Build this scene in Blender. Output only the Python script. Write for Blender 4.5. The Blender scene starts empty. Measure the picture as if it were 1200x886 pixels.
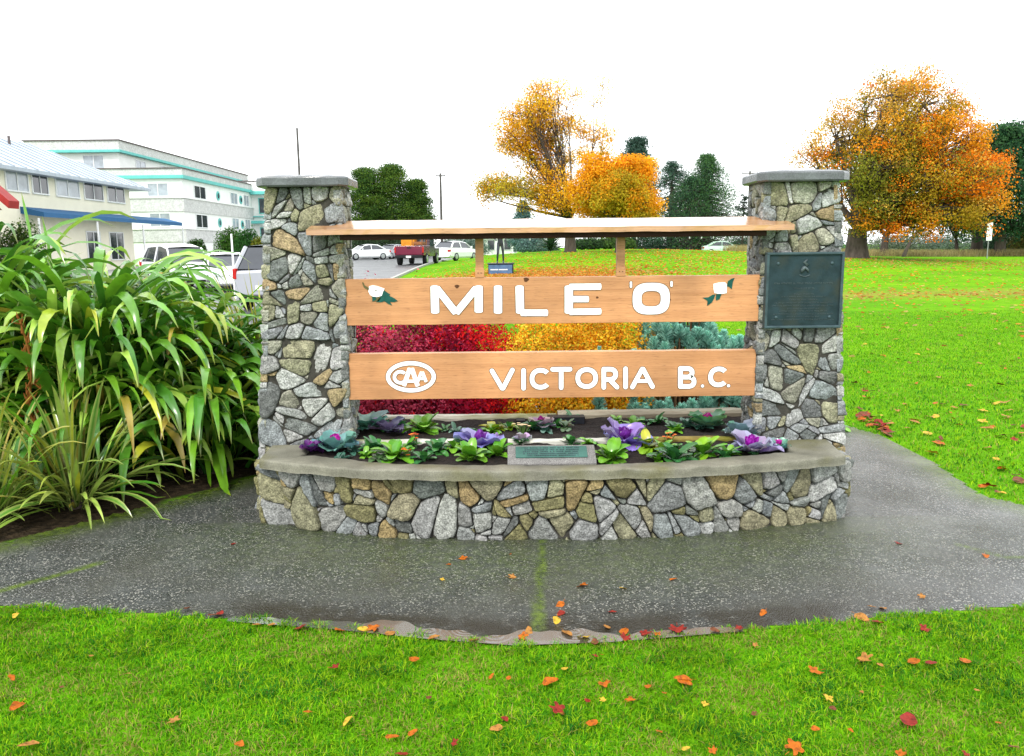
import bpy, bmesh, math, random
import numpy as np
from mathutils import Vector, Matrix, noise

PI = math.pi
random.seed(7)
RNG = np.random.default_rng(11)
SC = bpy.context.scene
COL = SC.collection

# ------------------------------------------------------------------ camera
EYE, FPX = 1.6, 933.0
PITCH, ROLL = math.radians(9.31), math.radians(0.6)
cam_d = bpy.data.cameras.new("camera")
cam = bpy.data.objects.new("camera", cam_d)
COL.objects.link(cam)
cam_d.sensor_width = 36.0
cam_d.lens = 36.0 * FPX / 1200.0
cam_d.clip_start = 0.05
cam_d.clip_end = 5000
cam.location = (0, 0, EYE)
cam.rotation_mode = 'QUATERNION'
cam.rotation_quaternion = (Matrix.Rotation(PI / 2 - PITCH, 3, 'X') @ Matrix.Rotation(-ROLL, 3, 'Z')).to_quaternion()
SC.camera = cam

# ------------------------------------------------------------------ sky, sun, exposure
SUN_EL, SUN_AZ = math.radians(48), math.radians(200)      # azimuth clockwise from +Y: behind the camera, slightly left
world = bpy.data.worlds.new("World")
SC.world = world
world.use_nodes = True
wn, wl = world.node_tree.nodes, world.node_tree.links
bg = wn["Background"]
sky = wn.new("ShaderNodeTexSky")
sky.sky_type = 'NISHITA'
sky.sun_disc = False
sky.sun_elevation = SUN_EL
sky.sun_rotation = SUN_AZ
cloud = wn.new("ShaderNodeMix"); cloud.data_type = 'RGBA'
cloud.inputs[0].default_value = 0.93
cloud.inputs[7].default_value = (12.5, 12.8, 13.0, 1)
wl.new(sky.outputs[0], cloud.inputs[6])
wl.new(cloud.outputs[2], bg.inputs[0])
bg.inputs[1].default_value = 0.108
sun_d = bpy.data.lights.new("sun", 'SUN')
sun_d.energy = 1.7
sun_d.angle = math.radians(11)
sun_d.color = (1.0, 0.96, 0.9)
sun = bpy.data.objects.new("sun", sun_d)
COL.objects.link(sun)
sdir = Vector((math.sin(SUN_AZ) * math.cos(SUN_EL), math.cos(SUN_AZ) * math.cos(SUN_EL), math.sin(SUN_EL)))
sun.rotation_mode = 'QUATERNION'
sun.rotation_quaternion = sdir.to_track_quat('Z', 'Y')
SC.view_settings.view_transform = 'Standard'
SC.view_settings.look = 'None'
SC.view_settings.gamma = 1
SC.view_settings.use_curve_mapping = False
SC.view_settings.exposure = 0.85
SC.render.engine = 'CYCLES'
try:
    SC.cycles.use_denoising = True
    SC.cycles.max_bounces = 6
    SC.cycles.transparent_max_bounces = 8
except Exception:
    pass

# ------------------------------------------------------------------ layout helpers (photo point -> metres)
def ray(x, y):
    u = (x - 600) / FPX; v = -(y - 443) / FPX
    u2 = u * math.cos(ROLL) + v * math.sin(ROLL); v2 = -u * math.sin(ROLL) + v * math.cos(ROLL)
    return (u2, math.cos(PITCH) + v2 * math.sin(PITCH), v2 * math.cos(PITCH) - math.sin(PITCH))
def G(x, y, z=0.0):
    d = ray(x, y); t = (z - EYE) / d[2]
    return Vector((d[0] * t, d[1] * t, z))
def D(x, y, Y):
    d = ray(x, y); t = Y / d[1]
    return Vector((d[0] * t, Y, EYE + d[2] * t))

def S(t):
    t = np.clip(t, 0, 1)
    return t * t * (3 - 2 * t)
def hz(x, y):
    x = np.asarray(x, float); y = np.asarray(y, float)
    base = 0.6 * S((y - 20) / 35)
    m = 0.8 * np.exp(-((x - 8) / 13.0) ** 2) * S((y - 27) / 21) * (1 - S((y - 62) / 20))
    m = m * S((x + 5.0) / 4.0)
    return base + m
def hz1(x, y):
    return float(hz(x, y))

# ------------------------------------------------------------------ object helpers
def tag(o, label=None, cat=None, group=None, kind=None):
    if label: o['label'] = label
    if cat: o['category'] = cat
    if group: o['group'] = group
    if kind: o['kind'] = kind
    return o
def thing(name, label, cat, loc=(0, 0, 0), rz=0.0, group=None):
    o = bpy.data.objects.new(name, None)
    o.empty_display_size = 0.1
    COL.objects.link(o)
    o.location = loc; o.rotation_euler = (0, 0, rz)
    return tag(o, label, cat, group)
def mesh_obj(name, verts, faces, mats, parent=None, cols=None, smooth=False, midx=None, loc=None):
    me = bpy.data.meshes.new(name)
    if isinstance(verts, np.ndarray) and isinstance(faces, np.ndarray):
        nv, nf, k = len(verts), len(faces), faces.shape[1]
        me.vertices.add(nv); me.vertices.foreach_set('co', verts.astype(np.float32).ravel())
        me.loops.add(nf * k); me.loops.foreach_set('vertex_index', faces.astype(np.int32).ravel())
        me.polygons.add(nf)
        me.polygons.foreach_set('loop_start', np.arange(0, nf * k, k, dtype=np.int32))
        me.update(calc_edges=True)
    else:
        me.from_pydata([tuple(v) for v in verts], [], [tuple(f) for f in faces])
        me.update()
    if not isinstance(mats, (list, tuple)): mats = [mats]
    for m in mats: me.materials.append(m)
    if midx is not None: me.polygons.foreach_set('material_index', list(midx))
    if cols is not None:
        a = me.attributes.new('Col', 'FLOAT_COLOR', 'POINT')
        c = np.ones((len(me.vertices), 4), np.float32); c[:, :3] = np.asarray(cols)[:, :3]
        a.data.foreach_set('color', c.ravel())
    me.polygons.foreach_set('use_smooth', [bool(smooth)] * len(me.polygons))
    o = bpy.data.objects.new(name, me)
    COL.objects.link(o)
    if parent: o.parent = parent
    if loc is not None: o.location = loc
    return o
def copy_tree(o, parent=None):
    c = o.copy(); COL.objects.link(c)
    if parent: c.parent = parent
    for ch in [q for q in COL.objects if q.parent == o]:
        copy_tree(ch, c)
    return c

class MB:
    """collects simple solids for ONE mesh object"""
    def __init__(s): s.v = []; s.f = []; s.m = []; s.c = []; s.hasc = False
    def add(s, vs, fs, mi=0, col=None):
        b = len(s.v); s.v += [tuple(v) for v in vs]; s.f += [tuple(i + b for i in f) for f in fs]; s.m += [mi] * len(fs)
        if col is not None: s.hasc = True
        s.c += [col or (1, 1, 1)] * len(vs)
    def box(s, x0, x1, y0, y1, z0, z1, mi=0, bev=0.0, M=None, col=None):
        if bev <= 0:
            vs = [Vector((x, y, z)) for z in (z0, z1) for y in (y0, y1) for x in (x0, x1)]
            fs = [(0, 2, 3, 1), (4, 5, 7, 6), (0, 1, 5, 4), (2, 6, 7, 3), (0, 4, 6, 2), (1, 3, 7, 5)]
        else:
            bm = bmesh.new(); bmesh.ops.create_cube(bm, size=1.0)
            for v in bm.verts:
                v.co = Vector((x0 if v.co.x < 0 else x1, y0 if v.co.y < 0 else y1, z0 if v.co.z < 0 else z1))
            bmesh.ops.bevel(bm, geom=bm.edges[:], offset=bev, segments=2, affect='EDGES', profile=0.5)
            bm.verts.index_update()
            vs = [v.co.copy() for v in bm.verts]; fs = [[v.index for v in f.verts] for f in bm.faces]; bm.free()
        if M is not None: vs = [M @ v for v in vs]
        s.add(vs, fs, mi, col)
    def prism(s, poly, z0, z1, axis='z', mi=0, col=None, M=None):
        n = len(poly)
        def P(p, h): return Vector((p[0], p[1], h)) if axis == 'z' else (Vector((p[0], h, p[1])) if axis == 'y' else Vector((h, p[0], p[1])))
        vs = [P(p, z0) for p in poly] + [P(p, z1) for p in poly]
        if M is not None: vs = [M @ v for v in vs]
        fs = [tuple(range(n))[::-1], tuple(range(n, 2 * n))] + [(i, (i + 1) % n, n + (i + 1) % n, n + i) for i in range(n)]
        s.add(vs, fs, mi, col)
    def tube(s, pts, rad, n=8, mi=0, col=None, cap=True):
        pts = [Vector(p) for p in pts]
        if not isinstance(rad, (list, tuple)): rad = [rad] * len(pts)
        vs = []; up = Vector((0.13, 0.21, 1)).normalized()
        for i, p in enumerate(pts):
            t = (pts[min(i + 1, len(pts) - 1)] - pts[max(i - 1, 0)])
            if t.length < 1e-9: t = Vector((0, 0, 1))
            t.normalize()
            a = t.cross(up)
            if a.length < 1e-3: a = t.cross(Vector((1, 0, 0)))
            a.normalize(); b = t.cross(a)
            for k in range(n):
                th = 2 * PI * k / n
                vs.append(p + (a * math.cos(th) + b * math.sin(th)) * rad[i])
        fs = []
        for i in range(len(pts) - 1):
            for k in range(n):
                fs.append((i * n + k, i * n + (k + 1) % n, (i + 1) * n + (k + 1) % n, (i + 1) * n + k))
        if cap:
            fs.append(tuple(range(n))[::-1]); fs.append(tuple((len(pts) - 1) * n + k for k in range(n)))
        s.add(vs, fs, mi, col)
    def build(s, name, mats, parent=None, smooth=False, loc=None):
        return mesh_obj(name, s.v, s.f, mats, parent, s.c if s.hasc else None, smooth, s.m, loc)

# ------------------------------------------------------------------ materials
MATS = {}
def new_mat(name):
    m = bpy.data.materials.new(name); m.use_nodes = True
    m.node_tree.nodes.clear()
    return m, m.node_tree.nodes, m.node_tree.links
def mat(name, base=(0.5, 0.5, 0.5), rough=0.6, var=0.25, scale=8.0, bump=0.0, bscale=None, attr=False, metal=0.0,
        spec=0.18, stretch=(1, 1, 1), detail=6.0, coat=0.0, fine=0.0, fscale=150.0, trans=0.0, rvar=0.0, tint=None, bdist=0.02):
    """Principled with broad + fine noise variation. var: fraction of brightness variation."""
    if name in MATS: return MATS[name]
    m, N, L = new_mat(name)
    out = N.new('ShaderNodeOutputMaterial'); p = N.new('ShaderNodeBsdfPrincipled')
    tc = N.new('ShaderNodeTexCoord'); mp = N.new('ShaderNodeMapping')
    mp.inputs['Scale'].default_value = stretch
    L.new(tc.outputs['Object'], mp.inputs[0])
    nz = N.new('ShaderNodeTexNoise'); nz.inputs['Scale'].default_value = scale; nz.inputs['Detail'].default_value = detail
    nz.inputs['Roughness'].default_value = 0.6
    L.new(mp.outputs[0], nz.inputs['Vector'])
    if attr:
        src = N.new('ShaderNodeAttribute'); src.attribute_name = 'Col'; csock = src.outputs['Color']
    else:
        src = N.new('ShaderNodeRGB'); src.outputs[0].default_value = (*base, 1); csock = src.outputs[0]
    mr = N.new('ShaderNodeMapRange'); mr.inputs['From Min'].default_value = 0.3; mr.inputs['From Max'].default_value = 0.7
    mr.inputs['To Min'].default_value = 1 - var; mr.inputs['To Max'].default_value = 1 + var
    L.new(nz.outputs['Fac'], mr.inputs['Value'])
    mul = N.new('ShaderNodeVectorMath'); mul.operation = 'SCALE'
    L.new(csock, mul.inputs[0]); L.new(mr.outputs[0], mul.inputs['Scale'])
    last = mul.outputs[0]
    if tint is not None:
        n2 = N.new('ShaderNodeTexNoise'); n2.inputs['Scale'].default_value = scale * 0.6; n2.inputs['Detail'].default_value = 4
        L.new(mp.outputs[0], n2.inputs['Vector'])
        r2 = N.new('ShaderNodeMapRange'); r2.inputs['From Min'].default_value = 0.5; r2.inputs['From Max'].default_value = 0.68
        L.new(n2.outputs['Fac'], r2.inputs['Value'])
        mx = N.new('ShaderNodeMix'); mx.data_type = 'RGBA'
        L.new(r2.outputs[0], mx.inputs[0]); L.new(last, mx.inputs[6]); mx.inputs[7].default_value = (*tint, 1)
        last = mx.outputs[2]
    if fine > 0:
        n3 = N.new('ShaderNodeTexNoise'); n3.inputs['Scale'].default_value = fscale; n3.inputs['Detail'].default_value = 3
        L.new(mp.outputs[0], n3.inputs['Vector'])
        r3 = N.new('ShaderNodeMapRange'); r3.inputs['From Min'].default_value = 0.35; r3.inputs['From Max'].default_value = 0.65
        r3.inputs['To Min'].default_value = 1 - fine; r3.inputs['To Max'].default_value = 1 + fine
        L.new(n3.outputs['Fac'], r3.inputs['Value'])
        m3 = N.new('ShaderNodeVectorMath'); m3.operation = 'SCALE'
        L.new(last, m3.inputs[0]); L.new(r3.outputs[0], m3.inputs['Scale']); last = m3.outputs[0]
    L.new(last, p.inputs['Base Color'])
    p.inputs['Roughness'].default_value = rough
    if rvar > 0:
        rr = N.new('ShaderNodeMapRange'); rr.inputs['From Min'].default_value = 0.35; rr.inputs['From Max'].default_value = 0.65
        rr.inputs['To Min'].default_value = rough - rvar; rr.inputs['To Max'].default_value = rough + rvar
        L.new(nz.outputs['Fac'], rr.inputs['Value']); L.new(rr.outputs[0], p.inputs['Roughness'])
    p.inputs['Metallic'].default_value = metal
    p.inputs['Specular IOR Level'].default_value = spec
    p.inputs['Coat Weight'].default_value = coat
    p.inputs['Coat Roughness'].default_value = 0.1
    if bump > 0:
        nb = N.new('ShaderNodeTexNoise'); nb.inputs['Scale'].default_value = bscale or scale * 4; nb.inputs['Detail'].default_value = 8
        nb.inputs['Roughness'].default_value = 0.65
        L.new(mp.outputs[0], nb.inputs['Vector'])
        b = N.new('ShaderNodeBump'); b.inputs['Strength'].default_value = bump; b.inputs['Distance'].default_value = bdist
        L.new(nb.outputs['Fac'], b.inputs['Height']); L.new(b.outputs[0], p.inputs['Normal'])
    if trans > 0:       # thin leaf: light comes through
        tr = N.new('ShaderNodeBsdfTranslucent'); L.new(last, tr.inputs['Color'])
        ms = N.new('ShaderNodeMixShader'); ms.inputs[0].default_value = trans
        L.new(p.outputs[0], ms.inputs[1]); L.new(tr.outputs[0], ms.inputs[2]); L.new(ms.outputs[0], out.inputs[0])
    else:
        L.new(p.outputs[0], out.inputs[0])
    MATS[name] = m
    return m

M_leaf = mat('leaf', rough=0.5, var=0.15, scale=3, attr=True, trans=0.45, spec=0.08)
M_leafg = mat('glossy_leaf', rough=0.24, var=0.2, scale=10, attr=True, trans=0.2, spec=0.6)
M_grass = mat('grass_blade', rough=0.55, var=0.25, scale=2.5, attr=True, trans=0.35, spec=0.03)
M_bark = mat('bark', (0.075, 0.06, 0.05), 0.85, 0.4, 6, bump=0.6, bscale=12, stretch=(1, 1, 0.25), bdist=0.05)
M_stone = mat('granite', rough=0.7, var=0.42, scale=26, attr=True, bump=1.0, bscale=48, fine=0.42, fscale=120, spec=0.2, bdist=0.02)
M_mortar = mat('mortar', (0.05, 0.047, 0.04), 0.9, 0.4, 25, bump=0.5, bscale=90)
M_cap = mat('cap_concrete', (0.09, 0.098, 0.105), 0.3, 0.3, 9, spec=0.5, bump=0.35, bscale=70, fine=0.2, rvar=0.15, bdist=0.006)
M_rim = mat('rim_concrete', (0.165, 0.16, 0.125), 0.5, 0.3, 5, bump=0.45, bscale=60, fine=0.22, fscale=180, tint=(0.12, 0.115, 0.055), bdist=0.006)
M_white = mat('white_paint', (0.86, 0.87, 0.87), 0.45, 0.05, 20, bump=0.05)
M_bronze = mat('bronze_plaque', (0.022, 0.042, 0.05), 0.5, 0.35, 12, metal=0.35, bump=0.3, bscale=120, rvar=0.12, tint=(0.036, 0.046, 0.04), bdist=0.004)
M_letter = mat('plaque_lettering', (0.075, 0.10, 0.105), 0.5, 0.3, 15, metal=0.3)
M_bronze2 = mat('bronze_frame', (0.05, 0.08, 0.09), 0.5, 0.3, 15, metal=0.35, bump=0.25, bscale=100, bdist=0.004)
M_soil = mat('soil', (0.02, 0.014, 0.012), 0.9, spec=0.25, var=0.5, scale=30, bump=1.0, bscale=60, fine=0.6, fscale=160, bdist=0.03)
M_glass = mat('window_glass', (0.03, 0.035, 0.045), 0.08, 0.3, 1.5, spec=0.8)
M_glassl = mat('curtained_glass', (0.3, 0.34, 0.38), 0.15, 0.3, 1.5, spec=0.8)
M_tyre = mat('tyre_rubber', (0.018, 0.018, 0.02), 0.7, 0.2, 10)
M_chrome = mat('rim_metal', (0.45, 0.46, 0.48), 0.3, 0.1, 10, metal=0.8)
M_black = mat('black_plastic', (0.012, 0.012, 0.014), 0.5, 0.2, 10)

def wood_mat(name, base, dark):
    m, N, L = new_mat(name)
    out = N.new('ShaderNodeOutputMaterial'); p = N.new('ShaderNodeBsdfPrincipled')
    tc = N.new('ShaderNodeTexCoord')
    mp = N.new('ShaderNodeMapping'); mp.inputs['Scale'].default_value = (1.6, 14, 22); L.new(tc.outputs['Object'], mp.inputs[0])
    n1 = N.new('ShaderNodeTexNoise'); n1.inputs['Scale'].default_value = 1.6; n1.inputs['Detail'].default_value = 5; n1.inputs['Distortion'].default_value = 0.4
    L.new(mp.outputs[0], n1.inputs['Vector'])
    wv = N.new('ShaderNodeTexWave'); wv.wave_type = 'BANDS'; wv.bands_direction = 'Z'
    mpw = N.new('ShaderNodeMapping'); mpw.inputs['Scale'].default_value = (0.25, 1, 1); L.new(tc.outputs['Object'], mpw.inputs[0]); L.new(mpw.outputs[0], wv.inputs['Vector'])
    wv.inputs['Scale'].default_value = 22; wv.inputs['Distortion'].default_value = 5; wv.inputs['Detail'].default_value = 3; wv.inputs['Detail Scale'].default_value = 1.2
    # small dark checks along the grain
    mp2 = N.new('ShaderNodeMapping'); mp2.inputs['Scale'].default_value = (9, 40, 150); L.new(tc.outputs['Object'], mp2.inputs[0])
    n2 = N.new('ShaderNodeTexNoise'); n2.inputs['Scale'].default_value = 2.0; n2.inputs['Detail'].default_value = 4
    L.new(mp2.outputs[0], n2.inputs['Vector'])
    cr = N.new('ShaderNodeMapRange'); cr.inputs['From Min'].default_value = 0.58; cr.inputs['From Max'].default_value = 0.68; L.new(n2.outputs['Fac'], cr.inputs['Value'])
    mx = N.new('ShaderNodeMix'); mx.data_type = 'RGBA'; mx.inputs[6].default_value = (*base, 1); mx.inputs[7].default_value = (*dark, 1)
    r1 = N.new('ShaderNodeMapRange'); r1.inputs['From Min'].default_value = 0.35; r1.inputs['From Max'].default_value = 0.75
    L.new(n1.outputs['Fac'], r1.inputs['Value'])
    ad = N.new('ShaderNodeMath'); ad.operation = 'MULTIPLY_ADD'; ad.inputs[1].default_value = 0.16
    L.new(wv.outputs['Fac'], ad.inputs[0])
    sc = N.new('ShaderNodeMath'); sc.operation = 'MULTIPLY'; sc.inputs[1].default_value = 0.55; L.new(r1.outputs[0], sc.inputs[0]); L.new(sc.outputs[0], ad.inputs[2])
    L.new(ad.outputs[0], mx.inputs[0])
    # large weathering patches
    n4 = N.new('ShaderNodeTexNoise'); n4.inputs['Scale'].default_value = 2.2; n4.inputs['Detail'].default_value = 4; L.new(tc.outputs['Object'], n4.inputs['Vector'])
    r4 = N.new('ShaderNodeMapRange'); r4.inputs['From Min'].default_value = 0.35; r4.inputs['From Max'].default_value = 0.7; r4.inputs['To Min'].default_value = 0.74; r4.inputs['To Max'].default_value = 1.2
    L.new(n4.outputs['Fac'], r4.inputs['Value'])
    s4 = N.new('ShaderNodeVectorMath'); s4.operation = 'SCALE'; L.new(mx.outputs[2], s4.inputs[0]); L.new(r4.outputs[0], s4.inputs['Scale'])
    mx2 = N.new('ShaderNodeMix'); mx2.data_type = 'RGBA'; mx2.inputs[7].default_value = (0.13, 0.05, 0.02, 1)
    k = N.new('ShaderNodeMath'); k.operation = 'MULTIPLY'; k.inputs[1].default_value = 0.55; L.new(cr.outputs[0], k.inputs[0])
    L.new(k.outputs[0], mx2.inputs[0]); L.new(s4.outputs[0], mx2.inputs[6])
    L.new(mx2.outputs[2], p.inputs['Base Color'])
    p.inputs['Roughness'].default_value = 0.5
    b = N.new('ShaderNodeBump'); b.inputs['Strength'].default_value = 0.35; b.inputs['Distance'].default_value = 0.004
    L.new(n1.outputs['Fac'], b.inputs['Height']); L.new(b.outputs[0], p.inputs['Normal'])
    L.new(p.outputs[0], out.inputs[0])
    return m
M_wood = wood_mat('cedar_board', (0.55, 0.265, 0.115), (0.34, 0.14, 0.05))
M_wooddark = wood_mat('weathered_plank', (0.30, 0.27, 0.2), (0.12, 0.1, 0.06))

# ------------------------------------------------------------------ ground
FRONT_EDGE = [(-6, 4.0), (-4, 3.72), (-2.9, 3.52), (-2.35, 3.43), (-1.53, 3.32), (-0.74, 3.18), (-0.35, 3.09), (0, 3.03), (0.4, 3.05), (0.88, 3.12), (1.46, 3.2), (2.27, 3.33), (3.2, 3.55), (4.5, 4.0), (6, 4.7)]
BACK_EDGE = [(-6, 4.9), (-4, 4.35), (-2.84, 4.2), (-2.63, 4.46), (-2.2, 4.95), (-1.83, 5.48), (-1.5, 6.6), (-1.3, 8.6), (2.4, 8.8), (2.85, 7.2), (3.1, 6.5), (3.08, 5.6), (2.98, 4.9), (3.2, 4.55), (3.8, 4.7), (4.8, 5.3), (6, 6.2)]
fx, fy = zip(*FRONT_EDGE)
def front_y(x): return np.interp(x, fx, fy)
PATH_POLY = FRONT_EDGE + BACK_EDGE[::-1]
def in_poly(px, py, poly):
    px = np.asarray(px, float); py = np.asarray(py, float)
    ins = np.zeros(px.shape, bool); n = len(poly)
    for i in range(n):
        x0, y0 = poly[i]; x1, y1 = poly[(i + 1) % n]
        c = ((y0 > py) != (y1 > py)) & (px < (x1 - x0) * (py - y0) / ((y1 - y0) + 1e-12) + x0)
        ins ^= c
    return ins
def seg_dist(px, py, pts, closed=False):
    d = np.full(np.shape(px), 1e9)
    n = len(pts)
    for i in range(n if closed else n - 1):
        x0, y0 = pts[i]; x1, y1 = pts[(i + 1) % n]
        dx, dy = x1 - x0, y1 - y0
        t = np.clip(((px - x0) * dx + (py - y0) * dy) / (dx * dx + dy * dy + 1e-12), 0, 1)
        d = np.minimum(d, np.hypot(px - x0 - t * dx, py - y0 - t * dy))
    return d

def lawn_material():
    m, N, L = new_mat('lawn')
    out = N.new('ShaderNodeOutputMaterial'); p = N.new('ShaderNodeBsdfPrincipled')
    tc = N.new('ShaderNodeTexCoord')
    def nz(scale, det=5, st=None):
        n = N.new('ShaderNodeTexNoise'); n.inputs['Scale'].default_value = scale; n.inputs['Detail'].default_value = det
        if st:
            mp = N.new('ShaderNodeMapping'); mp.inputs['Scale'].default_value = st; L.new(tc.outputs['Object'], mp.inputs[0]); L.new(mp.outputs[0], n.inputs['Vector'])
        else: L.new(tc.outputs['Object'], n.inputs['Vector'])
        return n
    def rng(s, a, b, c=0, d=1):
        r = N.new('ShaderNodeMapRange'); r.inputs['From Min'].default_value = a; r.inputs['From Max'].default_value = b
        r.inputs['To Min'].default_value = c; r.inputs['To Max'].default_value = d; L.new(s, r.inputs['Value']); return r.outputs[0]
    def mix(f, a, b):
        x = N.new('ShaderNodeMix'); x.data_type = 'RGBA'
        L.new(f, x.inputs[0])
        for i, q in ((6, a), (7, b)):
            if isinstance(q, tuple): x.inputs[i].default_value = (*q, 1)
            else: L.new(q, x.inputs[i])
        return x.outputs[2]
    c = mix(rng(nz(0.35, 4, (0.5, 1, 1)).outputs['Fac'], 0.35, 0.65), (0.08, 0.27, 0.004), (0.16, 0.37, 0.004))
    c = mix(rng(nz(3.0).outputs['Fac'], 0.45, 0.7, 0, 0.6), c, (0.035, 0.15, 0.008))
    c = mix(rng(nz(60, 3).outputs['Fac'], 0.42, 0.7, 0, 0.7), c, (0.16, 0.3, 0.02))
    c = mix(rng(nz(35, 3).outputs['Fac'], 0.55, 0.75, 0, 0.6), c, (0.02, 0.085, 0.006))
    at = N.new('ShaderNodeAttribute'); at.attribute_name = 'Col'
    sep = N.new('ShaderNodeSeparateColor'); L.new(at.outputs['Color'], sep.inputs[0])
    nn = nz(2.5, 8)
    # worn brown band
    mm = N.new('ShaderNodeMath'); mm.operation = 'MULTIPLY'; L.new(sep.outputs[0], mm.inputs[0]); L.new(rng(nn.outputs['Fac'], 0.3, 0.6, 0.2, 1), mm.inputs[1])
    c = mix(mm.outputs[0], c, (0.27, 0.19, 0.05))
    # bare soil of planting beds
    soil = mix(rng(nz(18, 8).outputs['Fac'], 0.35, 0.65), (0.018, 0.014, 0.01), (0.05, 0.036, 0.022))
    c = mix(sep.outputs[1], c, soil)
    L.new(c, p.inputs['Base Color'])
    p.inputs['Roughness'].default_value = 0.95; p.inputs['Specular IOR Level'].default_value = 0.02
    b = N.new('ShaderNodeBump'); b.inputs['Strength'].default_value = 0.7; b.inputs['Distance'].default_value = 0.05
    L.new(nz(40, 6).outputs['Fac'], b.inputs['Height']); L.new(b.outputs[0], p.inputs['Normal'])
    L.new(p.outputs[0], out.inputs[0])
    return m
M_lawn = lawn_material()

BED = [(-6, 4.88), (-4, 4.35), (-2.84, 4.2), (-2.63, 4.46), (-2.2, 4.95), (-1.83, 5.48), (-1.5, 6.6), (-1.3, 8.6), (-1.3, 10.2), (-6, 10.5)]
BED2 = [(-1.25, 5.3), (1.9, 5.3), (2.45, 6.0), (2.75, 6.9), (2.5, 8.4), (1.7, 9.3), (-1.2, 9.6)]
def axis(lo, hi, fine_lo, fine_hi, fstep, growth=1.18):
    a = list(np.arange(fine_lo, fine_hi + 1e-6, fstep)); s = fstep
    while a[-1] < hi: s *= growth; a.append(min(a[-1] + s, hi))
    s = fstep; b = [a[0]]
    while b[-1] > lo: s *= growth; b.append(max(b[-1] - s, lo))
    return np.array(b[:0:-1] + a)
gx = axis(-900, 900, -8, 10, 0.15); gy = axis(-60, 1500, -1, 12, 0.15)
# keep detail over the rising lawn
gx = np.unique(np.round(np.concatenate([gx, np.arange(-30, 45, 1.0)]), 3)); gy = np.unique(np.round(np.concatenate([gy, np.arange(12, 95, 0.8)]), 3))
X, Y = np.meshgrid(gx, gy)
V = np.stack([X.ravel(), Y.ravel(), hz(X, Y).ravel()], 1)
nx, ny = len(gx), len(gy)
I = np.arange(nx * ny).reshape(ny, nx)
F = np.stack([I[:-1, :-1], I[:-1, 1:], I[1:, 1:], I[1:, :-1]], -1).reshape(-1, 4)
band = np.exp(-((V[:, 1] - (24.5 + 0.04 * V[:, 0])) / 1.6) ** 2) * (V[:, 0] > 2) * 0.75
bed = (in_poly(V[:, 0], V[:, 1], BED) | in_poly(V[:, 0], V[:, 1], BED2)).astype(float)
gc = np.stack([band, bed, bed * 0], 1)
ground = mesh_obj('ground', V, F, M_lawn, cols=gc, smooth=True)
tag(ground, 'green park lawn rising gently away behind the monument', kind='structure')

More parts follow.
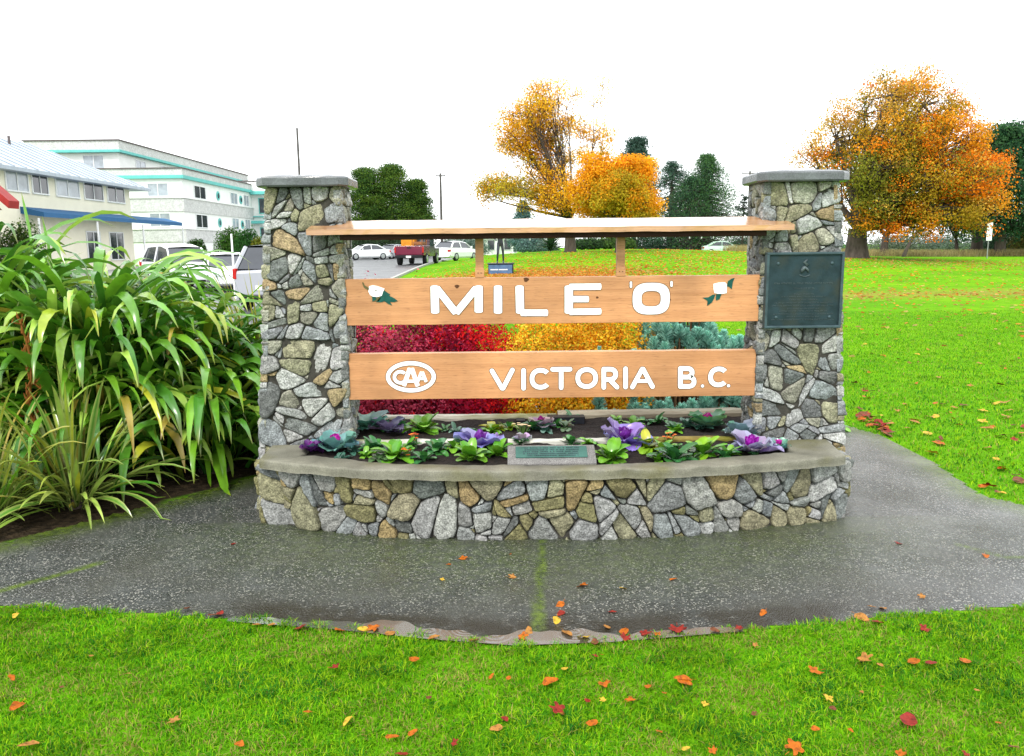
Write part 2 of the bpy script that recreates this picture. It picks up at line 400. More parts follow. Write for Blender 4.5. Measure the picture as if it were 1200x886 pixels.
# wet exposed-aggregate path
def path_material():
    m, N, L = new_mat('wet_aggregate')
    out = N.new('ShaderNodeOutputMaterial'); p = N.new('ShaderNodeBsdfPrincipled')
    tc = N.new('ShaderNodeTexCoord')
    def nz(scale, det=5):
        n = N.new('ShaderNodeTexNoise'); n.inputs['Scale'].default_value = scale; n.inputs['Detail'].default_value = det
        L.new(tc.outputs['Object'], n.inputs['Vector']); return n.outputs['Fac']
    def rng(s, a, b, c=0, d=1):
        r = N.new('ShaderNodeMapRange'); r.inputs['From Min'].default_value = a; r.inputs['From Max'].default_value = b
        r.inputs['To Min'].default_value = c; r.inputs['To Max'].default_value = d; L.new(s, r.inputs['Value']); return r.outputs[0]
    def mix(f, a, b):
        x = N.new('ShaderNodeMix'); x.data_type = 'RGBA'; L.new(f, x.inputs[0])
        for i, q in ((6, a), (7, b)):
            if isinstance(q, tuple): x.inputs[i].default_value = (*q, 1)
            else: L.new(q, x.inputs[i])
        return x.outputs[2]
    def mul(a, b):
        x = N.new('ShaderNodeMath'); x.operation = 'MULTIPLY'; L.new(a, x.inputs[0])
        if isinstance(b, float): x.inputs[1].default_value = b
        else: L.new(b, x.inputs[1])
        return x.outputs[0]
    vo = N.new('ShaderNodeTexVoronoi'); vo.inputs['Scale'].default_value = 150; L.new(tc.outputs['Object'], vo.inputs['Vector'])
    sepv = N.new('ShaderNodeSeparateColor'); L.new(vo.outputs['Color'], sepv.inputs[0])
    c = mix(sepv.outputs[0], (0.007, 0.008, 0.008), (0.065, 0.07, 0.067))
    pe = N.new('ShaderNodeMath'); pe.operation = 'GREATER_THAN'; pe.inputs[1].default_value = 0.9; L.new(sepv.outputs[1], pe.inputs[0])
    c = mix(mul(pe.outputs[0], 0.8), c, (0.33, 0.32, 0.28))
    c = mix(rng(nz(2.2, 6), 0.42, 0.68, 0, 0.6), c, (0.06, 0.058, 0.048))
    c = mix(rng(nz(6.5, 5), 0.5, 0.72, 0, 0.5), c, (0.09, 0.095, 0.09))
    c = mix(rng(nz(1.1, 6), 0.5, 0.72, 0, 0.5), c, (0.034, 0.037, 0.028))
    at = N.new('ShaderNodeAttribute'); at.attribute_name = 'Col'
    sp = N.new('ShaderNodeSeparateColor'); L.new(at.outputs['Color'], sp.inputs[0])
    mossn = rng(nz(14, 7), 0.27, 0.5, 0.5, 1.0)
    c = mix(mul(sp.outputs[1], rng(nz(7, 7), 0.3, 0.5)), c, (0.014, 0.010, 0.004))      # silt along the lawn edge
    mossc = mix(rng(nz(40, 4), 0.35, 0.65), (0.025, 0.045, 0.004), (0.10, 0.15, 0.01))
    c = mix(mul(sp.outputs[0], mossn), c, mossc)
    L.new(c, p.inputs['Base Color'])
    # wetness: attribute blue = standing film
    rg = rng(nz(2.6, 5), 0.38, 0.62, 0.42, 0.16)
    rr = N.new('ShaderNodeMix'); rr.data_type = 'FLOAT'; L.new(sp.outputs[2], rr.inputs[0]); L.new(rg, rr.inputs[2]); rr.inputs[3].default_value = 0.24
    L.new(rr.outputs[0], p.inputs['Roughness'])
    cw = N.new('ShaderNodeMath'); cw.operation = 'MULTIPLY'; L.new(sp.outputs[2], cw.inputs[0]); L.new(rng(nz(1.7, 4), 0.35, 0.65, 0.0, 0.55), cw.inputs[1]); L.new(cw.outputs[0], p.inputs['Coat Weight']); p.inputs['Coat Roughness'].default_value = 0.28; p.inputs['Coat IOR'].default_value = 1.45
    p.inputs['Specular IOR Level'].default_value = 0.55
    b = N.new('ShaderNodeBump'); b.inputs['Distance'].default_value = 0.006; b.inputs['Strength'].default_value = 1.0
    L.new(vo.outputs['Distance'], b.inputs['Height']); b.invert = True
    b2 = N.new('ShaderNodeBump'); b2.inputs['Distance'].default_value = 0.009; b2.inputs['Strength'].default_value = 0.4
    L.new(nz(38, 5), b2.inputs['Height']); L.new(b.outputs[0], b2.inputs['Normal'])
    L.new(b2.outputs[0], p.inputs['Normal'])
    L.new(p.outputs[0], out.inputs[0])
    return m
px_ = np.arange(-6, 6.01, 0.03); py_ = np.arange(2.9, 9.0, 0.03)
X, Y = np.meshgrid(px_, py_)
wob = 0.012 * np.sin(X * 31 + np.sin(X * 13) * 2) + 0.01 * np.sin(X * 67 + 1)
cx = (X[:-1, :-1] + 0.015); cy = (Y[:-1, :-1] + 0.015)
cw = wob[:-1, :-1]
ins = in_poly(cx, cy + cw, PATH_POLY)
nx, ny = len(px_), len(py_)
I = np.arange(nx * ny).reshape(ny, nx)
F = np.stack([I[:-1, :-1], I[:-1, 1:], I[1:, 1:], I[1:, :-1]], -1)[ins]
ed = Y - front_y(X)
zz = 0.012 - 0.0095 * np.exp(-(ed / 0.13) ** 2)
V = np.stack([X.ravel(), Y.ravel(), zz.ravel()], 1)
used = np.unique(F); rem = -np.ones(nx * ny, int); rem[used] = np.arange(len(used))
s1 = seg_dist(X, Y, [tuple(G(636, 634)[:2]), tuple(G(633, 690)[:2]), tuple(G(629, 757)[:2])])
s2 = seg_dist(X, Y, [(-3.6, 3.25), tuple(G(0, 695)[:2]), tuple(G(70, 676)[:2]), tuple(G(115, 663)[:2])])
s3 = seg_dist(X, Y, [tuple(G(1120, 640)[:2]), tuple(G(1180, 656)[:2]), (4.2, 3.9)])
be = seg_dist(X, Y, BACK_EDGE)
moss = np.maximum.reduce([np.exp(-(s1 / 0.02) ** 2) * 1.8, np.exp(-(s2 / 0.022) ** 2) * 1.5, np.exp(-(s3 / 0.015) ** 2), 0.9 * np.exp(-(be / 0.16) ** 2), 0.35 * np.exp(-((np.hypot(X - 0.2, (Y - 4.45) * 2.2) - 1.2) / 0.9) ** 2) * (Y < 4.5)])
dirt = np.exp(-(np.maximum(ed - 0.1, 0) / 0.10) ** 2) * 1.2 * np.clip((1.5 - np.abs(X - 0.1)) / 0.3, 0, 1) + 0.7 * np.exp(-(be / 0.1) ** 2)
film = S((X - 0.9) / 2.2) + 0.0 * X
pc = np.stack([np.clip(moss, 0, 1).ravel(), np.clip(dirt, 0, 1).ravel(), film.ravel()], 1)
path = mesh_obj('path', V[used], rem[F], path_material(), cols=pc[used], smooth=True)
tag(path, 'wet exposed aggregate concrete path round the stone planter', kind='structure')

# rain puddle along the lawn edge
def puddle_material():
    m, N, L = new_mat('puddle_water')
    out = N.new('ShaderNodeOutputMaterial'); p = N.new('ShaderNodeBsdfPrincipled')
    tc = N.new('ShaderNodeTexCoord')
    p.inputs['Base Color'].default_value = (0.045, 0.045, 0.04, 1); p.inputs['Roughness'].default_value = 0.22; p.inputs['IOR'].default_value = 1.6; p.inputs['Coat Weight'].default_value = 1.0; p.inputs['Coat IOR'].default_value = 1.7; p.inputs['Coat Roughness'].default_value = 0.12
    p.inputs['Specular IOR Level'].default_value = 1.0
    b = None
    for (x, y, f_) in [(-0.36, 3.13, 260), (-0.08, 3.10, 210), (-0.7, 3.24, 300), (0.25, 3.11, 280), (-0.2, 3.15, 330)]:
        ds = N.new('ShaderNodeVectorMath'); ds.operation = 'DISTANCE'; ds.inputs[1].default_value = (x, y, 0.0135); L.new(tc.outputs['Object'], ds.inputs[0])
        m1 = N.new('ShaderNodeMath'); m1.operation = 'MULTIPLY'; m1.inputs[1].default_value = f_; L.new(ds.outputs['Value'], m1.inputs[0])
        m2 = N.new('ShaderNodeMath'); m2.operation = 'SINE'; L.new(m1.outputs[0], m2.inputs[0])
        fo = N.new('ShaderNodeMapRange'); fo.inputs['From Min'].default_value = 0.02; fo.inputs['From Max'].default_value = 0.11; fo.inputs['To Min'].default_value = 1; fo.inputs['To Max'].default_value = 0; L.new(ds.outputs['Value'], fo.inputs['Value'])
        m3 = N.new('ShaderNodeMath'); m3.operation = 'MULTIPLY'; L.new(m2.outputs[0], m3.inputs[0]); L.new(fo.outputs[0], m3.inputs[1])
        bb = N.new('ShaderNodeBump'); bb.inputs['Strength'].default_value = 0.16; bb.inputs['Distance'].default_value = 0.002
        L.new(m3.outputs[0], bb.inputs['Height'])
        if b: L.new(b.outputs[0], bb.inputs['Normal'])
        b = bb
    n9 = N.new('ShaderNodeTexNoise'); n9.inputs['Scale'].default_value = 9; n9.inputs['Detail'].default_value = 1; L.new(tc.outputs['Object'], n9.inputs['Vector'])
    bb = N.new('ShaderNodeBump'); bb.inputs['Strength'].default_value = 0.22; bb.inputs['Distance'].default_value = 0.012
    L.new(n9.outputs['Fac'], bb.inputs['Height']); L.new(b.outputs[0], bb.inputs['Normal']); b = bb
    L.new(b.outputs[0], p.inputs['Normal']); L.new(b.outputs[0], p.inputs['Coat Normal'])
    L.new(p.outputs[0], out.inputs[0])
    return m
def strip(x0, x1, wfun, z, n=160):
    vs = []; fs = []
    for i in range(n):
        x = x0 + (x1 - x0) * i / (n - 1)
        w = wfun(x, (x - x0) / (x1 - x0)); y = float(front_y(x))
        vs += [(x, y - 0.03, z), (x, y + w, z)]
        if i: fs.append((2 * i - 2, 2 * i, 2 * i + 1, 2 * i - 1))
    return vs, fs
def wf(x, t):
    return (math.sin(PI * t) ** 0.8) * (0.07 + 0.03 * math.sin(x * 9) + 0.018 * math.sin(x * 23 + 1) + 0.01 * math.sin(x * 51))
pv, pf = strip(-1.25, 0.95, wf, 0.0135)
pv2, pf2 = strip(1.2, 3.4, lambda x, t: (math.sin(PI * t) ** 0.7) * (0.055 + 0.03 * math.sin(x * 7) + 0.02 * math.sin(x * 17 + 1) + 0.008 * math.sin(x * 41)), 0.0135)
pud = mesh_obj('water', pv, pf, puddle_material())
tag(pud, 'shallow rain puddle lying along the lawn edge', kind='structure')

# street
M_asph = mat('asphalt', (0.085, 0.088, 0.092), 0.4, spec=0.5, var=0.25, scale=1.5, bump=0.3, bscale=60, fine=0.25, rvar=0.12)
M_kerb = mat('kerb_concrete', (0.35, 0.35, 0.33), 0.7, 0.2, 5, bump=0.2)
def sheet(name, xa, xb, ys, dz, m, label, thick=0.0):
    vs = []; fs = []
    for i, y in enumerate(ys):
        a, b = xa(y), xb(y)
        n = 6
        for j in range(n + 1):
            x = a + (b - a) * j / n
            vs.append((x, y, hz1(x, y) + dz))
        if i:
            for j in range(n):
                q = (i - 1) * (n + 1) + j
                fs.append((q, q + 1, q + n + 2, q + n + 1))
    if thick:
        n = 6; L_ = len(ys); base = len(vs)
        for i in range(L_):
            for j in (0, n): 
                v = vs[i * (n + 1) + j]; vs.append((v[0], v[1], v[2] - thick))
        for i in range(L_ - 1):
            a0 = i * (n + 1); a1 = (i + 1) * (n + 1)
            fs.append((a0, a1, base + 2 * i + 2, base + 2 * i))
            fs.append((a1 + n, a0 + n, base + 2 * i + 1, base + 2 * i + 3))
    o = mesh_obj(name, vs, fs, m)
    return tag(o, label, kind='structure')
ys = list(np.arange(-20, 115, 1.0))
sheet('road', lambda y: -16.0, lambda y: -6.2 if y < 8 else -5.3, ys, 0.006, M_asph, 'wet grey street running away left of the lawn')
sheet('pavement', lambda y: -19.0, lambda y: -16.0, ys, 0.13, M_kerb, 'pale concrete pavement along the far side of the street', thick=0.14)
sheet('kerb', lambda y: -6.2 if y < 8 else -5.3, lambda y: -6.05 if y < 8 else -5.15, ys, 0.1, M_kerb, 'concrete kerb between the lawn and the street', thick=0.12)
sheet('parking_apron', lambda y: -25.0, lambda y: -19.0, ys, 0.01, M_kerb, 'pale paved forecourt before the apartment buildings')
sheet('side_road', lambda y: -5.3, lambda y: 30.0, list(np.arange(84, 92, 1.0)), 0.02, M_asph, 'street crossing behind the park lawn')

# ------------------------------------------------------------------ rubble masonry
def clip_half(poly, nx_, ny_, c):
    out = []; n = len(poly)
    for i in range(n):
        a = poly[i]; b = poly[(i + 1) % n]
        da = a[0] * nx_ + a[1] * ny_ - c; db = b[0] * nx_ + b[1] * ny_ - c
        if da <= 0: out.append(a)
        if (da < 0 < db) or (db < 0 < da):
            t = da / (da - db); out.append((a[0] + t * (b[0] - a[0]), a[1] + t * (b[1] - a[1])))
    return out
def inset(poly, g):
    cx = sum(p[0] for p in poly) / len(poly); cy = sum(p[1] for p in poly) / len(poly)
    q = poly
    for i in range(len(poly)):
        a = poly[i]; b = poly[(i + 1) % len(poly)]
        ex, ey = b[0] - a[0], b[1] - a[1]; l = math.hypot(ex, ey)
        if l < 1e-6: continue
        nx_, ny_ = ey / l, -ex / l
        c = nx_ * a[0] + ny_ * a[1]
        if nx_ * cx + ny_ * cy > c: nx_, ny_, c = -nx_, -ny_, -c
        q = clip_half(q, nx_, ny_, c - g)
        if len(q) < 3: return []
    return q
def smooth_poly(poly, n, rnd):
    # corner cutting, then resample to n points
    for it in range(2):
        o = []
        for i in range(len(poly)):
            a = poly[i]; b = poly[(i + 1) % len(poly)]
            r = rnd if it == 0 else 0.22
            o += [(a[0] + (b[0] - a[0]) * r, a[1] + (b[1] - a[1]) * r), (b[0] + (a[0] - b[0]) * r, b[1] + (a[1] - b[1]) * r)]
        poly = o
    P = np.array(poly + [poly[0]]); d = np.r_[0, np.cumsum(np.hypot(*np.diff(P, axis=0).T))]
    t = np.linspace(0, d[-1], n, endpoint=False)
    return np.stack([np.interp(t, d, P[:, 0]), np.interp(t, d, P[:, 1])], 1)
TINTS = [((0.31, 0.315, 0.30), 6), ((0.23, 0.245, 0.25), 4), ((0.39, 0.395, 0.38), 2), ((0.28, 0.275, 0.22), 3), ((0.245, 0.235, 0.155), 1.8), ((0.31, 0.24, 0.135), 1), ((0.15, 0.16, 0.155), 2.5)]
TINTS_LOW = [((0.28, 0.285, 0.27), 5), ((0.21, 0.225, 0.225), 3), ((0.35, 0.355, 0.34), 1.6), ((0.26, 0.245, 0.155), 4), ((0.20, 0.185, 0.09), 3), ((0.29, 0.22, 0.105), 1.3), ((0.13, 0.14, 0.13), 2.5)]
class Stones:
    def __init__(s): s.v = []; s.f = []; s.c = []
    def wall(s, mapper, W, H, rmin, rmax, seed, tints, prot=0.03, gap=0.0045):
        R = random.Random(seed)
        pts = []
        tries = 0
        # large stones first, small ones fill the gaps
        for lo, hi, cnt, k in ((rmax * 1.2, rmax * 1.7, 260, 0.8), (rmax * 0.7, rmax * 1.1, 500, 0.8), (rmin, rmax * 0.4, 120, 0.9)):
            for _ in range(cnt):
                r = R.uniform(lo, hi); u = R.uniform(-0.01, W + 0.01); v = R.uniform(-0.01, H + 0.01)
                if all(((u - p[0]) / 1.12) ** 2 + (v - p[1]) ** 2 > (k * (r + p[2])) ** 2 for p in pts): pts.append((u, v, r))
        tot = sum(w for _, w in tints)
        cells = []; amax = (rmax * 1.75) ** 2
        for i, (u, v, r) in enumerate(pts):
            poly = [(0, 0), (W, 0), (W, H), (0, H)]
            for j, (a, b, q) in enumerate(pts):
                if i == j: continue
                dx, dy = a - u, b - v; dd = dx * dx + dy * dy
                if dd > (rmax * 9) ** 2: continue
                c = (a * a + b * b - u * u - v * v + r * r - q * q) / 2
                poly = clip_half(poly, dx, dy, c)
                if len(poly) < 3: break
            if len(poly) < 3: continue
            # drop very short edges so that corners read as corners
            q_ = []
            for p_ in poly:
                if not q_ or math.hypot(p_[0] - q_[-1][0], p_[1] - q_[-1][1]) > 0.012: q_.append(p_)
            poly = q_
            if len(poly) < 3: continue
            stack = [(poly, 0)]
            while stack:
                pl, dep = stack.pop()
                if len(pl) < 3: continue
                ar = 0.5 * abs(sum(pl[k][0] * pl[(k + 1) % len(pl)][1] - pl[(k + 1) % len(pl)][0] * pl[k][1] for k in range(len(pl))))
                target = amax * R.choice([0.2, 0.35, 0.5, 0.65, 0.85, 1.0, 1.2])
                wd = max(p[0] for p in pl) - min(p[0] for p in pl); hd = max(p[1] for p in pl) - min(p[1] for p in pl)
                if (ar < target and max(wd, hd) < 2.4 * min(wd, hd) + 0.01) or dep > 5 or ar < 0.0012:
                    if ar > 0.0045 and len(pl) >= 4 and R.random() < 0.55:       # knock a corner off
                        k = R.randrange(len(pl)); v0 = pl[k]; cxx = sum(p[0] for p in pl) / len(pl); cyy = sum(p[1] for p in pl) / len(pl)
                        dx, dy = v0[0] - cxx, v0[1] - cyy; l = math.hypot(dx, dy) + 1e-9; an = math.atan2(dy, dx) + R.uniform(-0.4, 0.4)
                        na, nb = math.cos(an), math.sin(an); c = na * v0[0] + nb * v0[1] - R.uniform(0.018, 0.04)
                        cells.append(clip_half(pl, na, nb, c)); cells.append(clip_half(pl, -na, -nb, -c))
                    else: cells.append(pl)
                    continue
                cx0 = sum(p[0] for p in pl) / len(pl); cy0 = sum(p[1] for p in pl) / len(pl)
                an = (0 if wd > hd * R.uniform(0.8, 1.25) else PI / 2) + R.gauss(0, 0.3); na, nb = math.cos(an), math.sin(an)
                c = na * cx0 + nb * cy0 + R.uniform(-0.2, 0.2) * max(wd, hd)
                stack.append((clip_half(pl, na, nb, c), dep + 1)); stack.append((clip_half(pl, -na, -nb, -c), dep + 1))
        for poly in cells:
            if len(poly) < 3: continue
            area = 0.5 * abs(sum(poly[k][0] * poly[(k + 1) % len(poly)][1] - poly[(k + 1) % len(poly)][0] * poly[k][1] for k in range(len(poly))))
            if area < 0.00025: continue
            poly = [(p_[0] + 0.010 * noise.noise(Vector((p_[0] * 9, p_[1] * 9, seed))) * min(1, 30 * min(p_[0], W - p_[0])), p_[1] + 0.010 * noise.noise(Vector((p_[0] * 9, p_[1] * 9, seed + 7))) * min(1, 30 * min(p_[1], H - p_[1]))) for p_ in poly]
            poly = inset(poly, gap * R.uniform(0.15, 0.65))
            if len(poly) < 3: continue
            n = 30
            ring = smooth_poly(poly, n, R.uniform(0.08, 0.18))
            cen = ring.mean(0); size = math.sqrt(area)
            # irregular outline
            ph = R.uniform(0, 99)
            for k in range(n):
                w = noise.noise(Vector((ring[k][0] * 38, ring[k][1] * 38, ph))) * 0.13
                ring[k] = ring[k] + (cen - ring[k]) * max(w, -0.02)
            x = R.uniform(0, tot); acc = 0
            for col, w in tints:
                acc += w
                if x <= acc: break
            br = R.uniform(0.78, 1.12); col = tuple(min(cc * br * R.uniform(0.975, 1.025), 0.8) for cc in col)
            h = prot * R.uniform(0.55, 1.1) * min(1.0, 0.55 + size / 0.14)
            tu, tv = R.uniform(-0.16, 0.16), R.uniform(-0.16, 0.16)
            # split facet across the face of the stone
            fa = R.uniform(0, 2 * PI); fo = R.uniform(-0.2, 0.35) * size; fs_ = R.uniform(0.0, 0.4)
            base = len(s.v)
            scales = [(1.0, -0.02), (1.0, 0.0), (0.99, 0.5), (0.965, 0.84), (0.91, 0.97), (0.76, 1.0), (0.56, 1.01), (0.36, 1.02), (0.16, 1.02)]
            UVd = []
            for sc_, hh in scales:
                for k in range(n):
                    p = cen + (ring[k] - cen) * sc_
                    d = -0.02 if hh < 0 else h * hh
                    if hh > 0.3:
                        lu, lv = p[0] - cen[0], p[1] - cen[1]
                        d += (tu * lu + tv * lv) * min(1, hh)
                        proj = lu * math.cos(fa) + lv * math.sin(fa) - fo
                        if proj > 0: d -= proj * fs_
                        q = Vector((p[0] * 20 + ph, p[1] * 20, ph))
                        d += 0.007 * noise.noise(q) + 0.005 * noise.noise(q * 2.7) + 0.0022 * noise.noise(q * 6.5)
                        d = max(d, 0.001)
                    UVd.append((p[0], p[1], d))
            UVd.append((cen[0], cen[1], h * 1.03))
            s.v += [mapper(*q) for q in UVd]
            s.c += [col] * len(UVd)
            for a in range(len(scales) - 1):
                for k in range(n):
                    s.f.append((base + a * n + k, base + a * n + (k + 1) % n, base + (a + 1) * n + (k + 1) % n, base + (a + 1) * n + k))
            last = base + (len(scales) - 1) * n; cc = base + len(scales) * n
            for k in range(n): s.f.append((last + k, last + (k + 1) % n, cc))
    def build(s, name, m, parent):
        o = mesh_obj(name, s.v, s.f, m, parent, s.c, True)
        return o

ZT = 1.965           # top of pillar stonework
def pillar(side, label, seed, tints):
    # corners at ground and at top: outer edge leans in, inner edge is plumb
    if side < 0: b0, b1, t0, t1 = -1.60, -0.985, -1.432, -0.985
    else: b0, b1, t0, t1 = 1.478, 2.075, 1.478, 1.93
    yf, yb = 4.755, 5.045
    root = thing('stone_pillar', label, 'stone pillar', ((b0 + b1) / 2, (yf + yb) / 2, 0), group='stone pillars of the monument')
    ox, oy = (b0 + b1) / 2, (yf + yb) / 2
    def lx(v): return b0 + (t0 - b0) * v / ZT
    def rx(v): return b1 + (t1 - b1) * v / ZT
    P = 0.028
    st = Stones()
    Wf = ((b1 - b0) + (t1 - t0)) / 2
    st.wall(lambda u, v, d: (lx(v) + (rx(v) - lx(v)) * u / Wf - ox, yf + P - d - oy, v), Wf, ZT, 0.018, 0.1, seed, tints, gap=0.005)
    st.wall(lambda u, v, d: (rx(v) - (rx(v) - lx(v)) * u / Wf - ox, yb - P + d - oy, v), Wf, ZT, 0.018, 0.085, seed + 1, tints)
    Ws = yb - yf
    st.wall(lambda u, v, d: (lx(v) + P * 0.9 - d - ox, yb - u - oy, v), Ws, ZT, 0.014, 0.07, seed + 2, tints, gap=0.004)
    st.wall(lambda u, v, d: (rx(v) - P * 0.9 + d - ox, yf + u - oy, v), Ws, ZT, 0.014, 0.07, seed + 3, tints, gap=0.004)
    st.build('stonework', M_stone, root)
    c = MB()
    e = 0.022
    vs = [(b0 + e, yf + e, 0), (b1 - e, yf + e, 0), (b1 - e, yb - e, 0), (b0 + e, yb - e, 0), (t0 + e, yf + e, ZT), (t1 - e, yf + e, ZT), (t1 - e, yb - e, ZT), (t0 + e, yb - e, ZT)]
    vs = [(a - ox, b - oy, z) for a, b, z in vs]
    c.add(vs, [(0, 3, 2, 1), (4, 5, 6, 7), (0, 1, 5, 4), (1, 2, 6, 5), (2, 3, 7, 6), (3, 0, 4, 7)])
    c.build('mortar', M_mortar, root)
    # cap slab with clipped corners and a weathered, slightly domed top
    x0, x1, y0, y1 = t0 - 0.045 - ox, t1 + 0.045 - ox, yf - 0.05 - oy, yb + 0.05 - oy
    ch = 0.05
    out = [(x0 + ch, y0), (x1 - ch, y0), (x1, y0 + ch), (x1, y1 - ch), (x1 - ch, y1), (x0 + ch, y1), (x0, y1 - ch), (x0, y0 + ch)]
    bm = bmesh.new()
    rings = []
    mx_, my_ = (x0 + x1) / 2, (y0 + y1) / 2
    for z, s_ in ((ZT - 0.004, 0.97), (ZT + 0.004, 1.0), (ZT + 0.042, 1.0), (ZT + 0.052, 0.975), (ZT + 0.062, 0.8), (ZT + 0.07, 0.4)):
        r = []
        for i in range(8):
            a = out[i]; b = out[(i + 1) % 8]
            for q in range(6):
                px, py = a[0] + (b[0] - a[0]) * q / 6, a[1] + (b[1] - a[1]) * q / 6
                w = 0.004 * noise.noise(Vector((px * 14, py * 14, z * 30 + seed)))
                r.append(bm.verts.new((mx_ + (px - mx_) * (s_ + w * 2), my_ + (py - my_) * (s_ + w * 2), z + w)))
        rings.append(r)
    for a, b in zip(rings, rings[1:]):
        for k in range(48): bm.faces.new((a[k], a[(k + 1) % 48], b[(k + 1) % 48], b[k]))
    bm.faces.new(rings[0][::-1]); bm.faces.new(rings[-1])
    me = bpy.data.meshes.new('cap'); bm.to_mesh(me); bm.free(); me.materials.append(M_cap)
    for p_ in me.polygons: p_.use_smooth = False
    cp = bpy.data.objects.new('cap', me); COL.objects.link(cp); cp.parent = root
    return root
pillar(-1, 'rubble stone pillar at the left end of the sign, beside the flax', 21, TINTS)
pillar(1, 'rubble stone pillar carrying the large bronze plaque, at the right end', 45, TINTS)

# planter ----------------------------------------------------------------
planter = thing('stone_planter', 'low curved rubble stone planter with concrete rim holding kale and primroses', 'planter', (0.22, 4.6, 0))
PO = Vector((0.22, 4.6, 0))
WB = [(-1.53, 4.80), (-1.49, 4.5), (-0.88, 4.28), (-0.4, 4.20), (0.1, 4.17), (0.6, 4.175), (1.15, 4.255), (1.955, 4.47), (2.0, 4.8)]
def catmull(pts, n=12):
    P = [Vector((*p, 0)) for p in pts]; o = []
    for i in range(len(P) - 1):
        p0 = P[max(i - 1, 0)]; p1 = P[i]; p2 = P[i + 1]; p3 = P[min(i + 2, len(P) - 1)]
        for k in range(n):
            t = k / n
            o.append(0.5 * ((2 * p1) + (-p0 + p2) * t + (2 * p0 - 5 * p1 + 4 * p2 - p3) * t * t + (-p0 + 3 * p1 - 3 * p2 + p3) * t ** 3))
    o.append(P[-1]); return o
front_line = catmull(WB[1:-1], 10)
def arc_map(line, ztop, P=0.03):
    pts = np.array([(p.x, p.y) for p in line]); d = np.r_[0, np.cumsum(np.hypot(*np.diff(pts, axis=0).T))]
    def f(u, v, dd):
        x = float(np.interp(u, d, pts[:, 0])); y = float(np.interp(u, d, pts[:, 1]))
        i = min(max(int(np.searchsorted(d, u)) - 1, 0), len(pts) - 2)
        e = pts[min(i + 2, len(pts) - 1)] - pts[max(i - 1, 0)]; e = e / np.hypot(*e)
        nx_, ny_ = e[1], -e[0]
        lean = 0.02 * v / ztop
        return (x + nx_ * (dd - P + lean) - PO.x, y + ny_ * (dd - P + lean) - PO.y, v)
    return f, d[-1]
ZR = 0.365
st = Stones()
f, W = arc_map(front_line, ZR)
st.wall(f, W, ZR, 0.016, 0.105, 77, TINTS_LOW, prot=0.038, gap=0.006)
for line, sd in (([Vector((-1.53, 4.80, 0)), Vector((-1.49, 4.5, 0))], 5), ([Vector((1.955, 4.47, 0)), Vector((2.0, 4.8, 0))], 6)):
    f, W = arc_map(line, ZR); st.wall(f, W, ZR, 0.016, 0.09, sd, TINTS_LOW, prot=0.035)
st.build('stonework', M_stone, planter)
c = MB()
core = [(-1.49, 4.80)] + [(p.x + (0.03 if i == 0 else (-0.03 if i == len(front_line) - 1 else 0)), p.y + 0.03) for i, p in enumerate(front_line)] + [(1.96, 4.80)]
inner = [(p[0] * 0.9 + 0.02, p[1] + 0.16) for p in core[1:-1]]
vs = [(a - PO.x, b - PO.y, 0) for a, b in core] + [(a - PO.x, b - PO.y, ZR) for a, b in core]
n = len(core)
c.add(vs, [(i, i + 1, n + i + 1, n + i) for i in range(n - 1)])
c.build('mortar', M_mortar, planter)
# concrete rim following the curve, wide at the ends
rim_out = [(-1.48, 4.76), (-1.452, 4.42)] + [(p.x * 0.985, p.y - 0.045) for p in catmull([(-1.45, 4.44), (-0.9, 4.25), (-0.4, 4.19), (0.1, 4.172), (0.6, 4.178), (1.15, 4.23), (1.91, 4.40)], 8)][1:-1] + [(1.885, 4.37), (1.93, 4.76)]
rim_in = []
no = len(rim_out)
for i, (x, y) in enumerate(rim_out):
    t = i / (no - 1)
    if i == 0: rim_in.append((-1.23, 4.76))
    elif i == 1: rim_in.append((-1.225, 4.50))
    elif i == no - 2: rim_in.append((1.62, 4.47))
    elif i == no - 1: rim_in.append((1.64, 4.76))
    else: rim_in.append((-1.2 + (1.6 + 1.2) * (x + 1.46) / (1.9 + 1.46), y + 0.13))
vs = []; fs = []
prof = [(-0.01, 0.366, 0), (0, 0.371, 0), (-0.004, 0.387, 0), (0.004, 0.408, 0), (0.02, 0.418, 0), (0.06, 0.42, 0), (0.94, 0.416, 1), (0.99, 0.41, 1), (1.0, 0.395, 1), (1.0, 0.33, 1)]
K = 5
def ipl(line, s_):
    i = min(int(s_), len(line) - 2); t = s_ - i
    return (line[i][0] + (line[i + 1][0] - line[i][0]) * t, line[i][1] + (line[i + 1][1] - line[i][1]) * t)
tot = (no - 1) * K
for i in range(tot + 1):
    a = ipl(rim_out, i / K); b = ipl(rim_in, i / K)
    for q, (w, z, _) in enumerate(prof):
        x = a[0] + (b[0] - a[0]) * w; y = a[1] + (b[1] - a[1]) * w
        d = 0.006 * noise.noise(Vector((x * 9, y * 9, z * 12))) + 0.003 * noise.noise(Vector((x * 30, y * 30, z * 30)))
        vs.append((x - PO.x, y - PO.y + (d if q < 4 else 0), z + d * 0.8))
    if i:
        m_ = len(prof)
        for q in range(m_ - 1):
            fs.append(((i - 1) * m_ + q, i * m_ + q, i * m_ + q + 1, (i - 1) * m_ + q + 1))
mesh_obj('rim', vs, fs, M_rim, planter, smooth=True)
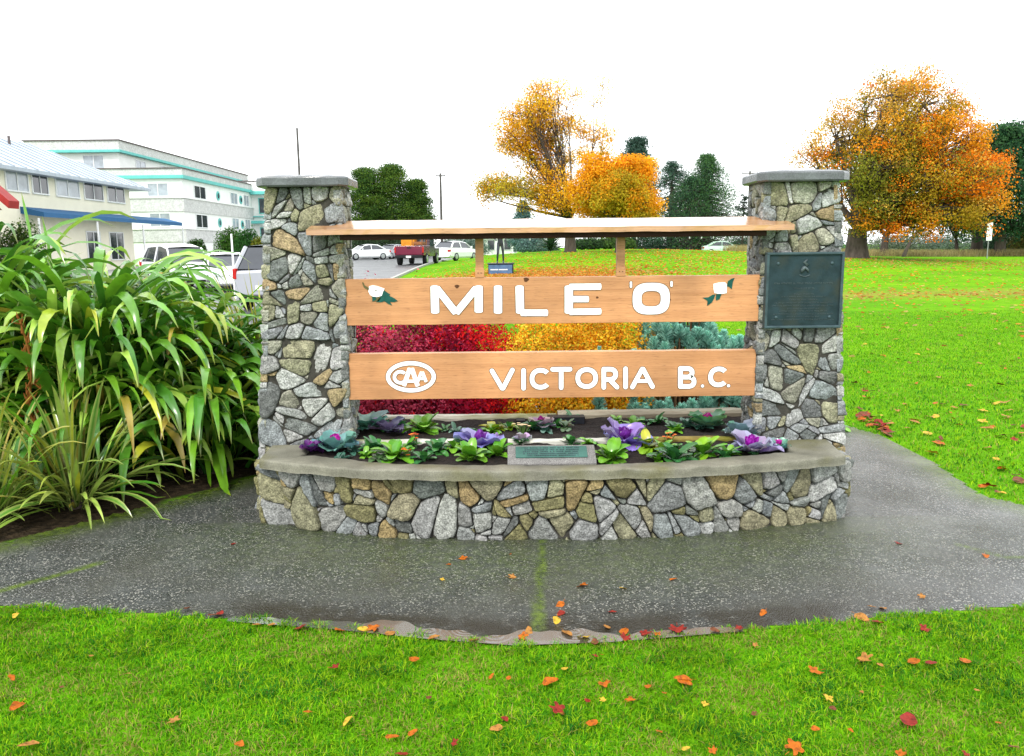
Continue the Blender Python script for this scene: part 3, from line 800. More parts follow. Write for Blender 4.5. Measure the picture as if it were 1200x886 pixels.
# soil in two terraces
def soil_z(x, y):
    return 0.39 + 0.035 * float(S((y - 4.6) / 0.3)) + 0.025 * float(S((y - 5.15) / 0.15)) + 0.02 * noise.noise(Vector((x * 6, y * 6, 2))) + 0.008 * noise.noise(Vector((x * 25, y * 25, 2)))
vs = []; fs = []; nx = 120; ny = 44
for j in range(ny):
    for i in range(nx):
        x = -1.3 + 3.0 * i / (nx - 1); y0 = float(np.interp(x, [p[0] for p in rim_in[1:-1]], [p[1] for p in rim_in[1:-1]])) - 0.03
        y = y0 + (5.33 - y0) * j / (ny - 1)
        vs.append((x - PO.x, y - PO.y, soil_z(x, y)))
        if i and j: fs.append(((j - 1) * nx + i - 1, (j - 1) * nx + i, j * nx + i, j * nx + i - 1))
mesh_obj('soil', vs, fs, M_soil, planter, smooth=True)
# broken pale timber dividing the two terraces, and the back edging
M_pale = mat('weathered_white_timber', (0.42, 0.41, 0.36), 0.75, 0.35, 10, bump=0.5, bscale=40, stretch=(0.3, 1, 1), tint=(0.16, 0.17, 0.04), bdist=0.01)
M_mossy = mat('mossy_timber', (0.16, 0.12, 0.03), 0.85, 0.35, 10, bump=0.6, bscale=40, tint=(0.16, 0.17, 0.02), bdist=0.01)
def plank(name, x0, x1, y, z, h, t, m, parent, off=PO, rz=0.0, seed=0):
    n = max(4, int((x1 - x0) / 0.05)); vs = []; fs = []
    for i in range(n + 1):
        x = x0 + (x1 - x0) * i / n
        for q, (dy, dz) in enumerate([(-t / 2, 0), (-t / 2, h * 0.85), (-t / 2 * 0.7, h), (t / 2 * 0.7, h), (t / 2, h * 0.85), (t / 2, 0)]):
            w = 0.006 * noise.noise(Vector((x * 11, q * 3.3, seed))) 
            vs.append((x - off.x, y + dy + w + rz * (x - x0) - off.y, z + dz + w - off.z))
        if i:
            for q in range(6): fs.append(((i - 1) * 6 + q, i * 6 + q, i * 6 + (q + 1) % 6, (i - 1) * 6 + (q + 1) % 6))
    fs.append(tuple(range(6))[::-1]); fs.append(tuple(n * 6 + q for q in range(6)))
    return mesh_obj(name, vs, fs, m, parent)
plank('edging_board', -1.05, -0.05, 4.80, 0.37, 0.062, 0.06, M_pale, planter, seed=1)
plank('edging_board', -0.03, 0.62, 4.79, 0.37, 0.058, 0.065, M_pale, planter, seed=2, rz=0.01)
plank('edging_board', 0.66, 1.42, 4.80, 0.37, 0.062, 0.06, M_mossy, planter, seed=3)
plank('back_board', -1.12, 0.30, 5.33, 0.36, 0.115, 0.07, M_pale, planter, seed=4)
plank('back_board', 0.31, 1.62, 5.34, 0.36, 0.13, 0.11, M_wooddark, planter, seed=5, rz=0.02)
c = MB(); c.box(-1.3 - PO.x, 1.72 - PO.x, 5.37 - PO.y, 5.42 - PO.y, 0, 0.42); c.box(-1.3 - PO.x, -1.24 - PO.x, 5.0 - PO.y, 5.37 - PO.y, 0, 0.42); c.box(1.66 - PO.x, 1.72 - PO.x, 5.0 - PO.y, 5.37 - PO.y, 0, 0.42)
c.build('back_wall', M_rim, planter)

# small marker on the planter rim ------------------------------------------------
mk = G(647, 545, 0.415)
marker = thing('marker_block', 'small speckled granite block with green bronze plate set among the primroses', 'plaque', (mk.x, mk.y + 0.02, 0.415))
M_gran = mat('speckled_granite', (0.15, 0.145, 0.14), 0.6, 0.15, 20, bump=0.5, bscale=120, fine=0.55, fscale=260, bdist=0.004)
M_plate = mat('green_bronze_plate', (0.05, 0.13, 0.11), 0.4, 0.25, 12, metal=0.3, bump=0.2, bscale=120, bdist=0.003)
c = MB()
c.prism([(-0.02, 0.0), (0.14, 0.0), (0.14, 0.072), (0.125, 0.075), (0.0, 0.024), (-0.02, 0.008)], -0.245, 0.245, axis='x')
mb = c.build('block', M_gran, marker)
c = MB()
sl = math.atan2(0.051, 0.125)
Mt = Matrix.Translation((0, 0.0635, 0.0505)) @ Matrix.Rotation(sl, 4, 'X')
c.box(-0.2, 0.2, -0.052, 0.05, 0.0005, 0.007, bev=0.002, M=Mt)
c.build('plate', M_plate, marker)
c = MB(); R = random.Random(4)
for row in range(5):
    x = -0.16 + R.uniform(0, 0.03)
    while x < 0.15:
        w = R.uniform(0.004, 0.009); yy = 0.034 - row * 0.018
        c.box(x, x + w, yy - 0.004, yy + 0.004, 0.0075, 0.0095, M=Mt); x += w + (0.003 if R.random() < 0.8 else 0.012)
c.build('raised_lettering', M_bronze2, marker)

# ------------------------------------------------------------------ wooden sign
sign = thing('wooden_sign', 'cedar board sign between two stone pillars with white routed words and a plank roof', 'sign', (0.235, 4.80, 0))
SO = Vector((0.235, 4.80, 0))
def board(name, x0, x1, z0, z1, seed):
    y0, y1 = 4.775, 4.835
    n = 60; vs = []; fs = []
    prof = [(y0, 0.006, 0), (y0 + 0.006, 0, 0), (y1, 0, 0), (y1, 1, 0), (y0 + 0.006, 1, 0), (y0, 0.994, 0)]
    for i in range(n + 1):
        x = x0 + (x1 - x0) * i / n
        wt = 0.0022 * noise.noise(Vector((x * 5, seed, 0))) + 0.001 * noise.noise(Vector((x * 21, seed, 3)))
        for (y, t, _) in prof:
            z = z0 + (z1 - z0) * t + (wt if t > 0.5 else wt * 0.8)
            vs.append((x - SO.x, y - SO.y, z))
        if i:
            for q in range(6): fs.append(((i - 1) * 6 + q, i * 6 + q, i * 6 + (q + 1) % 6, (i - 1) * 6 + (q + 1) % 6))
    fs.append(tuple(range(6))[::-1]); fs.append(tuple(n * 6 + q for q in range(6)))
    return mesh_obj(name, vs, fs, M_wood, sign)
X0, X1 = -0.995, 1.482
b1 = board('name_board', X0, X1, 1.147, 1.424, 3)
b2 = board('town_board', X0 - 0.004, X1 - 0.004, 0.692, 0.974, 9)
# roof plank: leans forward, laps over the pillar faces, with a dark joist under it
RS = [(4.615, 1.682), (4.615, 1.712), (4.87, 1.768), (4.87, 1.735)]
n = 80; vs = []; fs = []
for i in range(n + 1):
    x = -1.165 + (1.62 + 1.165) * i / n
    for k, (y, z) in enumerate(RS):
        w = 0.003 * noise.noise(Vector((x * 6, k * 2.0, 5))) + 0.0012 * noise.noise(Vector((x * 30, k, 1)))
        yy = y
        if (x < -1.0 or x > 1.49) and k in (2, 3):
            yy = 4.735; z = 1.738 if k == 2 else 1.706
        vs.append((x - SO.x, yy - SO.y + w, z + w))
    if i:
        for q in range(4): fs.append(((i - 1) * 4 + q, i * 4 + q, i * 4 + (q + 1) % 4, (i - 1) * 4 + (q + 1) % 4))
fs.append((0, 1, 2, 3)); fs.append((n * 4 + 3, n * 4 + 2, n * 4 + 1, n * 4))
M_roofw = wood_mat('wet_roof_plank', (0.55, 0.30, 0.14), (0.3, 0.13, 0.05))
_p = M_roofw.node_tree.nodes['Principled BSDF']; _p.inputs['Roughness'].default_value = 0.3; _p.inputs['Coat Weight'].default_value = 1.0; _p.inputs['Coat Roughness'].default_value = 0.22
mesh_obj('roof_plank', vs, fs, M_roofw, sign)
M_joist = mat('dark_wet_wood', (0.03, 0.011, 0.006), 0.6, 0.35, 6, stretch=(0.3, 1, 2), bump=0.3)
c = MB(); c.box(-0.985 - SO.x, 1.478 - SO.x, 4.66 - SO.y, 4.84 - SO.y, 1.652, 1.691, bev=0.003)
c.build('roof_joist', M_joist, sign)
for xa in (-0.186, 0.655):
    c = MB(); c.box(xa - 0.024 - SO.x, xa + 0.024 - SO.x, 4.782 - SO.y, 4.828 - SO.y, 1.424, 1.654, bev=0.002)
    c.box(xa - 0.027 - SO.x, xa + 0.027 - SO.x, 4.772 - SO.y, 4.781 - SO.y, 1.424, 1.478, bev=0.002)
    p_ = c.build('post', M_wood, sign)
    c = MB()
    for dx in (-0.009, 0.009): c.tube([(xa + dx - SO.x, 4.7715 - SO.y, 1.452), (xa + dx - SO.x, 4.769 - SO.y, 1.452)], 0.003, 8)
    c.build('screw', M_black, p_)
# rain drops hanging from the joist
R = random.Random(3)
M_drop = mat('rain_drop', (0.8, 0.82, 0.85), 0.05, 0, 5, spec=1.0)
for px in (621, 655, 700, 746, 778, 808, 822, 836, 850, 872, 640):
    q = D(px, 282, 4.67)
    c = MB(); c.tube([(q.x - SO.x, 4.67 - SO.y, 1.654), (q.x - SO.x, 4.67 - SO.y, 1.648), (q.x - SO.x, 4.67 - SO.y, 1.642), (q.x - SO.x, 4.67 - SO.y, 1.638)], [0.002, 0.004, 0.005, 0.001], 8); c.build('rain_drop', M_drop, sign, smooth=True)

YL = 4.775
def photo_to_board(px, py):
    q = D(px, py, YL); return (q.x - SO.x, q.z)
def stroke(c, pts, w, y, th=0.004, closed=False, n=5, square=False, mi=0):
    """flat rounded stroke along a polyline (x,z)"""
    P = [Vector((a, b)) for a, b in pts]
    def quad(a, b, yy):
        d = (b - a).normalized(); nn = Vector((-d.y, d.x)) * w / 2
        poly = [a + nn, a - nn]
        r = w / 2
        out = [a - nn] + [a - nn * math.cos(PI * k / n) - d * r * math.sin(PI * k / n) * (0.35 if square else 1) for k in range(1, n)] + [a + nn, b + nn] + [b + nn * math.cos(PI * k / n) + d * r * math.sin(PI * k / n) * (0.35 if square else 1) for k in range(1, n)] + [b - nn]
        c.prism([(v.x, v.y) for v in out], yy - th, yy + 0.0005, axis='y', mi=mi)
    m_ = len(P)
    for i in range(m_ if closed else m_ - 1):
        quad(P[i], P[(i + 1) % m_], y - 0.00025 * (i % 3))
def ringband(c, cx_, cz_, a, b, w, y, th=0.004, n=64, pw=2.0, a0=0.0, a1=2 * PI, wz=None, edge=True):
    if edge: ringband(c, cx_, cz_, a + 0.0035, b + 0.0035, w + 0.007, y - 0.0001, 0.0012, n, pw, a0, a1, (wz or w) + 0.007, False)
    vs = []; fs = []
    full = abs(a1 - a0 - 2 * PI) < 1e-6
    wz = wz or w
    def se(t, A, B):
        ct, st_ = math.cos(t), math.sin(t)
        return (cx_ + A * math.copysign(abs(ct) ** (2 / pw), ct), cz_ + B * math.copysign(abs(st_) ** (2 / pw), st_))
    for i in range(n + 1):
        t = a0 + (a1 - a0) * i / n
        o_ = se(t, a, b); q = se(t, a - w, b - wz)
        vs += [(o_[0], y - th, o_[1]), (q[0], y - th, q[1]), (o_[0], y, o_[1]), (q[0], y, q[1])]
        if i:
            k = (i - 1) * 4; j = i * 4
            fs += [(k, k + 1, j + 1, j), (k, j, j + 2, k + 2), (k + 1, k + 3, j + 3, j + 1)]
    if not full: fs += [(0, 2, 3, 1), (n * 4, n * 4 + 1, n * 4 + 3, n * 4 + 2)]
    c.add(vs, fs, 0 if edge else 1)
yb_ = YL - SO.y
M_edgeshade = mat('routed_edge_shade', (0.10, 0.05, 0.025), 0.8, 0.3, 40)  # dark outline colours in the shadow along the routed letter edges
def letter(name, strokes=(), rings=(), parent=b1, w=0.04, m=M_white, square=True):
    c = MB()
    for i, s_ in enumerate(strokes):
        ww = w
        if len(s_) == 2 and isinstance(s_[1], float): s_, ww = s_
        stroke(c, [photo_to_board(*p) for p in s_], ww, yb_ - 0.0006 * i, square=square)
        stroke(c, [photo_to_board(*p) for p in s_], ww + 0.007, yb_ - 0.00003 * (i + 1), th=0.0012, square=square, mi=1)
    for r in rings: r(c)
    return c.build(name, [m, M_edgeshade], parent)
# MILE
pxm = 193.5
W1 = 9.6 / pxm
letter('letter_m', [[(509.3, 336), (510, 366)], [(561, 336), (561, 365)], ([(512, 338), (534, 366)], 8.2 / pxm), ([(558, 338), (535, 366)], 8.2 / pxm)], w=W1)
letter('letter_i', [[(583.6, 336), (583.6, 366)]], w=W1)
letter('letter_l', [[(608.8, 336), (609.5, 366)], ([(611, 366.5), (641, 366.5)], 7.6 / pxm)], w=W1)
letter('letter_e', [[(666.5, 336), (666.5, 366)], ([(668, 336.2), (703.5, 335.8)], 7.4 / pxm), ([(668, 350.5), (689, 350.5)], 7.2 / pxm), ([(668, 365.4), (703.5, 364.8)], 7.4 / pxm)], w=W1)
oc = photo_to_board(763, 350)
letter('letter_o', rings=[lambda c: ringband(c, oc[0], oc[1], 21.4 / pxm, 18.2 / pxm, 10.2 / pxm, yb_ - 0.0002, pw=2.9, wz=9.2 / pxm)])
letter('apostrophe', [[(739.3, 331), (739.3, 336)]], w=2.6 / pxm, square=False)
letter('apostrophe', [[(786.8, 330.5), (786.8, 335)]], w=2.6 / pxm, square=False)
# VICTORIA B.C.
W2 = 5.4 / pxm
L2 = dict(parent=b2, w=W2, square=False)
letter('letter_v', [[(576.5, 434.5), (588.5, 455)], [(600.5, 433.5), (589.5, 455)]], **L2)
letter('letter_i', [[(613.6, 434), (613.6, 455)]], **L2)
def cring(px, py, ax, az, a0, a1, parent=b2, w=W2):
    q = photo_to_board(px, py)
    return lambda c: ringband(c, q[0], q[1], ax / pxm, az / pxm, w, yb_ - 0.0003, a0=a0, a1=a1, pw=2.15)
letter('letter_c', rings=[cring(633.5, 443.8, 12.8, 12.8, 0.72, 2 * PI - 0.72)], **L2)
letter('letter_t', [[(647.5, 432.8), (668, 432.6)], [(657.6, 434), (657.6, 454.3)]], **L2)
letter('letter_o', rings=[cring(687.5, 443, 13.2, 12.8, 0, 2 * PI)], **L2)
letter('letter_r', [[(707.5, 432.5), (707.5, 454)], [(714, 444.5), (723, 453.6)], [(708, 432.6), (715, 432.6)], [(708, 444.6), (715, 444.6)]], [cring(715.5, 438.6, 8.6, 8.6, -PI / 2, PI / 2)], **L2)
letter('letter_i', [[(733, 432), (733, 453.5)]], **L2)
letter('letter_a', [[(741, 453.5), (752.5, 432.5)], [(764.5, 453), (753.5, 432.5)], ([(745, 446.4), (761, 446.2)], 4.2 / pxm)], **L2)
letter('letter_b', [[(797.2, 431.8), (797.2, 453)], [(798, 431.8), (806, 431.8)], [(798, 441.8), (807, 441.8)], [(798, 452.8), (807.5, 452.8)]],
       [cring(806, 436.8, 7.6, 7.6, -PI / 2, PI / 2), cring(807.5, 447.3, 8.4, 8.1, -PI / 2, PI / 2)], **L2)
letter('letter_c', rings=[cring(842, 441.6, 12.2, 12.2, 0.72, 2 * PI - 0.72)], **L2)
letter('full_stop', [[(823, 452.3), (823.3, 452.3)]], parent=b2, w=3.6 / pxm, square=False)
letter('full_stop', [[(853.4, 452), (853.7, 452)]], parent=b2, w=3.6 / pxm, square=False)
# oval CAA emblem
q = photo_to_board(481.6, 441.5)
c = MB()
ringband(c, q[0], q[1], 29.3 / pxm, 18.6 / pxm, 4.9 / pxm, yb_ - 0.0004)
qc = photo_to_board(469.3, 442)
ringband(c, qc[0], qc[1], 9.0 / pxm, 8.6 / pxm, 4.0 / pxm, yb_ - 0.0008, a0=0.75, a1=2 * PI - 0.75)
for i, (pts, w) in enumerate([([(473.5, 451.5), (480.3, 432)], 5.2), ([(489.5, 451.8), (482.8, 432)], 5.2), ([(476, 446.6), (487, 446.6)], 3.4), ([(489.5, 447.2), (494.0, 436)], 3.6), ([(499.4, 447), (495.2, 436)], 3.6), ([(491.5, 443.8), (498, 443.8)], 2.8)]):
    stroke(c, [photo_to_board(*p) for p in pts], w / pxm, yb_ - 0.0012 - 0.0005 * i, square=True)
c.build('oval_emblem', [M_white, M_edgeshade], b2)
# flower emblems
M_teal = mat('dark_teal_paint', (0.008, 0.075, 0.06), 0.6, spec=0.2, var=0.3, scale=30)
M_stem = mat('stem_paint', (0.10, 0.09, 0.035), 0.6, 0.3, 30)
M_cen = mat('flower_centre_paint', (0.12, 0.1, 0.08), 0.6, 0.2, 30)
def flat(name, polys, m, parent, lift, th=0.003):
    for i, pl in enumerate(polys):
        c = MB(); c.prism([photo_to_board(*p) for p in pl], yb_ - lift - th - 0.0004 * i, yb_ + 0.0003, axis='y')
        o = c.build(name, m, parent)
    return o
e1 = flat('flower_emblem', [[(432.5, 335.5), (437, 334.2), (442, 335.2), (446, 336.6), (450.8, 338.2), (449, 342), (447.5, 346.5), (442.5, 348), (437, 347.5), (434, 345.8), (431.8, 341.5), (432.6, 338.5)]], M_white, b1, 0.0015)
flat('emblem_leaf', [[(446, 343), (450, 340), (453, 342.2), (457.5, 345.2), (456, 346.6), (461.5, 349), (466.3, 352.8), (462, 354), (457, 353.8), (459.5, 357.8), (454.5, 356), (451, 353), (446.5, 354.2), (441, 353.8), (445, 349)], [(436, 347), (440.5, 348), (441, 351), (436.5, 353.5)]], M_teal, e1, 0.0008)
flat('emblem_stem', [[(424.2, 331), (425.8, 330.8), (427.5, 334.5), (432.6, 337.5), (431.8, 340), (426.5, 337)], [(437.5, 353), (442, 348), (446.5, 349), (444, 353)]], M_stem, e1, 0.0004)
flat('flower_centre', [[(439.8, 339.6), (441.2, 339.4), (441.6, 340.8), (440.2, 341.4)]], M_cen, e1, 0.0035)
e2 = flat('flower_emblem', [[(836, 332.6), (842, 331.2), (849.5, 330.8), (851.6, 333), (851.6, 338.5), (851.4, 343.4), (847, 344.2), (841.5, 344.2), (837.2, 343.5), (836, 338.5)]], M_white, b1, 0.0015)
flat('emblem_leaf', [[(851.6, 335.5), (853, 329.5), (857, 326.6), (860.8, 325.6), (858.8, 330), (857.4, 339), (854.3, 336)], [(823.3, 348.8), (830, 348.4), (835, 345.4), (838, 345), (836.5, 350), (834, 354.5), (828.6, 358.3), (829, 352.5)], [(839, 345), (845.5, 344), (843, 350.5), (838.8, 352.2)]], M_teal, e2, 0.0006)
# knots in the wood
M_knot = mat('wood_knot', (0.10, 0.04, 0.015), 0.6, 0.4, 60, bump=0.3)
for i, (px, py, r) in enumerate([(535.5, 335.8, 2.2), (616.5, 327.8, 2.6), (699.8, 348.6, 1.3), (784.4, 351, 1.6)]):
    c = MB(); a, b = photo_to_board(px, py)
    c.prism([(a + r / pxm * (1 + 0.25 * math.sin(3 * t + i)) * math.cos(t) * 1.2, b + r / pxm * math.sin(t)) for t in [2 * PI * k / 14 for k in range(14)]], yb_ - 0.0006, yb_ + 0.001, axis='y'); c.build('wood_knot', M_knot, b1)

# ------------------------------------------------------------------ bronze plaque on right pillar
ta, tb = D(898, 297, 4.715), D(985.5, 383, 4.715)
pw_, ph_ = 0.455, 0.447
pc_ = ((ta.x + tb.x) / 2, 4.728, (ta.z + tb.z) / 2)
plq = thing('bronze_plaque', 'large square dark bronze plaque bolted to the right stone pillar', 'plaque', pc_)
c = MB(); c.box(-pw_ / 2 + 0.012, pw_ / 2 - 0.012, -0.012, 0.02, -ph_ / 2 + 0.012, ph_ / 2 - 0.012)
c.build('panel', M_bronze, plq)
c = MB(); t = 0.016
c.box(-pw_ / 2, pw_ / 2, -0.024, 0.022, ph_ / 2 - t, ph_ / 2, bev=0.004); c.box(-pw_ / 2, pw_ / 2, -0.024, 0.022, -ph_ / 2, -ph_ / 2 + t, bev=0.004)
c.box(-pw_ / 2, -pw_ / 2 + t, -0.0235, 0.0215, -ph_ / 2 + t - 0.003, ph_ / 2 - t + 0.003, bev=0.003); c.box(pw_ / 2 - t, pw_ / 2, -0.0235, 0.0215, -ph_ / 2 + t - 0.003, ph_ / 2 - t + 0.003, bev=0.003)
c.build('frame', M_bronze2, plq)
for sx in (-1, 1):
    for sz in (-1, 1):
        bm = bmesh.new(); bmesh.ops.create_uvsphere(bm, u_segments=12, v_segments=8, radius=0.010)
        me = bpy.data.meshes.new('bolt'); bm.to_mesh(me); bm.free(); me.materials.append(M_bronze2)
        for f_ in me.polygons: f_.use_smooth = True
        o = bpy.data.objects.new('bolt', me); COL.objects.link(o); o.parent = plq; o.scale = (1, 0.6, 1); o.location = (sx * 0.158, -0.013, 0.02 + sz * 0.158 - 0.02)
c = MB(); R = random.Random(8)
rows = [(0.042, 0.86, 0.0085), (0.012, 0.34, 0.007), (-0.022, 0.34, 0.006), (-0.037, 0.66, 0.006), (-0.054, 0.46, 0.006), (-0.073, 0.84, 0.006), (-0.090, 0.9, 0.006), (-0.107, 0.5, 0.006), (-0.122, 0.7, 0.006), (-0.139, 0.86, 0.006), (-0.155, 0.5, 0.006), (-0.172, 0.9, 0.006)]
for z, wf_, h in rows:
    x = -wf_ * pw_ / 2; xe = -x
    x += 0.02; xe -= 0.02
    while x < xe:
        word = R.randint(2, 9)
        for _ in range(word):
            if x > xe: break
            w = h * R.uniform(0.45, 0.8); k = R.random()
            if k < 0.4: c.box(x, x + w * 0.3, -0.0145, -0.011, z - h / 2, z + h / 2); c.box(x + w * 0.3, x + w, -0.0143, -0.0112, z + h * 0.25, z + h / 2)
            elif k < 0.7: c.box(x, x + w, -0.0145, -0.011, z - h / 2, z - h * 0.25); c.box(x, x + w * 0.3, -0.0143, -0.0112, z - h * 0.25, z + h / 2)
            else: c.box(x, x + w, -0.0145, -0.011, z + h * 0.2, z + h / 2); c.box(x + w * 0.35, x + w * 0.65, -0.0143, -0.0112, z - h / 2, z + h * 0.2)
            x += w + h * 0.28
        x += h * 0.8
c.build('raised_lettering', M_letter, plq)
c = MB()
c.tube([(0.01, -0.013, 0.18), (-0.005, -0.014, 0.165), (0.012, -0.014, 0.15), (-0.004, -0.014, 0.135), (-0.016, -0.014, 0.118), (-0.02, -0.014, 0.102)], [0.006, 0.009, 0.01, 0.012, 0.012, 0.004], 8)
c.tube([(0.0, -0.013, 0.135), (0.016, -0.014, 0.12), (0.02, -0.014, 0.104)], [0.008, 0.008, 0.003], 8)
c.tube([(-0.03 + 0.012 * k, -0.0135, 0.091 - 0.010 * math.sin(PI * k / 5)) for k in range(6)], 0.003, 8)
c.build('relief_emblem', M_letter, plq, smooth=True)

# ------------------------------------------------------------------ foliage generators (numpy)
def leaf_quads(cent, size, nrm_bias=None, aspect=0.6, rng=RNG, up=0.0, spread=0.55):
    """random oriented pointed quads: returns verts (4n), faces (n,4)"""
    n = len(cent)
    a = rng.normal(size=(n, 3)); a /= np.linalg.norm(a, axis=1)[:, None]
    b = rng.normal(size=(n, 3)); b[:, 2] *= (1 - up)
    if nrm_bias is not None:        # leaves lie roughly along the surface of their clump
        nn = nrm_bias / (np.linalg.norm(nrm_bias, axis=1)[:, None] + 1e-9) + rng.normal(size=(n, 3)) * spread
        nn /= np.linalg.norm(nn, axis=1)[:, None] + 1e-9
        a -= nn * (a * nn).sum(1)[:, None]; a /= np.linalg.norm(a, axis=1)[:, None] + 1e-9
        b = np.cross(nn, a)
    b -= a * (a * b).sum(1)[:, None]; b /= np.linalg.norm(b, axis=1)[:, None] + 1e-9
    s = (size * rng.uniform(0.65, 1.3, n))[:, None]
    v = np.stack([cent - a * s * 0.5, cent + b * s * 0.5 * aspect, cent + a * s * 0.5, cent - b * s * 0.5 * aspect], 1).reshape(-1, 3)
    f = np.arange(4 * n).reshape(-1, 4)
    return v, f
def jitter_cols(base, n, amt=0.2, rng=RNG, hue=0.08):
    base = np.asarray(base, float)
    c = np.broadcast_to(base, (n, 3)).copy() if base.ndim == 1 else base.copy()
    c *= rng.uniform(1 - amt, 1 + amt, n)[:, None]
    c *= rng.uniform(1 - hue, 1 + hue, (n, 3))
    return np.clip(c, 0.002, 0.9)

def make_tree(name, label, cat, loc, trunk_r, trunk_h, lobes, leafcols, nclus, per, lsize, cr, seed, group=None, limb=True, lean=(0, 0), aspect=0.65, barkcol=None, twigs=0, flat_=0.75, sparse=None, skeleton_vis=1.0, limbk=1.0):
    """lobes: (dx, dy, z, rx, ry, rz, weight, colour index or None); clusters of leaves sit on branch ends"""
    rng = np.random.default_rng(seed); R = random.Random(seed)
    root = thing(name, label, cat, loc, group=group)
    wts = np.array([l[3] * l[4] * l[5] * l[6] for l in lobes]); wts = wts / wts.sum()
    tb = MB()
    top = Vector((lean[0], lean[1], trunk_h))
    tb.tube([(0, 0, -0.15), (0.02, 0, 0.1), (lean[0] * 0.4, lean[1] * 0.4, trunk_h * 0.45), tuple(top)], [trunk_r * 1.45, trunk_r * 1.12, trunk_r * 0.92, trunk_r * 0.8], 12)
    ccs = []; ccol = []; ltips = []
    for li, l in enumerate(lobes):
        cen = Vector((l[0], l[1], l[2]))
        pts = []
        nk = 7
        side = Vector((R.uniform(-1, 1), R.uniform(-1, 1), 0)) * 0.12 * (cen - top).length
        for k in range(nk):
            t = k / (nk - 1)
            p = top.lerp(cen, t) + side * math.sin(PI * t) + Vector((0, 0, 0.10 * (cen - top).length * math.sin(PI * t) * (1 if cen.z < top.z + 1 else -0.3)))
            pts.append(p)
        r0 = trunk_r * limbk * (0.6 if l[6] > 0.4 else 0.35)
        if limb: tb.tube(pts, [r0 * (1 - 0.8 * k / (nk - 1)) for k in range(nk)], 7)
        n = max(3, int(nclus * wts[li]))
        d = rng.normal(size=(n, 3)); d /= np.linalg.norm(d, axis=1)[:, None]
        rr = rng.uniform(0.25, 1.0, n) ** 0.45
        cc = np.array([l[0], l[1], l[2]]) + d * rr[:, None] * np.array([l[3], l[4], l[5]])
        # ragged outline
        cc += rng.normal(size=cc.shape) * 0.035 * max(l[3], l[5])
        if limb:
            for q in range(n):
                if R.random() > skeleton_vis: continue
                k = R.randint(2, nk - 1); a = pts[k]; b = Vector(cc[q])
                mid = a.lerp(b, 0.5) + Vector((R.uniform(-1, 1), R.uniform(-1, 1), R.uniform(-0.3, 1))) * 0.12 * (b - a).length
                tb.tube([a, mid, b], [r0 * 0.28, r0 * 0.14, r0 * 0.03 + 0.006], 4, cap=False)
                for _ in range(twigs):
                    e = b + Vector((R.gauss(0, 1), R.gauss(0, 1), R.gauss(0.3, 1))) * cr * 1.2
                    tb.tube([mid.lerp(b, R.uniform(0.3, 1)), e], [0.018, 0.006], 3, cap=False)
        ccs.append(cc)
        ci = l[7] if len(l) > 7 and l[7] is not None else None
        pick = rng.integers(0, len(leafcols), n) if ci is None else np.where(rng.random(n) < 0.7, ci, rng.integers(0, len(leafcols), n))
        ccol.append(np.asarray(leafcols)[pick])
    tb.build('trunk', barkcol or M_bark, root, smooth=True)
    cc = np.concatenate(ccs); cl = np.concatenate(ccol)
    npc = rng.integers(int(per * 0.5), int(per * 1.5) + 1, len(cc))
    if sparse is not None:
        npc = np.array([max(1, int(k * sparse(*c_))) for k, c_ in zip(npc, cc)])
    idx = np.repeat(np.arange(len(cc)), npc)
    pos = cc[idx] + np.clip(rng.normal(size=(len(idx), 3)), -1.5, 1.5) * cr * np.array([1, 1, flat_])
    nb = (pos - cc[idx]) + np.array([0, 0, cr * 0.5])
    v, f = leaf_quads(pos, np.full(len(idx), lsize), nb, aspect=aspect, rng=rng)
    bright = rng.uniform(0.75, 1.25, len(cc))[idx]
    c3 = jitter_cols(cl[idx] * bright[:, None], len(idx), 0.25, rng)
    mesh_obj('crown', v, f, M_leaf, root, cols=np.repeat(c3, 4, axis=0))
    return root

# ------------------------------------------------------------------ strap-leaved plants (flax)
def strap_leaves(leaves, K=9):
    """leaves: list of dict(base, dir(az), elev, length, width, droop, twist, c0, c1, edge) -> arrays"""
    V = []; Fc = []; Cc = []
    for lf in leaves:
        az = lf['az']; out = np.array([math.cos(az), math.sin(az), 0.0]); side = np.array([-out[1], out[0], 0.0])
        el = lf['el']; p = np.array(lf['base'], float); L = lf['len']; w = lf['w']
        b0 = len(V); ds = L / K
        for k in range(K + 1):
            t = k / K
            tang = out * math.cos(el) + np.array([0, 0, 1.0]) * math.sin(el)
            nrm = -out * math.sin(el) + np.array([0, 0, 1.0]) * math.cos(el)
            tw = lf['tw'] * t
            sd = side * math.cos(tw) + nrm * math.sin(tw)
            n2 = -side * math.sin(tw) + nrm * math.cos(tw)
            ww = w * (0.55 + 0.9 * t if t < 0.5 else 1.0) * (1.0 if t < 0.62 else max(0.03, 1 - ((t - 0.62) / 0.38) ** 1.6))
            fold = 0.28 * (1 - 0.6 * t)
            V.append(p - sd * ww / 2 + n2 * ww * fold); V.append(p); V.append(p + sd * ww / 2 + n2 * ww * fold)
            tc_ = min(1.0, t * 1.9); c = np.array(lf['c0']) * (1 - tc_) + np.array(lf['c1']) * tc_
            if t > 0.93: c = c * 0.5 + np.array((0.25, 0.12, 0.02)) * 0.5
            e = np.array(lf['edge']) if lf['edge'] is not None else c
            Cc += [e, c, e]
            if k:
                a = b0 + (k - 1) * 3
                Fc += [(a, a + 1, a + 4, a + 3), (a + 1, a + 2, a + 5, a + 4)]
            p = p + tang * ds
            el -= lf['droop'] * (0.25 + 1.9 * t * t + 0.5 * t) / K
            el = max(el, -1.45)
            if p[2] < 0.03: el = max(el, 0.0); p[2] = max(p[2], 0.02)
    return np.array(V), np.array(Fc), np.array(Cc)
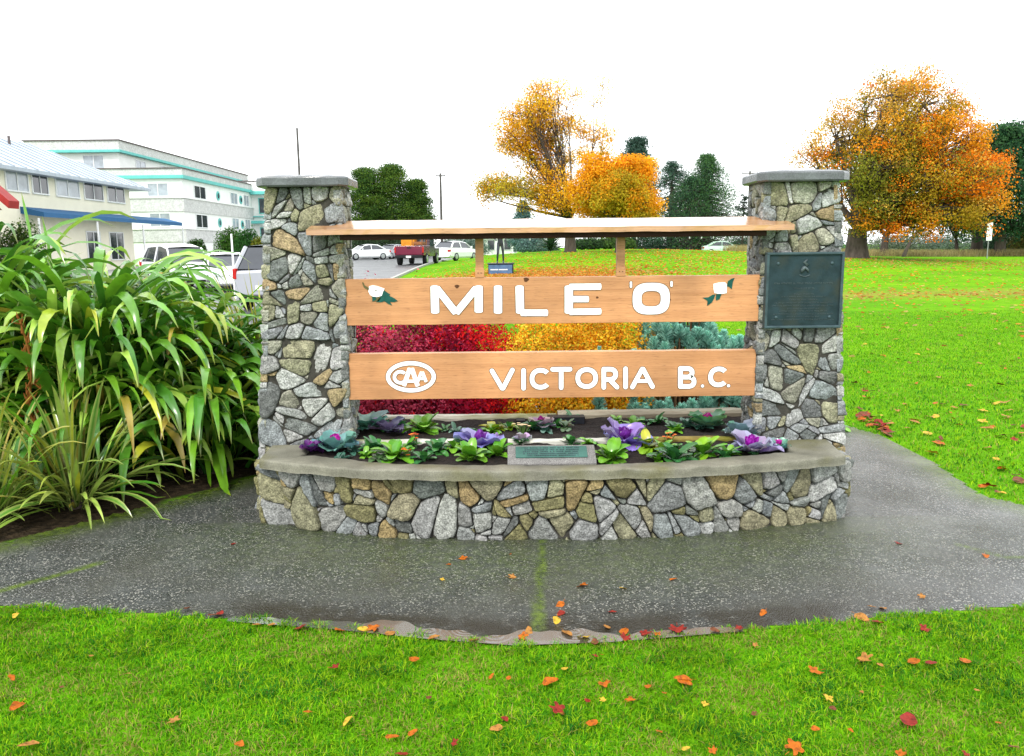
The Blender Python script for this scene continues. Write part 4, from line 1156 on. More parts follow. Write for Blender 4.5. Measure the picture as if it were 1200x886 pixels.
def flax(label, loc, n, lmin, lmax, wmin, wmax, seed, c0s, c1s, edge=None, erange=(0.5, 1.5), droop=(1.2, 3.4), azr=(0, 2 * PI), group=None, spread=0.25, yellow=0.12, cat='flax plant', name='flax_plant', trunkh=0.0, mound=None):
    R = random.Random(seed)
    root = thing(name, label, cat, loc, group=group)
    lv = []
    for i in range(n):
        az = R.uniform(*azr); t = R.random()
        el = erange[0] + (erange[1] - erange[0]) * t
        c0 = R.choice(c0s); c1 = R.choice(c1s)
        if R.random() < yellow: c1 = R.choice([(0.40, 0.42, 0.03), (0.32, 0.42, 0.03), (0.34, 0.26, 0.04)])
        k = R.uniform(0.8, 1.2); c0 = tuple(c * k for c in c0); c1 = tuple(c * k for c in c1)
        r = R.uniform(0, spread)
        if mound and i % 5:
            MR, MH = mound; zz_ = MH * R.uniform(0.02, 0.86); rr_ = MR * math.sqrt(1 - (zz_ / MH) ** 2) * R.uniform(0.2, 0.62)
            k_ = R.uniform(0.85, 1.2)
            lv.append(dict(base=(math.cos(az) * rr_, math.sin(az) * rr_, zz_ * 0.92), az=az + R.gauss(0, 0.35), el=R.uniform(0.35, 1.3), len=R.uniform(0.6, 1.25), w=R.uniform(wmin, wmax) * 0.8,
                           droop=R.uniform(2.0, 3.1), tw=R.uniform(-1.0, 1.0), c0=c0, c1=c1, edge=None))
            continue
        lv.append(dict(base=(math.cos(az) * r, math.sin(az) * r, R.uniform(0, 0.08) + trunkh * R.random()), az=az + R.gauss(0, 0.15), el=el, len=R.uniform(lmin, lmax) * (0.8 + 0.25 * t), w=R.uniform(wmin, wmax),
                       droop=R.uniform(*droop) * (1.0 if t < 0.9 else 0.6), tw=R.uniform(-0.9, 0.9), c0=c0, c1=c1, edge=(edge if edge and R.random() < 0.85 else None)))
    v, f, c = strap_leaves(lv)
    o = mesh_obj('leaves', v, f, M_leafg, root, cols=c, smooth=True)
    cr = MB(); cr.tube([(0, 0, -0.05), (0.01, 0, 0.05), (0, 0, 0.14 + trunkh)], [spread * 0.35, spread * 0.3, spread * 0.12], 12)
    cr.build('crown_base', M_bark, root, smooth=True)
    return root
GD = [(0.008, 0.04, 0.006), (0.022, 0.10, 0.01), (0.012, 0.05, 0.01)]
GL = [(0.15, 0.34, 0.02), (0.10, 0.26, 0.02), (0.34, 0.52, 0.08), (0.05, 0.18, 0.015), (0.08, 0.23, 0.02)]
gfx = 'broad leaved flax plants beside the left pillar'
for i, (x, y, n, lm, lx_, lab) in enumerate([
        (-2.45, 6.2, 480, 0.7, 1.1, 'arching flax clump nearest the left stone pillar'),
        (-3.05, 5.8, 620, 0.9, 1.65, 'large arching flax clump spilling over the path, middle of the bed'),
        (-3.95, 5.95, 620, 1.0, 1.9, 'large flax clump at the left edge of the photo with tall upright blades'),
        (-2.2, 5.72, 160, 0.5, 0.9, 'low flax clump hanging over the path edge beside the left pillar foot'),
        (-3.7, 7.1, 520, 1.0, 1.75, 'tall flax clump standing behind the other flax, before the parked cars')]):
    MR, MH = [(0.68, 1.02), (0.85, 1.42), (0.9, 1.55), (0.42, 0.55), (0.95, 1.4)][i]
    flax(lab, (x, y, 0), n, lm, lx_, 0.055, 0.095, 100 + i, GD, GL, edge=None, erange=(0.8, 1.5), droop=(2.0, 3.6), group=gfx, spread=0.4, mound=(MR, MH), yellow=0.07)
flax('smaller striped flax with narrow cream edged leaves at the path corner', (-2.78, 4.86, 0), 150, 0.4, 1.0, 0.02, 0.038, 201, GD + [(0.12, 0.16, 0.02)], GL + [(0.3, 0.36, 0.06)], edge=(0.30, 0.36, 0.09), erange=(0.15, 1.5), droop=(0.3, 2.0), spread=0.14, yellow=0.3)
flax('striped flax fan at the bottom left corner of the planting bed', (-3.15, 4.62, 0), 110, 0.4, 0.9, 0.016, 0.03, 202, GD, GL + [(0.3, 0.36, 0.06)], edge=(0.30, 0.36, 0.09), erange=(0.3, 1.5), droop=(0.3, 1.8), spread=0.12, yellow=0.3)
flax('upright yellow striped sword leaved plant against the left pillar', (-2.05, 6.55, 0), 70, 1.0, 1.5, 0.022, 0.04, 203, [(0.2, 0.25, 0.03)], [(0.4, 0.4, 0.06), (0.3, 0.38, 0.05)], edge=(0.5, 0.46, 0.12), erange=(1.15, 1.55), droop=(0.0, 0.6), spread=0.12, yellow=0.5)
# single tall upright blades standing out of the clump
def lone_blades():
    lv = []
    for px, py, Y, L, w, a in [(28, 235, 5.9, 0.75, 0.055, 1.35), (52, 262, 5.8, 0.7, 0.05, 1.4), (217, 306, 5.4, 0.55, 0.045, 2.5)]:
        q = D(px, py, Y); b = Vector((q.x + (0.03 if a < 2 else 0.22), Y, q.z - L * 0.92))
        az = PI if a < 2.4 else PI
        lv.append(dict(base=(b.x, b.y, b.z), az=az, el=math.atan2(L * 0.92, (b.x - q.x)), len=L, w=w, droop=0.05, tw=1.35, c0=(0.05, 0.17, 0.02), c1=(0.12, 0.3, 0.03), edge=None))
    return lv
fx3 = [o for o in COL.objects if o.get('label', '').startswith('large flax clump at the left')][0]
lv = lone_blades()
for l in lv:
    l['base'] = tuple(Vector(l['base']) - fx3.location)
    v, f, c = strap_leaves([l])
    mesh_obj('upright_blade', v, f, M_leafg, fx3, cols=c, smooth=True)
# dry brown seed stalk
c = MB(); q = D(28, 380, 5.0); R = random.Random(2)
pts = [(q.x + 0.02 * math.sin(k * 1.3), 5.0, max(0.0, q.z - 0.12 * (8 - k) + 0.0)) for k in range(9)]
c.tube(pts, [0.008] * 8 + [0.003], 6, col=(0.3, 0.13, 0.03))
for k in range(3, 9):
    for _ in range(10):
        p = Vector(pts[k]) + Vector((R.gauss(0, 0.02), R.gauss(0, 0.02), R.uniform(-0.06, 0.05)))
        c.tube([pts[k], p, p + Vector((R.gauss(0, 0.01), 0, 0.03))], [0.003, 0.007, 0.002], 5, col=(0.32, 0.12, 0.03))
o = c.build('dry_seed_stalk', M_leaf)
tag(o, 'dry rust brown seed stalk standing in the striped flax', 'seed stalk')

# ------------------------------------------------------------------ bedding plants in the planter
def leafblade(base, az, el, L, w, droop, cup, c0, c1, K=5, ruffle=0.0, R=random, M=5, wprof=None):
    """broad leaf with a stalk: grid K x M"""
    out = Vector((math.cos(az), math.sin(az), 0)); side = Vector((-out.y, out.x, 0)); p = Vector(base)
    V = []; Fc = []; Cc = []
    for k in range(K + 1):
        t = k / K
        tang = out * math.cos(el) + Vector((0, 0, 1)) * math.sin(el)
        nrm = -out * math.sin(el) + Vector((0, 0, 1)) * math.cos(el)
        ww = w * (wprof(t) if wprof else (0.12 + 0.88 * math.sin(PI * min(1, (t * 0.9 + 0.06))) ** 0.8))
        for m in range(M):
            s_ = (m / (M - 1) - 0.5) * 2
            rz = R.uniform(-1, 1) * ruffle * (abs(s_) ** 2) * w + (R.uniform(-1, 1) * ruffle * w * 0.6 if k == K else 0)
            V.append(p + side * s_ * ww / 2 + nrm * (abs(s_) ** 1.6 * cup * ww + rz))
            mix = max(t * 0.9, abs(s_) * 0.7)
            mid = 1.25 if abs(s_) < 0.1 else 1.0
            Cc.append(tuple(min(0.8, (c0[i] * (1 - mix) + c1[i] * mix) * mid) for i in range(3)))
        if k:
            for m in range(M - 1):
                a = (k - 1) * M + m
                Fc.append((a, a + 1, a + M + 1, a + M))
        p = p + tang * (L / K); el -= droop / K
    return V, Fc, Cc
def rosette(name, label, cat, loc, leaves, seed, group=None, mat_=None, extra=None):
    R = random.Random(seed)
    root = thing(name, label, cat, loc, group=group)
    V = []; Fc = []; Cc = []
    for kw in leaves(R):
        v, f, c = leafblade(R=R, **kw); b = len(V)
        V += v; Fc += [tuple(i + b for i in q) for q in f]; Cc += c
    o = mesh_obj('leaves', V, Fc, mat_ or M_leafg, root, cols=Cc, smooth=True)
    if extra:
        V = []; Fc = []; Cc = []
        for kw in extra[1](R):
            v, f, c = leafblade(R=R, **kw); b = len(V)
            V += v; Fc += [tuple(i + b for i in q) for q in f]; Cc += c
        mesh_obj(extra[0], V, Fc, mat_ or M_leafg, root, cols=Cc, smooth=True)
    return root
round_w = lambda t: 0.16 if t < 0.25 else 0.16 + 0.84 * math.sin(PI * min(1.0, max(0.0, (t - 0.25) / 0.75) * 0.86 + 0.1)) ** 0.6
def kale(size, outc, inc, n=11):
    def gen(R):
        for i in range(n):
            az = i * 2.4 + R.uniform(-0.2, 0.2); t = i / n
            yield dict(base=(0, 0, 0.02), az=az, el=0.2 + 0.75 * t + R.uniform(-0.15, 0.15), L=size * R.uniform(0.75, 1.1), w=size * R.uniform(0.75, 1.05), droop=R.uniform(-0.2, 0.9), cup=0.2, c0=inc, c1=tuple(q * R.uniform(0.75, 1.25) for q in outc), ruffle=0.09, K=7, M=7, wprof=round_w)
    return gen
def heart(size, c):
    def gen(R):
        for i in range(12):
            az = i * 2.4; t = i / 12
            yield dict(base=(0, 0, 0.045), az=az, el=0.65 + 0.75 * t, L=size * R.uniform(0.4, 0.55), w=size * 0.42, droop=-0.9, cup=0.25, c0=c, c1=tuple(q * 1.3 for q in c), ruffle=0.12, K=5, M=7)
    return gen
def prim(size, cols, n=15):
    def gen(R):
        for i in range(n):
            c = R.choice(cols)
            yield dict(base=(R.uniform(-.01, .01), R.uniform(-.01, .01), 0.01), az=i * 2.4 + R.uniform(-.3, .3), el=R.uniform(0.3, 1.35), L=size * R.uniform(0.5, 1.0), w=size * R.uniform(0.36, 0.52), droop=R.uniform(0.5, 1.5), cup=0.12, c0=tuple(q * 0.8 for q in c), c1=c, ruffle=0.03, K=7, M=5, wprof=round_w)
    return gen
LAV = (0.24, 0.24, 0.47); PUR = (0.13, 0.02, 0.22); MAG = (0.36, 0.015, 0.27); BLG = (0.13, 0.30, 0.27); DKP = (0.09, 0.03, 0.13)
def soil_at(px, py, lift=0.0):
    z = 0.40
    for _ in range(6):
        q = G(px, py, z); z = soil_z(q.x, q.y)
    return (q.x, q.y, z - 0.01 + lift)
gk = 'ornamental kale in the planter'; gp = 'green primroses in the planter'
for i, (px, py, sz, oc_, ic_, hc, lab) in enumerate([
        (366, 531, 0.07, DKP, PUR, (0.22, 0.03, 0.25), 'small dark purple kale at the far left corner of the planter'),
        (393, 530, 0.13, BLG, (0.10, 0.22, 0.22), MAG, 'blue green kale with magenta heart at the left end of the front row'),
        (563, 523, 0.13, LAV, (0.2, 0.08, 0.42), PUR, 'lavender kale just left of the small granite marker'),
        (732, 517, 0.14, LAV, (0.22, 0.08, 0.45), PUR, 'lavender kale in the second row right of the granite marker'),
        (880, 533, 0.14, (0.33, 0.37, 0.5), (0.25, 0.10, 0.36), (0.27, 0.01, 0.3), 'large pale lilac kale with violet heart at the right end'),
        (912, 529, 0.065, BLG, (0.1, 0.2, 0.2), (0.42, 0.015, 0.3), 'little magenta hearted kale in the right corner of the planter'),
        (828, 503, 0.12, (0.09, 0.25, 0.07), BLG, (0.40, 0.01, 0.22), 'tall green leaved kale with magenta heart by the right pillar'),
        (634, 502, 0.08, (0.42, 0.4, 0.42), (0.3, 0.05, 0.22), (0.3, 0.01, 0.2), 'small crimson and cream kale in the back row at the middle'),
        (868, 515, 0.11, (0.16, 0.24, 0.24), (0.1, 0.17, 0.18), None, 'grey green kale leaning on the foot of the right pillar'),
        (432, 503, 0.135, (0.10, 0.26, 0.2), (0.05, 0.16, 0.07), None, 'broad blue green cabbage leaves at the foot of the left pillar'),
        (455, 508, 0.11, (0.18, 0.17, 0.28), (0.08, 0.05, 0.13), None, 'grey purple kale behind the front row, left end'),
        (612, 517, 0.055, (0.4, 0.38, 0.42), (0.25, 0.2, 0.28), None, 'pale withered kale behind the granite marker')]):
    rosette('ornamental_kale', lab, 'kale', soil_at(px, py), kale(sz * 1.25, oc_, ic_, 10), 300 + i, gk, extra=('heart', heart(sz * 1.25, hc)) if hc else None)
LIME = [(0.12, 0.32, 0.02), (0.08, 0.27, 0.02), (0.16, 0.36, 0.03)]; YEL = [(0.3, 0.42, 0.02), (0.2, 0.38, 0.02), (0.4, 0.4, 0.02)]; DGR = [(0.05, 0.2, 0.04), (0.04, 0.16, 0.05)]
for i, (px, py, sz, cc_, lab) in enumerate([
        (462, 538, 0.12, LIME, 'bright green primrose third from the left in the front row'),
        (496, 506, 0.12, LIME, 'bushy green primrose in the back row near the left pillar'),
        (513, 530, 0.09, DGR, 'small dark green primrose behind the front row, left half'),
        (497, 541, 0.085, DGR, 'dark green primrose with rusty leaf at the front edge, left half'),
        (551, 541, 0.115, LIME, 'broad green primrose leaning on the rim left of the marker'),
        (583, 534, 0.09, LIME, 'bright green primrose touching the left side of the granite marker'),
        (578, 505, 0.085, YEL, 'yellow green primrose in the back row above the lavender kale'),
        (533, 526, 0.08, DGR + LIME, 'small mixed green primrose above the broad front one'),
        (716, 540, 0.12, LIME, 'bright green primrose just right of the granite marker'),
        (757, 526, 0.10, YEL, 'yellowing primrose between two green ones, right half'),
        (790, 541, 0.125, DGR, 'primrose with red leaf stalks at the front of the right half'),
        (823, 533, 0.115, [(0.2, 0.4, 0.02), (0.1, 0.3, 0.02)], 'lime green primrose second from the right end'),
        (742, 500, 0.07, LIME, 'small green primrose behind the lavender kale, right half'),
        (771, 497, 0.08, DGR, 'dark green seedling in the back row, right half'),
        (790, 503, 0.07, DGR, 'dark leaved seedling in the back row before the spruce'),
        (690, 523, 0.06, LIME, 'tiny green primrose behind the right end of the marker'),
        (556, 508, 0.06, DGR, 'small dusty green seedling in the back row, left of centre'),
        (535, 507, 0.06, [(0.1, 0.22, 0.15)], 'small blue green seedling in the back row, left half'),
        (440, 531, 0.085, DGR, 'dark green primrose between the blue green kale and the first bright primrose'),
        (478, 527, 0.075, DGR + LIME, 'little mixed green primrose above the rusty one, left half'),
        (610, 521, 0.06, DGR, 'tiny dark primrose peeping over the left end of the marker'),
        (670, 521, 0.07, DGR, 'low dark primrose behind the middle of the marker'),
        (848, 537, 0.085, DGR, 'dark primrose between the lime green one and the pale lilac kale'),
        (804, 500, 0.075, [(0.09, 0.2, 0.13)], 'blue green seedling left of the tall magenta hearted kale'),
        (470, 503, 0.07, DGR, 'dark seedling in the back row beside the bushy primrose'),
        (596, 502, 0.07, DGR + YEL, 'mixed green seedling left of the small black light box'),
        (770, 541, 0.075, LIME, 'little bright primrose at the rim left of the red stalked one')]):
    rosette('primrose', lab, 'primrose', soil_at(px, py), prim(sz * 1.35, cc_, 14 if sz < 0.09 else 24), 340 + i, gp)
Rs = random.Random(77); sl_ = []
for k in range(46):
    row = k % 2
    px = Rs.uniform(415, 860); py = Rs.uniform(492, 508) if row else Rs.uniform(521, 540)
    if 590 < px < 708 and not row: continue
    if not row: px = 385 + (px - 415) * 1.14
    sl_.append((px, py))
for k, (px, py) in enumerate(sl_):
    rosette('seedling', 'small dark green seedling filling the %s row of the planter bed' % ('back' if py < 510 else 'front'), 'seedling', soil_at(px, py), prim(Rs.uniform(0.06, 0.11), Rs.choice([DGR, DGR, LIME, [(0.07, 0.14, 0.05)], [(0.05, 0.14, 0.1)]]), 12), 800 + k, 'seedlings in the %s row of the planter' % ('back' if py < 510 else 'front'))
M_flower = mat('orange_petal', rough=0.6, var=0.1, scale=20, attr=True, trans=0.2)
for i, (px, py, lab) in enumerate([(783, 518, 'orange flowered bedding plant in the right half of the planter'), (487, 521, 'rusty orange bedding plant in the left half of the planter'), (478, 540, 'red brown withered bedding plant at the front rim, left half'), (612, 510, 'pale peach flower behind the granite marker')]):
    R = random.Random(400 + i); root = thing('bedding_flower', lab, 'flower', soil_at(px, py), group='small orange flowers in the planter')
    c = MB(); heads = []
    for k in range(9):
        h = Vector((R.gauss(0, 0.018), R.gauss(0, 0.015), R.uniform(0.04, 0.085))); heads.append(h)
        c.tube([(0, 0, 0), h * 0.5 + Vector((0.003, 0, 0)), h], 0.0025, 5)
    MATS.get('x'); c.build('stems', mat('stem_green', (0.08, 0.16, 0.03), 0.6, 0.2, 20), root)
    V = []; Fc = []; Cc = []
    for h in heads:
        for a in range(6):
            col = R.choice([(0.65, 0.13, 0.02), (0.7, 0.25, 0.03), (0.5, 0.06, 0.02)]) if i != 3 else (0.7, 0.5, 0.3)
            v, f, cc_ = leafblade(base=h, az=a * 1.047 + R.uniform(-.2, .2), el=0.5, L=0.014, w=0.012, droop=0.6, cup=0.1, c0=col, c1=col, K=3, M=3, R=R); b = len(V)
            V += v; Fc += [tuple(q + b for q in x) for x in f]; Cc += cc_
    mesh_obj('petals', V, Fc, M_flower, root, cols=Cc, smooth=True)
# black ground lights in the bed
for px, py, w, h, lab in [(664, 497, 0.25, 0.055, 'wide black floodlight box lying in the soil behind the marker'), (610, 495, 0.06, 0.035, 'small black light box in the soil, left of the wide one')]:
    x, y, z = soil_at(px, py); root = thing('ground_light', lab, 'light', (x, y + 0.06, z))
    c = MB(); c.box(-w / 2, w / 2, -0.05, 0.05, 0.0, h, bev=0.005); c.build('housing', M_black, root)
    c = MB(); c.box(-w / 2 + 0.008, w / 2 - 0.008, -0.053, -0.0505, 0.008, h - 0.008); c.build('lens', M_glass, root)

# ------------------------------------------------------------------ shrubs behind the sign
def dome_shrub(name, label, cat, loc, lobes, n, size, cols, seed, core, aspect=0.55, group=None, shell=0.5, spiky=0.0):
    rng = np.random.default_rng(seed)
    root = thing(name, label, cat, loc, group=group)
    P = []; ci = []; DN = []
    w = np.array([l[3] * l[5] for l in lobes]); w = w / w.sum()
    for li, l in enumerate(lobes):
        k = int(n * w[li]); d = rng.normal(size=(k, 3)); d[:, 2] = np.abs(d[:, 2]) * 1.0 - 0.25 * rng.random(k); d /= np.linalg.norm(d, axis=1)[:, None]
        r = (1 - shell * rng.random(k) ** 1.7)
        # bumpy outline made of small sprays
        spray = np.array([noise.noise(Vector(q * 4.0) + Vector((seed, li, 0))) for q in d]) * 0.22 + np.array([noise.noise(Vector(q * 11.0) + Vector((seed, li, 5))) for q in d]) * 0.13
        r = r * (1 + spray) + rng.exponential(spiky, k) if spiky > 0 else r * (1 + spray)
        P.append(np.array(l[:3]) + d * r[:, None] * np.array(l[3:6])); DN.append(d + 0.6 * np.stack([np.sin(P[-1][:, 0] * 31), np.sin(P[-1][:, 1] * 29 + 1), np.sin(P[-1][:, 2] * 33)], 1) * (0.5 if n > 20000 else 0.1)); cb = l[6] if len(l) > 6 else -1
        pick = np.where(rng.random(k) < 0.75, cb, rng.integers(0, len(cols), k)) if cb >= 0 else rng.integers(0, len(cols), k)
        ci.append(pick)
    P = np.concatenate(P); ci = np.concatenate(ci)
    DN = np.concatenate(DN); ok = P[:, 2] > 0.02; P = P[ok]; ci = ci[ok]; DN = DN[ok]
    v, f = leaf_quads(P, np.full(len(P), size), DN, aspect=aspect, rng=rng)
    # patches of tone across the bush
    tn = np.array([noise.noise(Vector(p * 5.5)) for p in P]) * 0.45 + 1
    c = jitter_cols(np.asarray(cols)[ci] * tn[:, None], len(P), 0.3, rng)
    mesh_obj('foliage', v, f, M_leaf, root, cols=np.repeat(c, 4, axis=0))
    b = MB()
    for l in lobes:
        for _ in range(14):
            a = rng.uniform(0, 2 * PI); e = rng.uniform(0.2, 1.4)
            tip = Vector((l[0] + math.cos(a) * math.cos(e) * l[3] * 0.8, l[1] + math.sin(a) * math.cos(e) * l[4] * 0.8, max(0.03, l[2] + math.sin(e) * l[5] * 0.8)))
            st0 = Vector((l[0] * 0.6, l[1] * 0.6, -0.02))
            b.tube([st0, st0.lerp(tip, 0.5) + Vector((0, 0, 0.05)), tip], [0.012, 0.007, 0.003], 4)
    b.build('stems', core, root)
    return root
M_twig = mat('dark_twigs', (0.05, 0.02, 0.018), 0.8, 0.3, 20)
M_twigb = mat('brown_twigs', (0.10, 0.06, 0.03), 0.8, 0.3, 20)
RED = [(0.42, 0.010, 0.045), (0.2, 0.012, 0.04), (0.66, 0.016, 0.02), (0.15, 0.02, 0.05), (0.6, 0.08, 0.15)]
gb = 'barberry bushes behind the planter'
dome_shrub('barberry_bush', 'deep crimson barberry bush behind the left end of the boards', 'bush', (-0.95, 6.35, 0), [(-0.4, 0.1, 0.1, 0.5, 0.5, 1.1, 3), (-0.1, 0, 0.1, 0.55, 0.5, 1.15, 4), (0.3, 0.05, 0.1, 0.52, 0.5, 1.14, 1), (0.05, -0.3, 0.05, 0.5, 0.4, 0.9, 4)], 85000, 0.027, RED, 51, M_twig, group=gb, spiky=0.006)
dome_shrub('barberry_bush', 'bright red barberry bush between the crimson and the golden ones', 'bush', (-0.36, 6.4, 0), [(0, 0, 0.1, 0.5, 0.45, 1.12, 2), (-0.15, -0.25, 0.1, 0.4, 0.35, 0.85, 0)], 52000, 0.027, RED, 52, M_twig, group=gb, spiky=0.006)
ORG = [(0.8, 0.38, 0.012), (0.82, 0.46, 0.02), (0.7, 0.24, 0.01), (0.8, 0.55, 0.05), (0.55, 0.42, 0.03)]
dome_shrub('barberry_bush', 'golden orange barberry dome behind the middle of the boards', 'bush', (0.44, 6.45, 0), [(-0.05, 0, 0.1, 0.6, 0.55, 1.13), (0.38, 0.1, 0.1, 0.55, 0.5, 1.12)], 70000, 0.026, ORG, 53, M_twigb, group=gb)
# blue spruce cushions: clusters of upright shoots with radiating needles
def spruce_cushion(label, loc, shoots, seed, group='dwarf blue spruces behind the planter'):
    rng = np.random.default_rng(seed); root = thing('dwarf_spruce', label, 'spruce', loc, group=group)
    V = []; C_ = []
    b = MB()
    for (x, y, z, h, r) in shoots:
        n = 300
        t = rng.random(n); az = rng.uniform(0, 2 * PI, n)
        ax = np.array([x * 1.0, y * 1.0, z])
        L = r * (1.15 - 0.75 * t) * rng.uniform(0.8, 1.15, n); up = 0.5 + 0.5 * t
        base = ax + np.stack([0 * t, 0 * t, t * h], 1)
        d = np.stack([np.cos(az), np.sin(az), up], 1); d /= np.linalg.norm(d, axis=1)[:, None]
        tip = base + d * L[:, None]; sd = np.cross(d, rng.normal(size=(n, 3))); sd /= np.linalg.norm(sd, axis=1)[:, None]; sd *= 0.0042
        V.append(np.stack([base - sd, base + sd, tip + sd * 0.5, tip - sd * 0.5], 1).reshape(-1, 3))
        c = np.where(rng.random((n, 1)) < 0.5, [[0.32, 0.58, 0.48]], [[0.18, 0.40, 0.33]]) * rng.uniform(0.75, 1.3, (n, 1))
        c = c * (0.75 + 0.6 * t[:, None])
        C_.append(np.repeat(c, 4, axis=0))
        b.tube([(x * 0.7, y * 0.7, 0), (x * 0.95, y * 0.95, z * 0.6), (x, y, z + h)], [0.012, 0.008, 0.003], 5)
    V = np.concatenate(V); C_ = np.concatenate(C_)
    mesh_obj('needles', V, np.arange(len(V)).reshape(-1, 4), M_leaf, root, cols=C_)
    b.build('stems', M_twigb, root)
R = random.Random(6)
def dome_shoots(n, rx, ry, H, cx=0, cy=0):
    o = []
    for _ in range(n):
        a = R.uniform(0, 2 * PI); q = R.random() ** 0.5
        x, y = cx + rx * q * math.cos(a), cy + ry * q * math.sin(a)
        z = H * math.sqrt(max(0.03, 1 - q * q)) * R.uniform(0.75, 1.0)
        o.append((x, y, max(0.02, z - 0.14), R.uniform(0.10, 0.17), R.uniform(0.055, 0.085)))
    for _ in range(n):     # lower skirt
        a = R.uniform(0, 2 * PI); q = R.uniform(0.5, 1.02)
        x, y = cx + rx * q * math.cos(a), cy + ry * q * math.sin(a)
        o.append((x, y, max(0.02, H * R.uniform(0.1, 0.9) * math.sqrt(max(0.03, 1 - min(1, q) ** 2)) ), R.uniform(0.09, 0.14), R.uniform(0.055, 0.08)))
    return o
spruce_cushion('largest blue green dwarf spruce, behind the right half of the boards', (1.38, 6.45, 0), dome_shoots(130, 0.5, 0.45, 1.26), 61)
spruce_cushion('small blue green spruce mound at the right end, beside the lawn', (1.82, 6.3, 0), dome_shoots(60, 0.3, 0.4, 1.0), 62)
spruce_cushion('low blue green spruce mound in front of the golden barberry', (0.98, 5.82, 0), dome_shoots(50, 0.55, 0.25, 0.52), 63)
spruce_cushion('single narrow spruce shoot rising before the golden barberry', (0.66, 5.95, 0), [(0, 0, 0.15 + k * 0.115, 0.13, 0.04 + 0.008 * (5 - k)) for k in range(6)] , 64)
spruce_cushion('short spruce shoot between the golden barberry and the large spruce', (0.93, 6.0, 0), [(0, 0, 0.2 + k * 0.12, 0.14, 0.06) for k in range(5)], 65)
# small leafy plants and red leaves beside the right pillar
rosette('ground_cover_plant', 'green leafy plant on the bed edge right of the right pillar', 'plant', (2.78, 6.75, 0), prim(0.16, LIME, 26), 71)

# ------------------------------------------------------------------ grass blades
def in_bed(x, y): return in_poly(x, y, BED) | in_poly(x, y, BED2)
def grass_patch(name, label, x0, x1, y0, y1, dens_fn, h, w, seed, maxn):
    rng = np.random.default_rng(seed)
    x = rng.uniform(x0, x1, maxn); y = rng.uniform(y0, y1, maxn)
    keep = rng.random(maxn) < dens_fn(x, y); x = x[keep]; y = y[keep]
    n = len(x); z = hz(x, y)
    # worn thin spots and tufts
    tn = np.array([noise.noise(Vector((a * 3.1, b * 3.1, seed))) for a, b in zip(x, y)])
    tf = np.array([noise.noise(Vector((a * 13, b * 13, seed + 4))) for a, b in zip(x, y)])
    hh = h * rng.uniform(0.5, 1.25, n) * (1 + 0.35 * tn + 0.75 * tf)
    az = rng.uniform(0, 2 * PI, n); ln = rng.uniform(0.3, 1.5, n)
    az = az + 2.2 * tf
    dx, dy = np.cos(az), np.sin(az); ww = w * rng.uniform(0.6, 1.3, n)
    b = np.stack([x, y, z], 1); s_ = np.stack([-dy, dx, 0 * x], 1) * ww[:, None] / 2
    m = b + np.stack([dx * hh * ln * 0.35, dy * hh * ln * 0.35, hh * 0.6], 1)
    t = b + np.stack([dx * hh * ln * 1.0, dy * hh * ln * 1.0, hh * (1.05 - 0.3 * ln)], 1)
    V = np.stack([b - s_, b + s_, m + s_ * 0.85, m - s_ * 0.85, t], 1).reshape(-1, 3)
    i = np.arange(n) * 5
    q = np.stack([i, i + 1, i + 2, i + 3], 1); tr = np.stack([i + 3, i + 2, i + 4, i + 4], 1)
    me_f = np.concatenate([q])
    pal = np.array([(0.10, 0.29, 0.004), (0.145, 0.36, 0.005), (0.055, 0.215, 0.006), (0.24, 0.40, 0.01), (0.025, 0.14, 0.012)])
    ci = np.clip(((tn + tf * 0.8) * 2.6 + 2.0 + rng.normal(0, 1.1, n)).astype(int), 0, 4)
    c = pal[ci] * rng.uniform(0.75, 1.3, n)[:, None]
    dead = rng.random(n) < 0.04 + (0.3 if y1 < 6 else 0.12) * np.clip(-tn * 2.5 + 0.1, 0, 1)
    c[dead] = np.array((0.30, 0.26, 0.07)) * rng.uniform(0.6, 1.2, dead.sum())[:, None]
    c5 = np.repeat(c, 5, axis=0)
    me = bpy.data.meshes.new(name)
    me.vertices.add(n * 5); me.vertices.foreach_set('co', V.astype(np.float32).ravel())
    loops = np.concatenate([np.stack([i, i + 1, i + 2, i + 3], 1), np.stack([i + 3, i + 2, i + 4], 1)], 1).ravel()
    me.loops.add(n * 7); me.loops.foreach_set('vertex_index', loops.astype(np.int32))
    me.polygons.add(n * 2); st = np.stack([np.arange(n) * 7, np.arange(n) * 7 + 4], 1).ravel()
    me.polygons.foreach_set('loop_start', st.astype(np.int32)); me.update(calc_edges=True)
    me.materials.append(M_grass)
    a = me.attributes.new('Col', 'FLOAT_COLOR', 'POINT'); cc = np.ones((n * 5, 4), np.float32); cc[:, :3] = c5; a.data.foreach_set('color', cc.ravel())
    o = bpy.data.objects.new(name, me); COL.objects.link(o)
    return tag(o, label, 'grass', kind='stuff')
def dens_front(x, y):
    d = np.where((y < front_y(x) + 0.01 + 0.02 * np.sin(x * 31 + np.sin(x * 13) * 2)), 1.0, 0.0)
    d = d * np.clip(1.0 - (np.abs(x) - 2.4) / 2.4, 0.3, 1.0) * np.clip(1.0 - (1.9 - y) / 1.2, 0.3, 1.0)
    # thin worn patches
    return d
grass_patch('front_grass', 'short bright green lawn grass in front of the path', -5, 5, 0.6, 4.3, dens_front, 0.024, 0.0032, 31, 1000000)
def dens_right(x, y):
    out = ~in_poly(x, y, PATH_POLY) & ~in_bed(x, y) & (y > front_y(np.clip(x, -6, 6)) + 0.2)
    return out * np.clip(1.15 - (y - 4) / 16.0, 0.12, 1) * (x > -1.4)
grass_patch('right_grass', 'short green lawn grass right of and behind the stone planter', -1.4, 13, 4.4, 19, dens_right, 0.028, 0.0065, 32, 520000)

